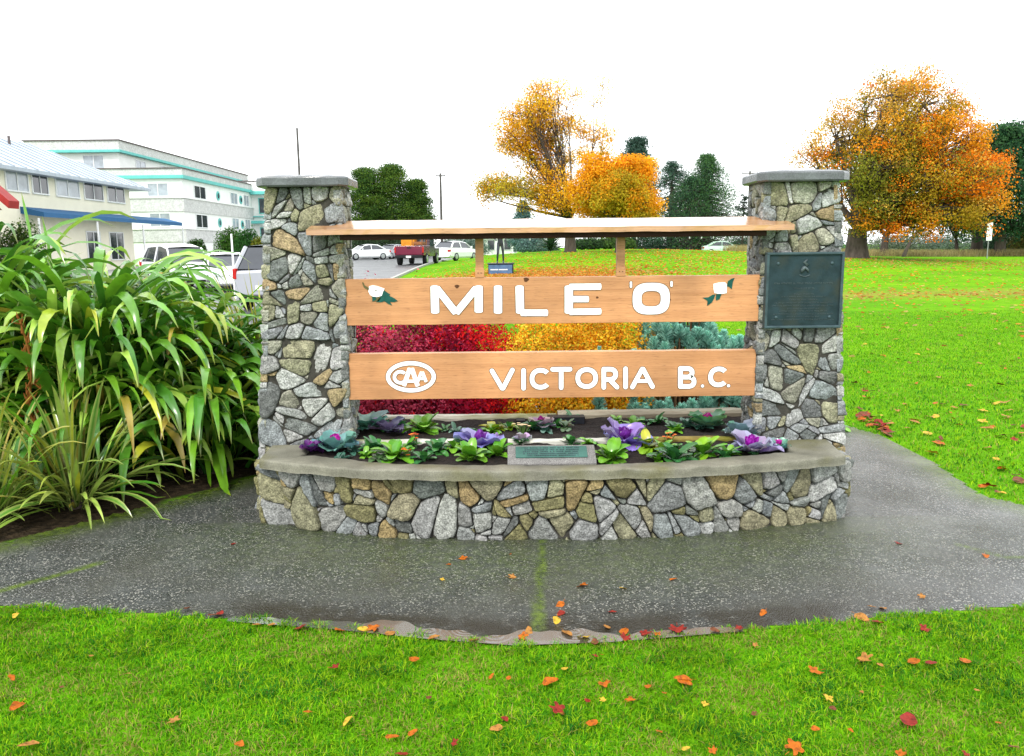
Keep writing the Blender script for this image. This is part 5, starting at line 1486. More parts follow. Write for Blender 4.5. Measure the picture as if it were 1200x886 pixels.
# ------------------------------------------------------------------ fallen leaves
def leaf_mesh(kind, seed):
    R = random.Random(seed)
    if kind == 'maple':
        out = []
        for k in range(24):
            a = 2 * PI * k / 24; lob = abs(math.cos(a * 2.5)) ** 0.7
            r = 0.42 + 0.58 * lob if abs(a - PI) > 0.3 else 0.35
            out.append((math.cos(a) * r * 0.5, math.sin(a) * r * 0.5))
    else:
        out = [(math.cos(2 * PI * k / 20) * 0.5, math.sin(2 * PI * k / 20) * (0.30 + 0.03 * math.cos(k)) * (1 - 0.25 * math.cos(2 * PI * k / 20))) for k in range(20)]
    n = len(out); V = [(0, 0, 0)]; Fc = []
    cx, cy = R.uniform(-1.6, 1.6), R.uniform(0.5, 2.2)
    for s_ in (0.5, 1.0):
        for (a, b) in out:
            x, y = a * s_, b * s_
            z = cx * 0.25 * x * x + cy * 0.35 * y * y + 0.06 * noise.noise(Vector((x * 5, y * 5, seed)))
            V.append((x, y, z))
    for k in range(n):
        Fc.append((0, 1 + k, 1 + (k + 1) % n)); Fc.append((1 + k, 1 + n + k, 1 + n + (k + 1) % n, 1 + (k + 1) % n))
    b = len(V)      # stalk
    for k in range(4):
        x = -0.4 - 0.12 * k
        V += [(x, -0.012, 0.01 * k), (x, 0.012, 0.01 * k)]
        if k: Fc.append((b + 2 * k - 2, b + 2 * k - 1, b + 2 * k + 1, b + 2 * k))
    return V, Fc
LEAFCOL = {'orange': (0.40, 0.10, 0.004), 'red': (0.23, 0.018, 0.01), 'tan': (0.36, 0.16, 0.035), 'yellow': (0.52, 0.33, 0.03), 'brown': (0.15, 0.05, 0.02)}
LMESH = {}
for cname, col in LEAFCOL.items():
    m = mat(cname + '_fallen_leaf', col, 0.6, 0.4, 5, bump=0.3, spec=0.2, tint=tuple(q * 0.35 for q in col), trans=0.1)
    for kind in ('oval', 'maple'):
        for sd in (1, 2):
            V, Fc = leaf_mesh(kind, sd + len(cname))
            me = bpy.data.meshes.new('fallen_leaf'); me.from_pydata(V, [], Fc); me.materials.append(m)
            for p_ in me.polygons: p_.use_smooth = True
            LMESH[(cname, kind, sd)] = me
def put_leaf(px, py, cname, size, where, R, kind=None, z=0.0):
    me = LMESH[(cname, kind or R.choice(['oval', 'oval', 'maple']), R.choice([1, 2]))]
    o = bpy.data.objects.new('fallen_leaf', me); COL.objects.link(o)
    q = G(px, py, z); o.location = (q.x, q.y, hz1(q.x, q.y) + z + 0.004)
    s_ = size; o.scale = (s_, s_ * R.uniform(0.8, 1.2), s_)
    o.rotation_euler = (R.uniform(-0.35, 0.35), R.uniform(-0.35, 0.35), R.uniform(0, 2 * PI))
    txt = {'front lawn': 'fallen %s leaf lying in the grass of the front lawn', 'path': 'fallen %s leaf lying on the wet path', 'puddle edge': 'wet fallen %s leaf at the puddled edge of the path', 'right lawn': 'fallen %s leaf on the lawn to the right of the monument', 'bed': 'fallen %s leaf in the drift beside the right pillar'}[where]
    tag(o, txt % cname, 'leaf', '%s leaves on the %s' % (cname, where)); return o
R = random.Random(99)
FRONT = [(20, 828, 'orange', 30), (33, 874, 'tan', 26), (18, 722, 'yellow', 14), (107, 769, 'tan', 12), (203, 845, 'tan', 20), (281, 873, 'orange', 15), (391, 783, 'red', 16), (407, 846, 'yellow', 18), (460, 864, 'orange', 20), (484, 859, 'orange', 16), (470, 884, 'red', 18), (533, 872, 'red', 12), (486, 773, 'orange', 18), (576, 793, 'orange', 12), (596, 795, 'orange', 10), (581, 854, 'tan', 18), (592, 843, 'red', 16), (645, 799, 'orange', 22), (662, 784, 'yellow', 14), (708, 802, 'orange', 24), (653, 831, 'red', 26), (688, 822, 'red', 14), (693, 848, 'orange', 18), (706, 821, 'yellow', 12), (738, 822, 'orange', 18), (760, 805, 'orange', 14), (778, 813, 'orange', 9), (800, 796, 'orange', 26), (772, 858, 'orange', 12), (827, 826, 'yellow', 13), (885, 757, 'tan', 10), (956, 787, 'orange', 20), (1014, 773, 'tan', 24), (1031, 780, 'tan', 9), (970, 819, 'yellow', 17), (976, 831, 'brown', 12), (956, 855, 'orange', 12), (1034, 805, 'red', 8), (1065, 844, 'red', 32), (1084, 737, 'red', 18), (1070, 775, 'orange', 22), (1092, 777, 'red', 20), (1132, 775, 'orange', 20), (931, 877, 'orange', 24), (1057, 884, 'orange', 18), (1132, 884, 'red', 12), (1188, 876, 'brown', 14), (835, 880, 'orange', 14), (997, 857, 'orange', 8), (804, 878, 'yellow', 12), (14, 795, 'orange', 14), (698, 770, 'red', 10), (803, 800, 'orange', 20), (1145, 810, 'tan', 9), (503, 818, 'brown', 12), (360, 835, 'orange', 12), (705, 768, 'orange', 8), (1010, 812, 'tan', 9), (150, 790, 'tan', 8), (72, 806, 'brown', 8), (884, 838, 'brown', 10), (1170, 848, 'orange', 10)]
for px, py, cn, s_ in FRONT: put_leaf(px, py, cn, s_ / 400.0 * (1.0 if py > 800 else 1.12), 'front lawn', R, z=0.026)
for px, py, cn, s_ in [(425, 626, 'orange', 20), (273, 638, 'red', 10), (543, 655, 'orange', 15), (526, 662, 'orange', 8), (600, 677, 'tan', 13), (518, 680, 'yellow', 8), (682, 687, 'orange', 17), (731, 690, 'yellow', 13), (788, 680, 'orange', 14), (656, 710, 'orange', 16), (652, 728, 'yellow', 15), (657, 720, 'red', 14), (718, 718, 'red', 11), (894, 719, 'orange', 13), (1035, 713, 'tan', 14), (1022, 712, 'tan', 12), (1080, 700, 'tan', 11), (1053, 637, 'red', 11), (1155, 652, 'orange', 14), (258, 719, 'red', 14), (220, 714, 'brown', 12), (712, 735, 'tan', 12), (598, 650, 'orange', 5)]:
    put_leaf(px, py, cn, s_ / 285.0, 'path', R, z=0.012)
for px, py, cn, s_ in [(352, 736, 'red', 22), (398, 739, 'orange', 15), (425, 738, 'yellow', 14), (438, 737, 'orange', 18), (458, 742, 'tan', 22), (508, 747, 'tan', 16), (613, 747, 'orange', 14), (620, 740, 'tan', 18), (665, 742, 'tan', 20), (684, 747, 'yellow', 18), (731, 740, 'orange', 20), (733, 748, 'red', 16), (757, 742, 'red', 16), (794, 738, 'red', 20), (866, 737, 'red', 12), (1010, 724, 'tan', 20), (1028, 730, 'red', 18), (300, 733, 'tan', 12), (318, 733, 'tan', 10), (555, 751, 'tan', 14), (697, 753, 'brown', 12), (250, 721, 'brown', 14), (838, 739, 'brown', 12), (770, 744, 'orange', 12)]:
    put_leaf(px, py, cn, s_ / 290.0, 'puddle edge', R, z=0.016)
# drift beside right pillar
for k in range(46):
    t = R.random(); px = 1002 + 42 * t; py = 482 + 26 * t + R.uniform(-9, 7) * (1 - 0.4 * t)
    put_leaf(px, py, R.choice(['red', 'red', 'orange', 'brown']), R.uniform(0.06, 0.1), 'bed', R, z=0.02)
for k in range(120):
    px = R.uniform(1000, 1200); py = 400 + 190 * R.random() ** 0.8
    if py > 475 and px < 1045 + (py - 510) * 1.58 + 12: continue
    put_leaf(px, py, R.choice(['orange', 'tan', 'tan', 'yellow', 'red', 'brown']), R.uniform(0.05, 0.11), 'right lawn', R, z=0.02)
# far leaf litter: more than anyone could count
def litter(name, label, spots, n, size, seed, cols):
    rng = np.random.default_rng(seed); P = []
    for (cx, cy, rx, ry, w) in spots:
        k = int(n * w); a = rng.normal(size=(k, 2)); P.append(np.stack([cx + a[:, 0] * rx, cy + a[:, 1] * ry], 1))
    P = np.concatenate(P)
    P = P[(P[:, 0] > -4.5) & (P[:, 1] > 9)]
    z = hz(P[:, 0], P[:, 1]) + 0.025
    v, f = leaf_quads(np.column_stack([P, z]), np.full(len(P), size), rng=rng, aspect=0.8)
    v[:, 2] = np.repeat(z, 4) + (v[:, 2] - np.repeat(z, 4)) * 0.35
    c = jitter_cols(np.asarray(cols)[rng.integers(0, len(cols), len(P))], len(P), 0.25, rng)
    o = mesh_obj(name, v, f, M_leaf, None, cols=np.repeat(c, 4, axis=0))
    return tag(o, label, 'leaf litter', kind='stuff')
LC = [(0.6, 0.2, 0.02), (0.6, 0.32, 0.04), (0.5, 0.12, 0.02), (0.5, 0.33, 0.1)]
litter('leaf_litter', 'orange leaf litter spread over the grass under the yellow trees', [(1.6, 34, 2.6, 2.0, 1.1), (4.5, 40, 4.5, 5, 0.3), (9, 38, 6, 8, 0.35), (12, 34, 5, 5, 0.1)], 9000, 0.13, 81, LC)
litter('leaf_litter', 'brown and orange leaf litter under the big maple and across the right lawn', [(22, 41, 6, 3, 0.5), (14, 24.5, 7, 1.2, 0.25), (14, 18, 7, 4, 0.25), (26, 33, 8, 4, 0.15)], 4500, 0.12, 82, [(0.35, 0.16, 0.04), (0.5, 0.2, 0.03), (0.45, 0.3, 0.1)])

# ------------------------------------------------------------------ trees
def at(px, Y): 
    x = (px - 600) / FPX * (Y * math.cos(PITCH) + 0.0) ; return (x, Y, hz1(x, Y))
def lobes_px(spec, Y, base):
    """spec rows: px, py, rx_px, rz_px, depth offset m, weight, colour -> local lobes"""
    o = []
    for px, py, rx, rz, dy, w, ci in spec:
        q = D(px, py, Y); s_ = Y / FPX
        o.append((q.x - base[0], dy, q.z - base[2], rx * s_, (rx * 0.8) * s_, rz * s_, w, ci))
    return o
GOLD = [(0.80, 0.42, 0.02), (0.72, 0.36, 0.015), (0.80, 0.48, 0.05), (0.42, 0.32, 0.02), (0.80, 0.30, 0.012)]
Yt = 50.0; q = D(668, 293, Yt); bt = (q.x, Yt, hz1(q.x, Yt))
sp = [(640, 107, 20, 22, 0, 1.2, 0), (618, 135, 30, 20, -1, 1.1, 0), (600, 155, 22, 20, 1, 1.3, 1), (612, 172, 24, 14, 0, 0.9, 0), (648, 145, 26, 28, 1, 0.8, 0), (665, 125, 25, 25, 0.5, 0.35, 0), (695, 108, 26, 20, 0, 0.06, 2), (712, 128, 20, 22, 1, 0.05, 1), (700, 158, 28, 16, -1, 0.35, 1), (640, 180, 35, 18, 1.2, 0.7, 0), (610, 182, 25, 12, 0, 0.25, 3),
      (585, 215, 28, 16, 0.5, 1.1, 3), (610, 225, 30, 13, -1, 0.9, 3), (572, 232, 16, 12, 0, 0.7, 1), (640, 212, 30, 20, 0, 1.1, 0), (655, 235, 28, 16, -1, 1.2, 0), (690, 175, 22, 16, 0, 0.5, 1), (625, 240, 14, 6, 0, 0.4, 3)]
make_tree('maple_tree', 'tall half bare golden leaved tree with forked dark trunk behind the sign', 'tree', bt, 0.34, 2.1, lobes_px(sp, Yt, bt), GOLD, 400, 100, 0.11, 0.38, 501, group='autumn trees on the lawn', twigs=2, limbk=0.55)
Yt = 46.0; q = D(726, 290, Yt); bt = (q.x, Yt, hz1(q.x, Yt))
sp = [(705, 195, 26, 22, 0, 1, 0), (740, 200, 26, 18, 0, 1, 4), (760, 215, 16, 18, 1, 1, 4), (690, 222, 22, 24, 0, 1, 0), (722, 228, 32, 22, -1, 1.2, 3), (752, 238, 24, 18, 0, 1, 0), (700, 248, 26, 14, 1, 1, 1), (730, 256, 34, 12, 0, 1, 3)]
make_tree('maple_tree', 'low dense orange yellow tree right of the half bare one', 'tree', bt, 0.25, 1.4, lobes_px(sp, Yt, bt), [(0.80, 0.38, 0.015), (0.7, 0.35, 0.015), (0.8, 0.45, 0.03), (0.45, 0.33, 0.02), (0.82, 0.33, 0.012)], 330, 160, 0.115, 0.3, 502, group='autumn trees on the lawn')
Yt = 45.0; q = D(1003, 302, Yt); bt = (q.x, Yt, hz1(q.x, Yt))
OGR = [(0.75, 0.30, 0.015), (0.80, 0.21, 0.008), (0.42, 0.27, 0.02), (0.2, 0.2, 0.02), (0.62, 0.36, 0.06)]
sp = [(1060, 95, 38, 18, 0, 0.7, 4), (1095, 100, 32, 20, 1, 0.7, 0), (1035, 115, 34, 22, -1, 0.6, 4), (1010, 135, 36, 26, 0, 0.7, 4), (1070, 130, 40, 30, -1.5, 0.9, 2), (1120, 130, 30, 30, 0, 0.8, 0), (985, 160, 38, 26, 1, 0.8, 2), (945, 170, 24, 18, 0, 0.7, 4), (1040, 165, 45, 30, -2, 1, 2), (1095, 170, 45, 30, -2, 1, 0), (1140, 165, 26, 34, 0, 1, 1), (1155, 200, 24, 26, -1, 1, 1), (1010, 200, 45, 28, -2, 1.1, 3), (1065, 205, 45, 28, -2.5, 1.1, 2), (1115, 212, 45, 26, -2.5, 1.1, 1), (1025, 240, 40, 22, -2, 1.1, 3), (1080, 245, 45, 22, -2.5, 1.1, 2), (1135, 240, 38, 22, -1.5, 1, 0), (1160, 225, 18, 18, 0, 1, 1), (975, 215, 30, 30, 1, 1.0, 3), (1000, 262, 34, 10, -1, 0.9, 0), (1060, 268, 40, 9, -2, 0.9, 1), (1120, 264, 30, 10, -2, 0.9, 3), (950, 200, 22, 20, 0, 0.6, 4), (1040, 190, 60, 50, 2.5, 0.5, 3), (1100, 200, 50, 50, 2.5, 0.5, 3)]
sp = [(1040 + (q_[0] - 1040) * (0.86 if q_[0] > 1040 else 0.95), q_[1]) + tuple(q_[2:]) for q_ in sp]
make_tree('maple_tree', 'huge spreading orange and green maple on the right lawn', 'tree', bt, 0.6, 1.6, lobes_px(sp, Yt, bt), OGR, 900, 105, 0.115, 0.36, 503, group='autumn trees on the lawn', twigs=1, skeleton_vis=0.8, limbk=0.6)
def conifer(name, label, px, ytop, Y, wpx, cols, seed, n=260, per=55, size=0.28, layers=None, group='dark conifers beyond the lawn', power=0.8, zlow=0.8, gaps=0.0, taper=0.85):
    q = D(px, ytop, Y); base = (q.x, Y, hz1(q.x, Y)); Hh = q.z - base[2]; Rm = wpx / 2 * Y / FPX
    rng = np.random.default_rng(seed); R = random.Random(seed)
    root = thing(name, label, 'tree', base, group=group)
    tb = MB(); tb.tube([(0, 0, -0.2), (0, 0, Hh * 0.5), (0, 0, Hh * 0.97)], [Rm * 0.09 + 0.05, Rm * 0.05 + 0.03, 0.02], 8)
    cc = []
    for k in range(n):
        t = R.random() ** 0.8; z = zlow + (Hh - zlow) * t; prof = (1 - t) ** power * (0.55 + 0.45 * min(1, t * 5))
        if gaps and noise.noise(Vector((z * 0.9, seed, 0))) < -0.1 and R.random() < gaps: continue
        a = R.uniform(0, 2 * PI); r = Rm * prof * R.uniform(0.35, 1.08) * (1 + 0.6 * noise.noise(Vector((math.cos(a) * 1.8, math.sin(a) * 1.8, z * 0.9 + seed))))
        p = (math.cos(a) * r, math.sin(a) * r, z - r * 0.12); cc.append(p)
        if r > 0.3: tb.tube([(0, 0, z + r * 0.1), p], [0.05, 0.015], 4, cap=False)
    cc = np.array(cc); tb.build('trunk', M_bark, root)
    idx = np.repeat(np.arange(len(cc)), per); s_ = Rm * 0.16 + 0.12
    tt_ = np.clip((cc[idx][:, 2:3] - zlow) / (Hh - zlow), 0, 1); pos = cc[idx] + np.clip(rng.normal(size=(len(idx), 3)), -1.6, 1.6) * np.array([s_, s_, s_ * 0.45]) * (1.15 - taper * tt_ ** 1.5)
    v, f = leaf_quads(pos, np.full(len(idx), size), (pos - cc[idx]) + np.array([0, 0, s_ * 0.5]), aspect=0.35, rng=rng)
    cl = np.asarray(cols)[rng.integers(0, len(cols), len(cc))][idx] * rng.uniform(0.7, 1.3, len(cc))[idx][:, None]
    mesh_obj('crown', v, f, M_leaf, root, cols=np.repeat(jitter_cols(cl, len(idx), 0.25, rng), 4, axis=0))
    return root
DKG = [(0.04, 0.10, 0.05), (0.06, 0.14, 0.05), (0.03, 0.07, 0.04)]
conifer('conifer_tree', 'grey green conifer tip rising behind the orange yellow tree', 746, 163, 78, 62, [(0.05, 0.10, 0.075), (0.04, 0.08, 0.06)], 511, taper=0.3, n=330, power=0.5)
conifer('pine_tree', 'loose dark pine left of the pointed fir beyond the lawn', 788, 190, 92, 120, [(0.05, 0.10, 0.075), (0.06, 0.13, 0.08)], 512, n=340, power=0.7, per=55, gaps=0.5, size=0.2)
conifer('fir_tree', 'pointed dark green fir beyond the lawn with narrow tip', 829, 182, 90, 160, [(0.05, 0.13, 0.045), (0.08, 0.18, 0.05), (0.04, 0.09, 0.05)], 513, n=620, power=1.0, size=0.2)
conifer('fir_tree', 'low dark conifer filling between pine and fir', 810, 208, 89, 110, DKG, 514, n=300, power=0.7, size=0.2)
conifer('small_pine', 'small ragged dark pine left of the right pillar, under the wires', 872, 226, 82, 26, [(0.03, 0.05, 0.035)], 515, n=70, per=26, power=0.5, gaps=0.5, size=0.22)
conifer('blue_spruce_tree', 'small pointed blue green spruce left of the golden tree trunk', 613, 236, 74, 40, [(0.10, 0.2, 0.18), (0.08, 0.16, 0.14)], 516, n=280, power=0.8, size=0.2)
conifer('pine_tree', 'dark green pine at the right edge behind the huge maple', 1184, 150, 58, 120, [(0.03, 0.09, 0.035), (0.045, 0.12, 0.04), (0.02, 0.06, 0.03)], 517, taper=0.2, n=520, power=0.35, per=60, gaps=0.3, zlow=1.8)
conifer('pine_tree', 'second dark pine beyond the right edge of the photo', 1262, 170, 62, 120, DKG, 518, taper=0.2, n=330, power=0.4, gaps=0.3, zlow=1.5)
for i, (px, yt, w, lab) in enumerate([(427, 198, 52, 'rounded dark cypress nearest the left pillar, behind the street'), (457, 194, 60, 'tallest rounded dark cypress of the street group'), (487, 212, 44, 'right hand rounded dark cypress of the street group')]):
    conifer('cypress_tree', lab, px, yt, 96 + i, w, [(0.06, 0.13, 0.02), (0.035, 0.085, 0.018), (0.10, 0.17, 0.02)], 520 + i, n=420, per=80, size=0.24, power=0.34, taper=0.2, group='cypresses beyond the parked cars')
# bushes along the far side of the lawn
def bush(label, px, ytop, Y, wpx, cols, seed, n=7000, size=0.16, name='bush', group='bushes beyond the lawn', dz=0.0):
    q = D(px, ytop, Y); base = (q.x, Y, hz1(q.x, Y)); Hh = q.z - base[2]; Rm = wpx / 2 * Y / FPX
    lb = [(-Rm * 0.4, 0, Hh * 0.2, Rm * 0.62, Rm * 0.6, Hh * 0.72), (Rm * 0.35, 0.1, Hh * 0.2, Rm * 0.66, Rm * 0.6, Hh * 0.8), (0, 0, Hh * 0.25, Rm * 0.5, Rm * 0.5, Hh * 0.76)]
    return dome_shrub(name, label, 'bush', base, lb, n, size, cols, seed, M_twigb, group=group)
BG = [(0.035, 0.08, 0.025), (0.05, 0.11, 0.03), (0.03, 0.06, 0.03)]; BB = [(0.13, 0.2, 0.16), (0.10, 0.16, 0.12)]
for i, (px, yt, Y, w, cols, lab) in enumerate([
        (628, 277, 70, 50, [(0.11, 0.19, 0.17), (0.08, 0.15, 0.13)], 'pale blue green bush behind the statue'),
        (690, 279, 60, 50, BG, 'dark bush just right of the golden tree trunk'),
        (722, 277, 60, 46, [(0.08, 0.15, 0.03), (0.05, 0.1, 0.03)], 'olive green bush under the orange yellow tree'),
        (765, 277, 90, 66, [(0.025, 0.05, 0.03)], 'very dark bush below the loose pine'), (815, 276, 95, 60, BG, 'dark bush below the pointed fir'), (868, 278, 96, 50, BB, 'pale grey green bush before the white car'),
        (905, 279, 66, 50, BB, 'pale grey green bush hidden by the right pillar'),
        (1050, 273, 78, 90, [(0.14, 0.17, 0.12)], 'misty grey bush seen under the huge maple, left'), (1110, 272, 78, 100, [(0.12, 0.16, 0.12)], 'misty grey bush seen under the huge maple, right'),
        (1172, 262, 66, 60, [(0.07, 0.12, 0.08), (0.05, 0.09, 0.06)], 'tall grey green bush behind the small sign post'), (1215, 258, 62, 60, [(0.16, 0.13, 0.03), (0.10, 0.12, 0.03)], 'rusty green bush at the right edge'),
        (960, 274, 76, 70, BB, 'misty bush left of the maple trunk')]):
    bush(lab, px, yt, Y, w, cols, 600 + i)
# dry grass fringe before the misty bushes
dgr = mesh = None
def fringe():
    rng = np.random.default_rng(5); n = 26000
    x = rng.uniform(16, 60, n); y = 58 + (x - 16) * 0.05 + rng.uniform(-2, 3, n)
    z = hz(x, y); h = rng.uniform(0.2, 0.55, n); a = rng.uniform(0, 2 * PI, n)
    b = np.stack([x, y, z], 1); s_ = np.stack([np.cos(a), np.sin(a), 0 * a], 1) * 0.02; t = b + np.stack([rng.normal(0, .12, n), rng.normal(0, .12, n), h], 1)
    V = np.stack([b - s_, b + s_, t + s_ * 0.3, t - s_ * 0.3], 1).reshape(-1, 3)
    c = jitter_cols((0.32, 0.27, 0.12), n, 0.3, rng)
    tag(mesh_obj('dry_grass', V, np.arange(4 * n).reshape(-1, 4), M_leaf, cols=np.repeat(c, 4, axis=0)), 'pale dry tall grass along the far edge of the lawn', 'grass', kind='stuff')
fringe()
# small dark trunks and small trees under / behind the big maple
def small_tree(label, px, Y, h, r, lean, seed, leafc, nl=5):
    b = at(px, Y)
    b = (D(px, 285, Y).x, Y, hz1(D(px, 285, Y).x, Y))
    R = random.Random(seed)
    lb = [(lean * 1.2 + R.uniform(-1.2, 1.2), R.uniform(-1, 1), h + R.uniform(-0.4, 0.8), 1.2, 1.1, 0.7, 1, None) for _ in range(nl)]
    make_tree('small_tree', label, 'tree', b, r, h * 0.55, lb, leafc, 40, 40, 0.17, 0.3, seed, group='small trees beyond the maple', lean=(lean, 0))
small_tree('short dark trunked tree just right of the huge maple trunk', 1036, 58, 2.6, 0.28, 0.1, 701, BG)
small_tree('thin leaning tree under the middle of the huge maple', 1060, 54, 2.2, 0.12, 0.5, 702, BG)
small_tree('forked bare stemmed tree in the mist under the maple', 1123, 60, 2.3, 0.14, -0.2, 703, BG)
small_tree('thick dark trunked tree left of the small sign post', 1145, 62, 3.0, 0.45, 0.0, 704, BG, 6)
# spiky dark palm-like yucca
q = D(645, 292, 57); yb2 = (q.x, 57, hz1(q.x, 57))
flax('dark spiky yucca on the far side of the lawn, left of the golden tree trunk', yb2, 150, 1.0, 1.35, 0.05, 0.09, 205, [(0.015, 0.045, 0.02)], [(0.03, 0.08, 0.03)], erange=(0.0, 1.5), droop=(0.2, 1.0), spread=0.1, yellow=0.0, cat='yucca', name='yucca', trunkh=0.4)

# ------------------------------------------------------------------ poles and signs
M_pole = mat('weathered_pole', (0.09, 0.085, 0.08), 0.8, 0.3, 4)
M_steel = mat('grey_steel', (0.3, 0.31, 0.32), 0.45, 0.15, 6, metal=0.5)
def pole(label, px, ytop, Y, r, cross=None, m=None, name='utility_pole', wire=True):
    q = D(px, ytop, Y); b = (q.x, Y, hz1(q.x, Y)); H_ = q.z - b[2]
    root = thing(name, label, 'pole', b)
    c = MB(); c.tube([(0, 0, -0.2), (0, 0, H_)], [r * 1.2, r * 0.8], 10); c.build('shaft', m or M_pole, root)
    if cross:
        for dz, w in cross:
            c = MB(); c.box(-w / 2, w / 2, -0.06, 0.06, H_ - dz - 0.07, H_ - dz + 0.07, bev=0.01); a = c.build('crossarm', M_pole, root)
            for sx in (-0.45, 0.0, 0.45):
                if sx == 0.0: continue
                c = MB(); c.tube([(w * sx, 0, H_ - dz + 0.07), (w * sx, 0, H_ - dz + 0.25)], [0.05, 0.03], 6); c.build('insulator', M_steel, a)
    return root
pole('thin dark street pole rising behind the left pillar cap', 348, 150, 62, 0.10, name='street_pole')
pole('wooden utility pole with small crossarm beside the cypresses', 516, 203, 98, 0.16, [(0.3, 1.2)])
pole('utility pole with crossarm and lamp left of the right pillar', 879, 200, 100, 0.14, [(0.3, 2.0), (1.4, 1.4)])
pole('short white post by the hedge of the apartment building', 271, 274, 26, 0.035, m=M_white, name='white_post')
q = D(1157, 297, 50); b = (q.x, 50, hz1(q.x, 50))
root = thing('park_sign', 'small white sign on a thin grey post below the right of the maple', 'sign', b)
c = MB(); c.tube([(0, 0, -0.1), (0, 0, 2.25)], 0.03, 8); c.build('post', M_steel, root)
c = MB(); c.box(-0.17, 0.17, -0.045, -0.032, 1.1, 2.2, bev=0.003); c.build('panel', M_white, root)

# statue on blue plinth -----------------------------------------------------
q = D(587, 309, 36); ps = Vector((q.x, 36, 0)); zt = q.z
plinth = thing('plinth', 'dark blue plinth with a line of white lettering on the lawn behind the sign', 'plinth', (ps.x, 36, hz1(ps.x, 36)))
zb = hz1(ps.x, 36); hp = max(0.45, zt - zb)
M_blue = mat('blue_stone', (0.075, 0.13, 0.24), 0.35, 0.25, 6); M_dark = mat('dark_stone', (0.02, 0.022, 0.026), 0.4, 0.2, 6)
c = MB(); c.box(-0.56, 0.56, -0.4, 0.5, -0.15, hp - 0.05, bev=0.02); c.build('body', M_dark, plinth)
c = MB(); c.box(-0.6, 0.6, -0.44, 0.54, hp - 0.048, hp, bev=0.012); c.build('top_slab', M_dark, plinth)
c = MB(); c.box(-0.54, 0.5, -0.425, -0.402, -0.1, hp - 0.07); fp = c.build('front_panel', M_blue, plinth)
c = MB(); R = random.Random(1); x = -0.46
while x < 0.3: w = R.uniform(0.02, 0.035); c.box(x, x + w, -0.431, -0.426, hp * 0.32, hp * 0.32 + 0.05); x += w + (0.012 if R.random() < 0.85 else 0.04)
c.build('lettering', M_white, fp)
def skin_figure(name, joints, edges, radii, m, loc, scale=1.0):
    me = bpy.data.meshes.new(name); me.from_pydata([Vector(j) * scale for j in joints], edges, []); me.update()
    o = bpy.data.objects.new(name, me); COL.objects.link(o)
    md = o.modifiers.new('skin', 'SKIN'); 
    if not me.skin_vertices: me.attributes
    bpy.context.view_layer.objects.active = o
    sv = me.skin_vertices[0].data if me.skin_vertices else None
    if sv:
        for i, r in enumerate(radii): sv[i].radius = (r * scale, r * scale)
        sv[0].use_root = True
    s2 = o.modifiers.new('sub', 'SUBSURF'); s2.levels = 2; s2.render_levels = 2
    me.materials.append(m); o.location = loc
    return o
J = [(0, 0, .93), (0, 0, 1.05), (0, -.01, 1.22), (0, 0, 1.40), (0, -.01, 1.49), (0, -.02, 1.60), (0, -.01, 1.70),
     (-.09, 0, .90), (-.12, -.06, .50), (-.15, .06, .10), (-.15, -.06, .03), (-.15, -.14, .025),
     (.09, 0, .90), (.13, .02, .50), (.14, .10, .10), (.14, .0, .03), (.14, -.10, .025),
     (-.17, 0, 1.38), (-.26, .04, 1.14), (-.18, -.18, 1.08), (-.15, -.25, 1.11),
     (.17, 0, 1.38), (.28, .06, 1.16), (.24, -.14, 1.06), (.22, -.21, 1.09)]
Ed = [(0, 1), (1, 2), (2, 3), (3, 4), (4, 5), (5, 6), (0, 7), (7, 8), (8, 9), (9, 10), (10, 11), (0, 12), (12, 13), (13, 14), (14, 15), (15, 16), (3, 17), (17, 18), (18, 19), (19, 20), (3, 21), (21, 22), (22, 23), (23, 24)]
Rd = [.13, .125, .14, .12, .055, .085, .08, .09, .06, .042, .045, .03, .09, .06, .042, .045, .03, .065, .042, .032, .03, .065, .042, .032, .03]
M_statue = mat('dark_bronze_statue', (0.05, 0.055, 0.07), 0.35, 0.3, 8, metal=0.5)
stt = skin_figure('bronze_statue', J, Ed, Rd, M_statue, (ps.x - 0.02, 36, zb + hp - 0.005), 0.93)
tag(stt, 'dark bronze statue of a walking figure standing on the blue plinth', 'statue')

# ------------------------------------------------------------------ vehicles
def paint(name, col, rough=0.25): return mat(name, col, rough, 0.04, 3, coat=0.6)
P_white = paint('white_car_paint', (0.72, 0.74, 0.75)); P_silver = paint('silver_car_paint', (0.33, 0.34, 0.38)); P_red = paint('crimson_truck_paint', (0.13, 0.008, 0.03)); P_greenrefl = paint('white_paint_green_reflection', (0.5, 0.68, 0.56))  # last one: green reflection coloured into a white car's paint
M_head = mat('headlight_glass', (0.6, 0.62, 0.62), 0.15, 0.05, 10); M_tail = mat('tail_light_red', (0.4, 0.015, 0.012), 0.25, 0.1, 10); M_plate2 = mat('number_plate', (0.75, 0.76, 0.74), 0.5, 0.03, 10)
def wheel(parent, x, y, r=0.32, w=0.21):
    side = 1 if x > 0 else -1
    c = MB(); pts = [(x - w / 2, y, r), (x - w / 2 + 0.03, y, r), (x + w / 2 - 0.03, y, r), (x + w / 2, y, r)]
    c.tube([Vector(p) for p in pts], [r * 0.9, r, r, r * 0.9], 24)
    o = c.build('wheel', M_tyre, parent, smooth=False)
    c = MB(); c.tube([(x + side * (w / 2 + 0.002), y, r), (x + side * (w / 2 + 0.012), y, r)], [r * 0.62, r * 0.55], 20)
    c.build('rim', M_chrome, o)
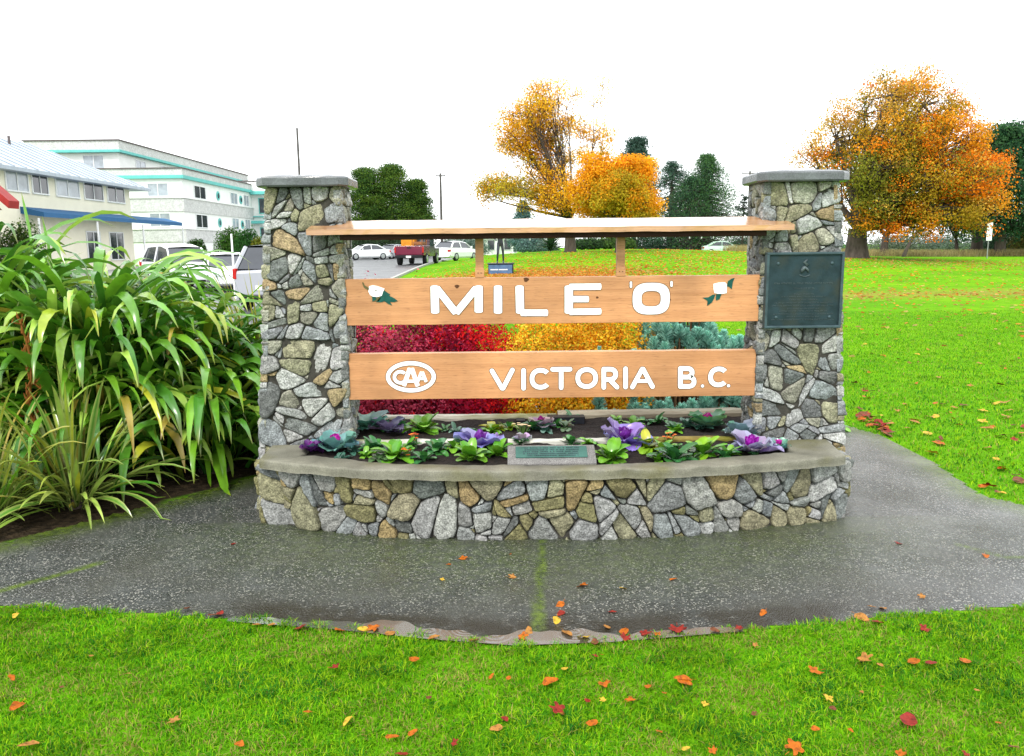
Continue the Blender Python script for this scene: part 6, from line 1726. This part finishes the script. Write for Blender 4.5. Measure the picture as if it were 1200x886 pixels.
def car(name, label, loc, rz, paintm, kind='sedan', group=None, L=4.4, W=1.76):
    """length along y (front at -y), built from a lofted lower body and cabin"""
    root = thing(name, label, 'car', loc, rz, group)
    if kind == 'sedan':
        low = [(-2.2, .35, .62, .78), (-2.1, .25, .70, .92), (-1.6, .2, .80, .98), (-0.9, .2, .90, 1), (0.2, .2, .93, 1), (1.3, .2, .94, 1), (1.9, .22, .95, .96), (2.15, .3, .92, .88), (2.2, .4, .85, .82)]
        cab = [(-1.0, .90, .0), (-0.35, 1.34, 1), (0.2, 1.42, 1), (0.9, 1.38, 1), (1.65, .96, .0)]
    elif kind == 'suv':
        low = [(-2.25, .4, .75, .8), (-2.15, .28, .88, .93), (-1.6, .25, 1.0, .98), (-0.9, .25, 1.05, 1), (1.3, .25, 1.07, 1), (2.0, .28, 1.07, .98), (2.2, .35, 1.05, .93), (2.24, .45, .98, .9)]
        cab = [(-1.0, 1.05, .0), (-0.4, 1.62, 1), (0.3, 1.74, 1), (1.7, 1.70, 1), (2.12, 1.10, .3)]
    else:
        low = [(-2.05, .35, .66, .8), (-1.95, .25, .76, .93), (-1.5, .2, .86, .98), (-0.9, .2, .94, 1), (1.3, .2, .98, 1), (1.85, .24, .98, .96), (2.0, .35, .95, .9)]
        cab = [(-1.05, .94, .0), (-0.4, 1.38, 1), (0.2, 1.48, 1), (1.3, 1.44, 1), (1.85, 1.0, .2)]
    hw = W / 2; c = MB(); vs = []; fs = []
    for y, zb_, zt_, s_ in low:
        w = hw * s_
        vs += [(-w * 0.9, y, zb_), (-w, y, zb_ + 0.12), (-w, y, (zb_ + zt_) / 2 + 0.08), (-w * 0.93, y, zt_), (0, y, zt_ + 0.03), (w * 0.93, y, zt_), (w, y, (zb_ + zt_) / 2 + 0.08), (w, y, zb_ + 0.12), (w * 0.9, y, zb_)]
    n = 9
    for i in range(len(low) - 1):
        for k in range(n): fs.append((i * n + k, i * n + (k + 1) % n, (i + 1) * n + (k + 1) % n, (i + 1) * n + k))
    fs.append(tuple(range(n))[::-1]); fs.append(tuple((len(low) - 1) * n + k for k in range(n)))
    c.add(vs, fs)
    # roof shell
    vs = []; fs = []
    cabw = lambda z, zlo, zhi: hw * (0.92 - 0.2 * (z - zlo) / (zhi - zlo))
    zlo = cab[0][1]; zhi = max(q[1] for q in cab)
    tops = [q for q in cab[1:-1]]
    for y, z, _ in tops:
        w = cabw(z, zlo, zhi); vs += [(-w, y, z - 0.07), (-w * 0.9, y, z), (0, y, z + 0.025), (w * 0.9, y, z), (w, y, z - 0.07)]
    for i in range(len(tops) - 1):
        for k in range(4): fs.append((i * 5 + k, i * 5 + k + 1, (i + 1) * 5 + k + 1, (i + 1) * 5 + k))
    c.add(vs, fs)
    # pillars
    wb = cabw(zlo, zlo, zhi)
    for sx in (-1, 1):
        t0_, t1_ = tops[0], tops[-1]
        wt0, wt1 = cabw(t0_[1], zlo, zhi), cabw(t1_[1], zlo, zhi)
        c.tube([(sx * wb, cab[0][0], zlo - 0.02), (sx * wt0 * 0.97, t0_[0], t0_[1] - 0.03)], 0.035, 5)
        c.tube([(sx * wb, cab[-1][0], cab[-1][1] - 0.02), (sx * wt1 * 0.97, t1_[0], t1_[1] - 0.03)], 0.06, 5)
        ym = (t0_[0] + t1_[0]) / 2
        c.tube([(sx * wb, ym, zlo - 0.05), (sx * cabw(zhi, zlo, zhi) * 0.985, ym, zhi - 0.08)], 0.035, 5)
    c.build('body', paintm, root, smooth=False)
    # glass house slightly inside
    g = MB(); e = 0.03
    def sec(y, z, f_): return cabw(z, zlo, zhi) * 0.97
    ring = [(cab[0][0] + 0.02, zlo)] + [(q[0], q[1] - 0.045) for q in tops] + [(cab[-1][0] - 0.02, cab[-1][1])]
    vs = []; m_ = len(ring)
    for y, z in ring: w = cabw(z, zlo, zhi) - e; vs += [(-w, y, z), (w, y, z)]
    zbase = zlo - 0.1
    for y, z in ring: vs += [(-(wb - e), y, zbase), (wb - e, y, zbase)]
    fs = [(2 * i, 2 * i + 1, 2 * i + 3, 2 * i + 2) for i in range(m_ - 1)]
    for i in range(m_ - 1):
        fs += [(2 * i, 2 * i + 2, 2 * m_ + 2 * i + 2, 2 * m_ + 2 * i), (2 * i + 1, 2 * m_ + 2 * i + 1, 2 * m_ + 2 * i + 3, 2 * i + 3)]
    g.add(vs, fs); g.build('windows', M_glass, root)
    yF, yR = low[0][0], low[-1][0]
    ax = 1.35 if kind != 'hatch' else 1.25
    for y in (-ax, ax):
        for sx in (-1, 1): wheel(root, sx * (hw - 0.10), y, 0.36 if kind == 'suv' else 0.32)
    zl = 0.62 if kind != 'suv' else 0.78
    for sx in (-1, 1):
        h = MB(); h.box(sx * hw * 0.66 - 0.17, sx * hw * 0.66 + 0.17, yF - 0.02, yF + 0.2, zl - 0.06, zl + 0.07, bev=0.03); h.build('headlight', M_head, root)
        h = MB(); zr = zl + 0.12; tw_ = 0.05 if kind == 'suv' else 0.12; tc_ = 0.9 if kind == 'suv' else 0.78; h.box(sx * hw * tc_ - tw_, sx * hw * tc_ + tw_, yR - 0.14, yR + 0.015, zr - 0.06, zr + (0.22 if kind == 'suv' else 0.1), bev=0.02); h.build('tail_light', M_tail, root)
    h = MB(); h.box(-0.26, 0.26, yR + 0.003, yR + 0.02, 0.55, 0.67); h.build('number_plate', M_plate2, root)
    h = MB(); h.box(-hw * 0.8, hw * 0.8, yR - 0.1, yR + 0.05, 0.3, 0.42, bev=0.03); h.box(-hw * 0.8, hw * 0.8, yF - 0.05, yF + 0.1, 0.3, 0.42, bev=0.03); h.build('bumper', M_black if kind == 'suv' else paintm, root)
    for sx in (-1, 1):
        h = MB(); h.box(sx * (hw + 0.09) - 0.08, sx * (hw + 0.09) + 0.08, cab[0][0] + 0.25, cab[0][0] + 0.35, zlo + 0.02, zlo + 0.14, bev=0.03); h.build('mirror', paintm, root)
    return root
def cpos(px, Y, dy=0): 
    x = D(px, 292, Y).x; return (x, Y + dy, hz1(x, Y) + 0.012)
gcar = 'cars parked along the street'
car('parked_car', 'silver grey suv seen from behind, right beside the left pillar', (cpos(309, 21)[0], 23.2, 0.0 + hz1(-6.6, 23)), PI, P_silver, 'suv', gcar)
car('parked_car', 'white hatchback half hidden behind the flax leaves', (cpos(205, 31)[0], 31.5, 0.12), 0.75, P_white, 'suv', gcar)
car('parked_car', 'white sedan between the hatchback and the silver suv', (cpos(252, 30)[0], 31.0, 0.1), 0.5, P_white, 'sedan', gcar)
car('parked_car', 'white sedan farthest left in the gap under the sign roof', cpos(428, 74), -0.95, P_white, 'sedan', gcar)
car('parked_car', 'silver sedan between the white one and the red truck', cpos(459, 80), -0.45, P_silver, 'sedan', gcar)
car('parked_car', 'white hatchback parked just right of the red truck', cpos(534, 62), PI - 0.5, P_white, 'hatch', gcar)
car('parked_car', 'white car with green reflection coloured in, beyond the lawn, left of the right pillar', cpos(848, 84), 1.45, P_greenrefl, 'sedan', gcar)
# the car beyond the crest stands on the cross street
# red pickup with an orange load
bx = cpos(484, 50)
trk = thing('pickup_truck', 'crimson pickup truck seen from behind carrying an orange load', 'truck', (bx[0], bx[1] + 2.6, bx[2] - 0.02), PI - 0.1)
def tbx(name, m, *a, bev=0.0, parent=trk):
    c = MB()
    for q in a: c.box(*q, bev=bev)
    return c.build(name, m, parent)
tbx('cargo_bed', P_red, (-0.92, -0.84, 0.6, 2.52, 0.62, 1.22), (0.84, 0.92, 0.6, 2.52, 0.62, 1.22), (-0.84, 0.84, 0.6, 2.5, 0.62, 0.72), bev=0.02)
tg = tbx('tailgate', P_red, (-0.83, 0.83, 2.53, 2.59, 0.66, 1.2), bev=0.015)
tbx('tailgate_handle', M_black, (-0.13, 0.13, 2.592, 2.6, 1.04, 1.12), parent=tg)
tbx('rear_bumper', M_black, (-0.85, 0.85, 2.6, 2.75, 0.46, 0.62), bev=0.02)
tbx('number_plate', M_plate2, (-0.16, 0.16, 2.752, 2.765, 0.48, 0.6))
M_dkp = paint('dark_truck_paint', (0.05, 0.02, 0.03))
tbx('hood', M_dkp, (-0.9, 0.9, -2.7, -1.2, 0.5, 1.12), bev=0.08)
c = MB(); c.prism([(-1.25, 0.55), (0.58, 0.55), (0.58, 1.15), (0.42, 1.78), (-0.75, 1.78), (-1.25, 1.15)], -0.88, 0.88, axis='x'); cb = c.build('cab', M_dkp, trk)
tbx('rear_window', M_glass, (-0.62, 0.62, 0.5, 0.605, 1.2, 1.62), parent=cb)
for sx in (-1, 1):
    tbx('side_window', M_glass, (sx * 0.885 - 0.01, sx * 0.885 + 0.01, -0.7, 0.4, 1.2, 1.65), parent=cb)
    tbx('tail_light', M_tail, (sx * 0.88 - 0.05, sx * 0.88 + 0.05, 2.50, 2.60, 0.78, 1.12), bev=0.01)
    for y in (-1.75, 1.6): wheel(trk, sx * 0.82, y, 0.39, 0.25)
M_orl = mat('orange_load', (0.6, 0.24, 0.02), 0.5, 0.2, 5)
ld = thing('truck_load', 'orange machine standing on the bed of the red pickup', 'load', (bx[0], bx[1] + 2.6, bx[2] - 0.02), PI - 0.1)
tbx('machine_body', M_orl, (-0.1, 0.75, 0.75, 1.5, 0.75, 1.75), bev=0.05, parent=ld)
tbx('machine_hopper', M_orl, (-0.05, 0.7, 0.8, 1.4, 1.76, 2.05), bev=0.03, parent=ld)
c = MB()
for x in (-0.78, -0.15): 
    for y in (1.0, 2.3): c.tube([(x, y, 0.72), (x, y, 1.75)], 0.03, 6)
for y in (1.0, 2.3): c.tube([(-0.78, y, 1.75), (-0.15, y, 1.75)], 0.03, 6)
c.box(-0.75, -0.2, 1.1, 2.2, 1.25, 1.45, bev=0.03)
c.build('tool_rack', mat('rust_brown_wood', (0.25, 0.1, 0.04), 0.7, 0.3, 6), ld)

# ------------------------------------------------------------------ buildings
M_stucco = mat('white_stucco', (0.74, 0.76, 0.74), 0.85, 0.06, 1.2, bump=0.2, bscale=20)
M_panel = mat('pebble_dash_panel', (0.5, 0.51, 0.5), 0.9, 0.12, 2.5, bump=0.5, bscale=14, fine=0.15, fscale=9)
M_tealtrim = mat('teal_trim', (0.12, 0.45, 0.42), 0.6, 0.08, 2)
M_cream = mat('cream_stucco', (0.74, 0.71, 0.58), 0.85, 0.06, 1.2, bump=0.2, bscale=20)
M_roofm = mat('pale_metal_roof', (0.36, 0.41, 0.47), 0.45, 0.12, 0.8, stretch=(1, 6, 1))
M_roofd = mat('dark_roof_edge', (0.12, 0.1, 0.1), 0.7, 0.2, 3)
M_awn = mat('blue_awning', (0.03, 0.11, 0.24), 0.7, 0.1, 4)
M_frame = mat('window_frame_white', (0.7, 0.72, 0.72), 0.5, 0.05, 4)
def window(parent, face, a0, a1, z0, z1, pos, m=None, split=0, frame_m=None):
    """face 'x': wall plane x=pos looking +x (a along y); face 'y': wall plane y=pos looking -y (a along x)"""
    f = MB(); g = MB(); t = 0.07
    def bx_(B, p0, p1, q0, q1, d0, d1):
        if face == 'x': B.box(pos + d0, pos + d1, p0, p1, q0, q1)
        else: B.box(p0, p1, pos - d1, pos - d0, q0, q1)
    bx_(f, a0 - t, a1 + t, z1, z1 + t, 0.0, 0.06); bx_(f, a0 - t, a1 + t, z0 - t, z0, 0.0, 0.09)
    bx_(f, a0 - t, a0, z0, z1, 0.0, 0.058); bx_(f, a1, a1 + t, z0, z1, 0.0, 0.058)
    for k in range(split):
        am = a0 + (a1 - a0) * (k + 1) / (split + 1); bx_(f, am - 0.03, am + 0.03, z0, z1, 0.03, 0.056)
    w = f.build('window', frame_m or M_frame, parent)
    bx_(g, a0, a1, z0, z1, 0.005, 0.025)
    g.build('pane', m or M_glass, w)
apt = thing('apartment_building', 'long white apartment building with teal bands and set back top storey', 'building', (0, 0, 0)); apt.scale = (0.963, 1, 0.93)
ZB = 0.3
def bpart(name, m, *boxes, parent=apt):
    c = MB()
    for q in boxes: c.box(*q)
    return c.build(name, m, parent)
XF, Y0, Y1 = -25.0, 60.0, 76.0
bpart('lower_wing_wall', M_stucco, (-42, XF, Y0, Y1, ZB, 7.8))
bpart('parapet', M_panel, (-42.1, XF + 0.12, Y0 - 0.12, Y1 + 0.1, 7.62, 8.12))
bpart('parapet_cap', M_roofd, (-42.2, XF + 0.2, Y0 - 0.2, Y1 + 0.2, 8.123, 8.2))
bpart('teal_band', M_tealtrim, (-42.2, XF + 0.22, Y0 - 0.22, Y1 + 0.15, 7.36, 7.615))
bpart('storey_panel', M_panel, (-42.0, XF + 0.08, Y0 - 0.08, Y1, 4.82, 5.85)); bpart('panel_ledge', M_stucco, (-42.0, XF + 0.16, Y0 - 0.16, Y1, 5.853, 5.94))
bpart('base_panel', M_panel, (-42.0, XF + 0.08, Y0 - 0.08, Y1, 2.45, 3.42)); bpart('panel_ledge', M_stucco, (-42.0, XF + 0.16, Y0 - 0.16, Y1, 3.423, 3.5))
for z0, z1 in ((6.03, 6.98), (3.66, 4.66)):
    for a0, a1, mm in ((62.2, 64.4, M_glass), (70.2, 71.8, M_glassl), (73.6, 74.9, M_glassl)):
        window(apt, 'x', a0, a1, z0, z1, XF, mm, split=1)
    window(apt, 'y', -27.6, -26.1, z0, z1, Y0, M_glassl, split=1); window(apt, 'y', -34.0, -32.2, z0, z1, Y0, M_glass, split=1)
    # small oval lights with teal surround
    for yy in (67.2, 72.8):
        c = MB(); n = 20
        poly = [(yy + 0.38 * math.cos(2 * PI * k / n), (z0 + z1) / 2 + 0.4 * math.sin(2 * PI * k / n)) for k in range(n)]
        c.prism(poly, XF + 0.002, XF + 0.05, axis='x'); o = c.build('oval_window', M_tealtrim, apt)
        c = MB(); c.prism([(yy + (p_[0] - yy) * 0.6, (z0 + z1) / 2 + (p_[1] - (z0 + z1) / 2) * 0.6) for p_ in poly], XF + 0.051, XF + 0.06, axis='x'); c.build('pane', M_glass, o)
# set-back upper storey
bpart('upper_storey_wall', M_stucco, (-41.2, -33.6, 68, 100, 0.3, 10.5)); bpart('upper_parapet', M_panel, (-41.4, -33.3, 67.6, 100.2, 10.62, 11.4))
bpart('upper_teal_band', M_tealtrim, (-41.5, -33.2, 67.5, 100.3, 10.4, 10.615)); bpart('upper_roof_edge', M_roofd, (-41.5, -33.2, 67.5, 100.3, 11.403, 11.5))
bpart('upper_link_wall', M_panel, (-33.6, -27.5, 84, 110, 0.3, 9.2)); bpart('link_roof_edge', M_roofd, (-33.7, -27.3, 83.9, 110.2, 9.203, 9.32))
window(apt, 'y', -36.6, -34.9, 9.0, 10.15, 68, M_glassl, split=1); window(apt, 'y', -40.6, -38.6, 9.0, 10.15, 68, M_glassl, split=1)
for yy in (71, 76, 81): window(apt, 'x', yy, yy + 1.8, 9.0, 10.1, -33.6, M_glassl, split=1)
# end bay facing the park
bpart('bay_wall', M_stucco, (-25.0, -21.6, 76.0, 84, ZB, 7.2)); bpart('bay_canopy', M_tealtrim, (-25.3, -21.3, 75.3, 84, 7.2, 7.5)); bpart('bay_canopy', M_tealtrim, (-25.3, -21.3, 75.3, 84, 4.35, 4.62)); bpart('bay_roof', M_stucco, (-25.2, -21.4, 75.5, 84, 7.503, 8.4))
bpart('bay_sill', M_tealtrim, (-25.1, -21.5, 75.8, 75.99, 1.9, 2.05)); bpart('bay_sill', M_tealtrim, (-25.1, -21.5, 75.8, 75.99, 5.0, 5.1))
for z0, z1 in ((5.4, 6.8), (2.3, 3.9)): window(apt, 'y', -24.3, -22.9, z0, z1, 76.0, M_glass, split=0, frame_m=M_tealtrim); window(apt, 'y', -22.5, -21.9, z0, z1, 76.0, M_glass, frame_m=M_tealtrim)
# cream house with hipped roof
hs = thing('cream_house', 'cream two storey house with pale hipped roof and blue awning', 'house', (0, 0, 0)); hs.scale = (0.944, 1, 0.965)
HX, HY0, HY1 = -25.2, 28.0, 51.0
bpart('wall', M_cream, (-35, HX, HY0, HY1, 0.05, 5.75), parent=hs)
ev = 0.7; zE = 5.78
c = MB()
x0, x1, y0, y1 = -35 - ev, HX + ev, HY0 - ev, HY1 + ev + 0.9; rx_ = -29.6; zr_ = 8.1
vs = [(x0, y0, zE), (x1, y0, zE), (x1, y1, zE), (x0, y1, zE), (rx_, y0 + 4, zr_), (rx_, y1 - 4.5, zr_), (x0, y0, zE - 0.18), (x1, y0, zE - 0.18), (x1, y1, zE - 0.18), (x0, y1, zE - 0.18)]
c.add(vs, [(0, 1, 4), (1, 2, 5, 4), (2, 3, 5), (3, 0, 4, 5), (6, 7, 1, 0), (7, 8, 2, 1), (8, 9, 3, 2), (9, 6, 0, 3), (9, 8, 7, 6)])
rf = c.build('roof', M_roofm, hs)
# standing seams and vents
c = MB()
for k in range(26):
    y = y0 + 0.6 + k * 0.95; t1_ = 1.0
    if y > y1 - 0.3: break
    yt = min(max(y, y0 + 4), y1 - 4.5); f_ = 1.0
    if y > y1 - 4.5: f_ = (y1 - y) / 4.5
    if y < y0 + 4: f_ = (y - y0) / 4.0
    c.tube([(x1, y, zE + 0.03), (x1 + (rx_ - x1) * f_, y, zE + (zr_ - zE) * f_ + 0.03)], 0.035, 4)
c.build('seams', M_roofm, rf)
for yv in (37, 41, 44.5):
    c = MB(); c.tube([(-28.6, yv, 7.0), (-28.6, yv, 8.1)], 0.08, 8); c.build('vent_pipe', M_roofd, rf)
for a0, a1, mm in ((38.6, 40.3, M_glassl), (40.7, 42.0, M_glass), (42.8, 45.0, M_glassl), (45.6, 47.6, M_glass), (48.2, 50.2, M_glass)):
    window(hs, 'x', a0, a1, 4.72, 5.6, HX, mm, split=1)
for a0, a1 in ((45.4, 46.8), (48.0, 49.6)): window(hs, 'x', a0, a1, 1.2, 2.8, HX, M_glass, split=1)
c = MB(); c.prism([(HX, 3.95), (HX + 1.2, 3.65), (HX + 1.2, 3.42), (HX, 3.6)], 39.5, 56.0, axis='y')
c.build('awning', M_awn, hs)
for yy in (39, 44.5, 50, 56):
    c = MB(); c.tube([(HX + 1.2, yy, 0.1), (HX + 1.2, yy, 3.35)], 0.06, 8); c.build('awning_post', M_frame, hs)
# small red roofed hut at far left edge
M_redroof = mat('red_roof_trim', (0.26, 0.02, 0.018), 0.5, 0.15, 3); M_brown = mat('brown_boarding', (0.12, 0.05, 0.035), 0.7, 0.25, 3, stretch=(1, 1, 6))
ht = thing('red_roofed_hut', 'small brown hut with red roof edge at the far left', 'hut', (0, 0, 0))
hxr = D(22, 243, 33.4).x
bpart('wall', M_brown, (hxr - 4.5, hxr - 1.0, 32.95, 33.3, 0.1, 3.0), parent=ht)
zeave = D(22, 245, 33.4).z; zpk = zeave + 2.4
c = MB(); xm = hxr - 2.6
c.prism([(hxr, zeave), (xm, zpk), (2 * xm - hxr, zeave), (2 * xm - hxr, zeave + 0.3), (xm, zpk + 0.34), (hxr + 0.05, zeave + 0.3)], 32.7, 33.4, axis='y'); r_ = c.build('roof', M_redroof, ht)
c = MB(); c.prism([(hxr - 0.5, zeave - 0.05), (xm, zpk - 0.25), (2 * xm - hxr + 0.5, zeave - 0.05)], 32.8, 33.1, axis='y'); c.build('gable', M_brown, ht)
# hedges before the apartment building
for i, (px, yt, Y, w, cols, lab) in enumerate([
        (268, 266, 56, 38, [(0.04, 0.12, 0.015), (0.06, 0.14, 0.02)], 'clipped round green hedge bush before the apartment corner'), (288, 268, 55, 30, [(0.03, 0.11, 0.02)], 'darker green bush right of the clipped hedge'), (302, 278, 54, 20, [(0.2, 0.2, 0.02), (0.12, 0.16, 0.02)], 'yellow green bush at the foot of the teal bay'),
        (228, 281, 50, 26, [(0.04, 0.1, 0.02)], 'small low green bush above the white hatchback'), (20, 262, 36, 60, [(0.04, 0.1, 0.02), (0.1, 0.16, 0.03)], 'green bush below the red roofed hut')]):
    bush(lab, px, yt, Y, w, cols, 650 + i, n=6000, size=0.14, group='bushes before the buildings')
# distant white house glimpsed behind the statue
dh = thing('distant_house', 'distant white house with porch columns seen behind the statue', 'house', (0, 0, 0))
q0, q1 = D(520, 285, 112), D(606, 285, 112)
bpart('wall', M_stucco, (q0.x, q1.x, 112, 122, 0.5, 3.4), parent=dh)
c = MB(); c.prism([(q0.x - 0.5, 3.4), ((q0.x + q1.x) / 2 - 2, 4.3), ((q0.x + q1.x) / 2 + 2, 4.3), (q1.x + 0.5, 3.4)], 111, 123, axis='y'); c.build('roof', M_panel, dh)
for k in range(5):
    c = MB(); xx = q0.x + 0.6 + (q1.x - q0.x - 1.2) * k / 4; c.tube([(xx, 110.9, 0.5), (xx, 110.9, 3.4)], 0.16, 8); c.build('porch_column', M_frame, dh)
for k in range(4):
    xx = q0.x + 1.6 + (q1.x - q0.x - 3.4) * k / 3; window(dh, 'y', xx, xx + 0.9, 1.3, 2.6, 112, M_glass)
for i, (px, yt, Y, w, lab) in enumerate([(545, 277, 100, 60, 'grey green bush along the far street, left of the statue'), (475, 268, 90, 70, 'dark bushes behind the red truck and silver car'), (425, 270, 88, 50, 'dark bush behind the farthest left white sedan')]):
    bush(lab, px, yt, Y, w, [(0.04, 0.07, 0.035)] if i else BB, 670 + i, n=6000, size=0.2, group='bushes along the far street')
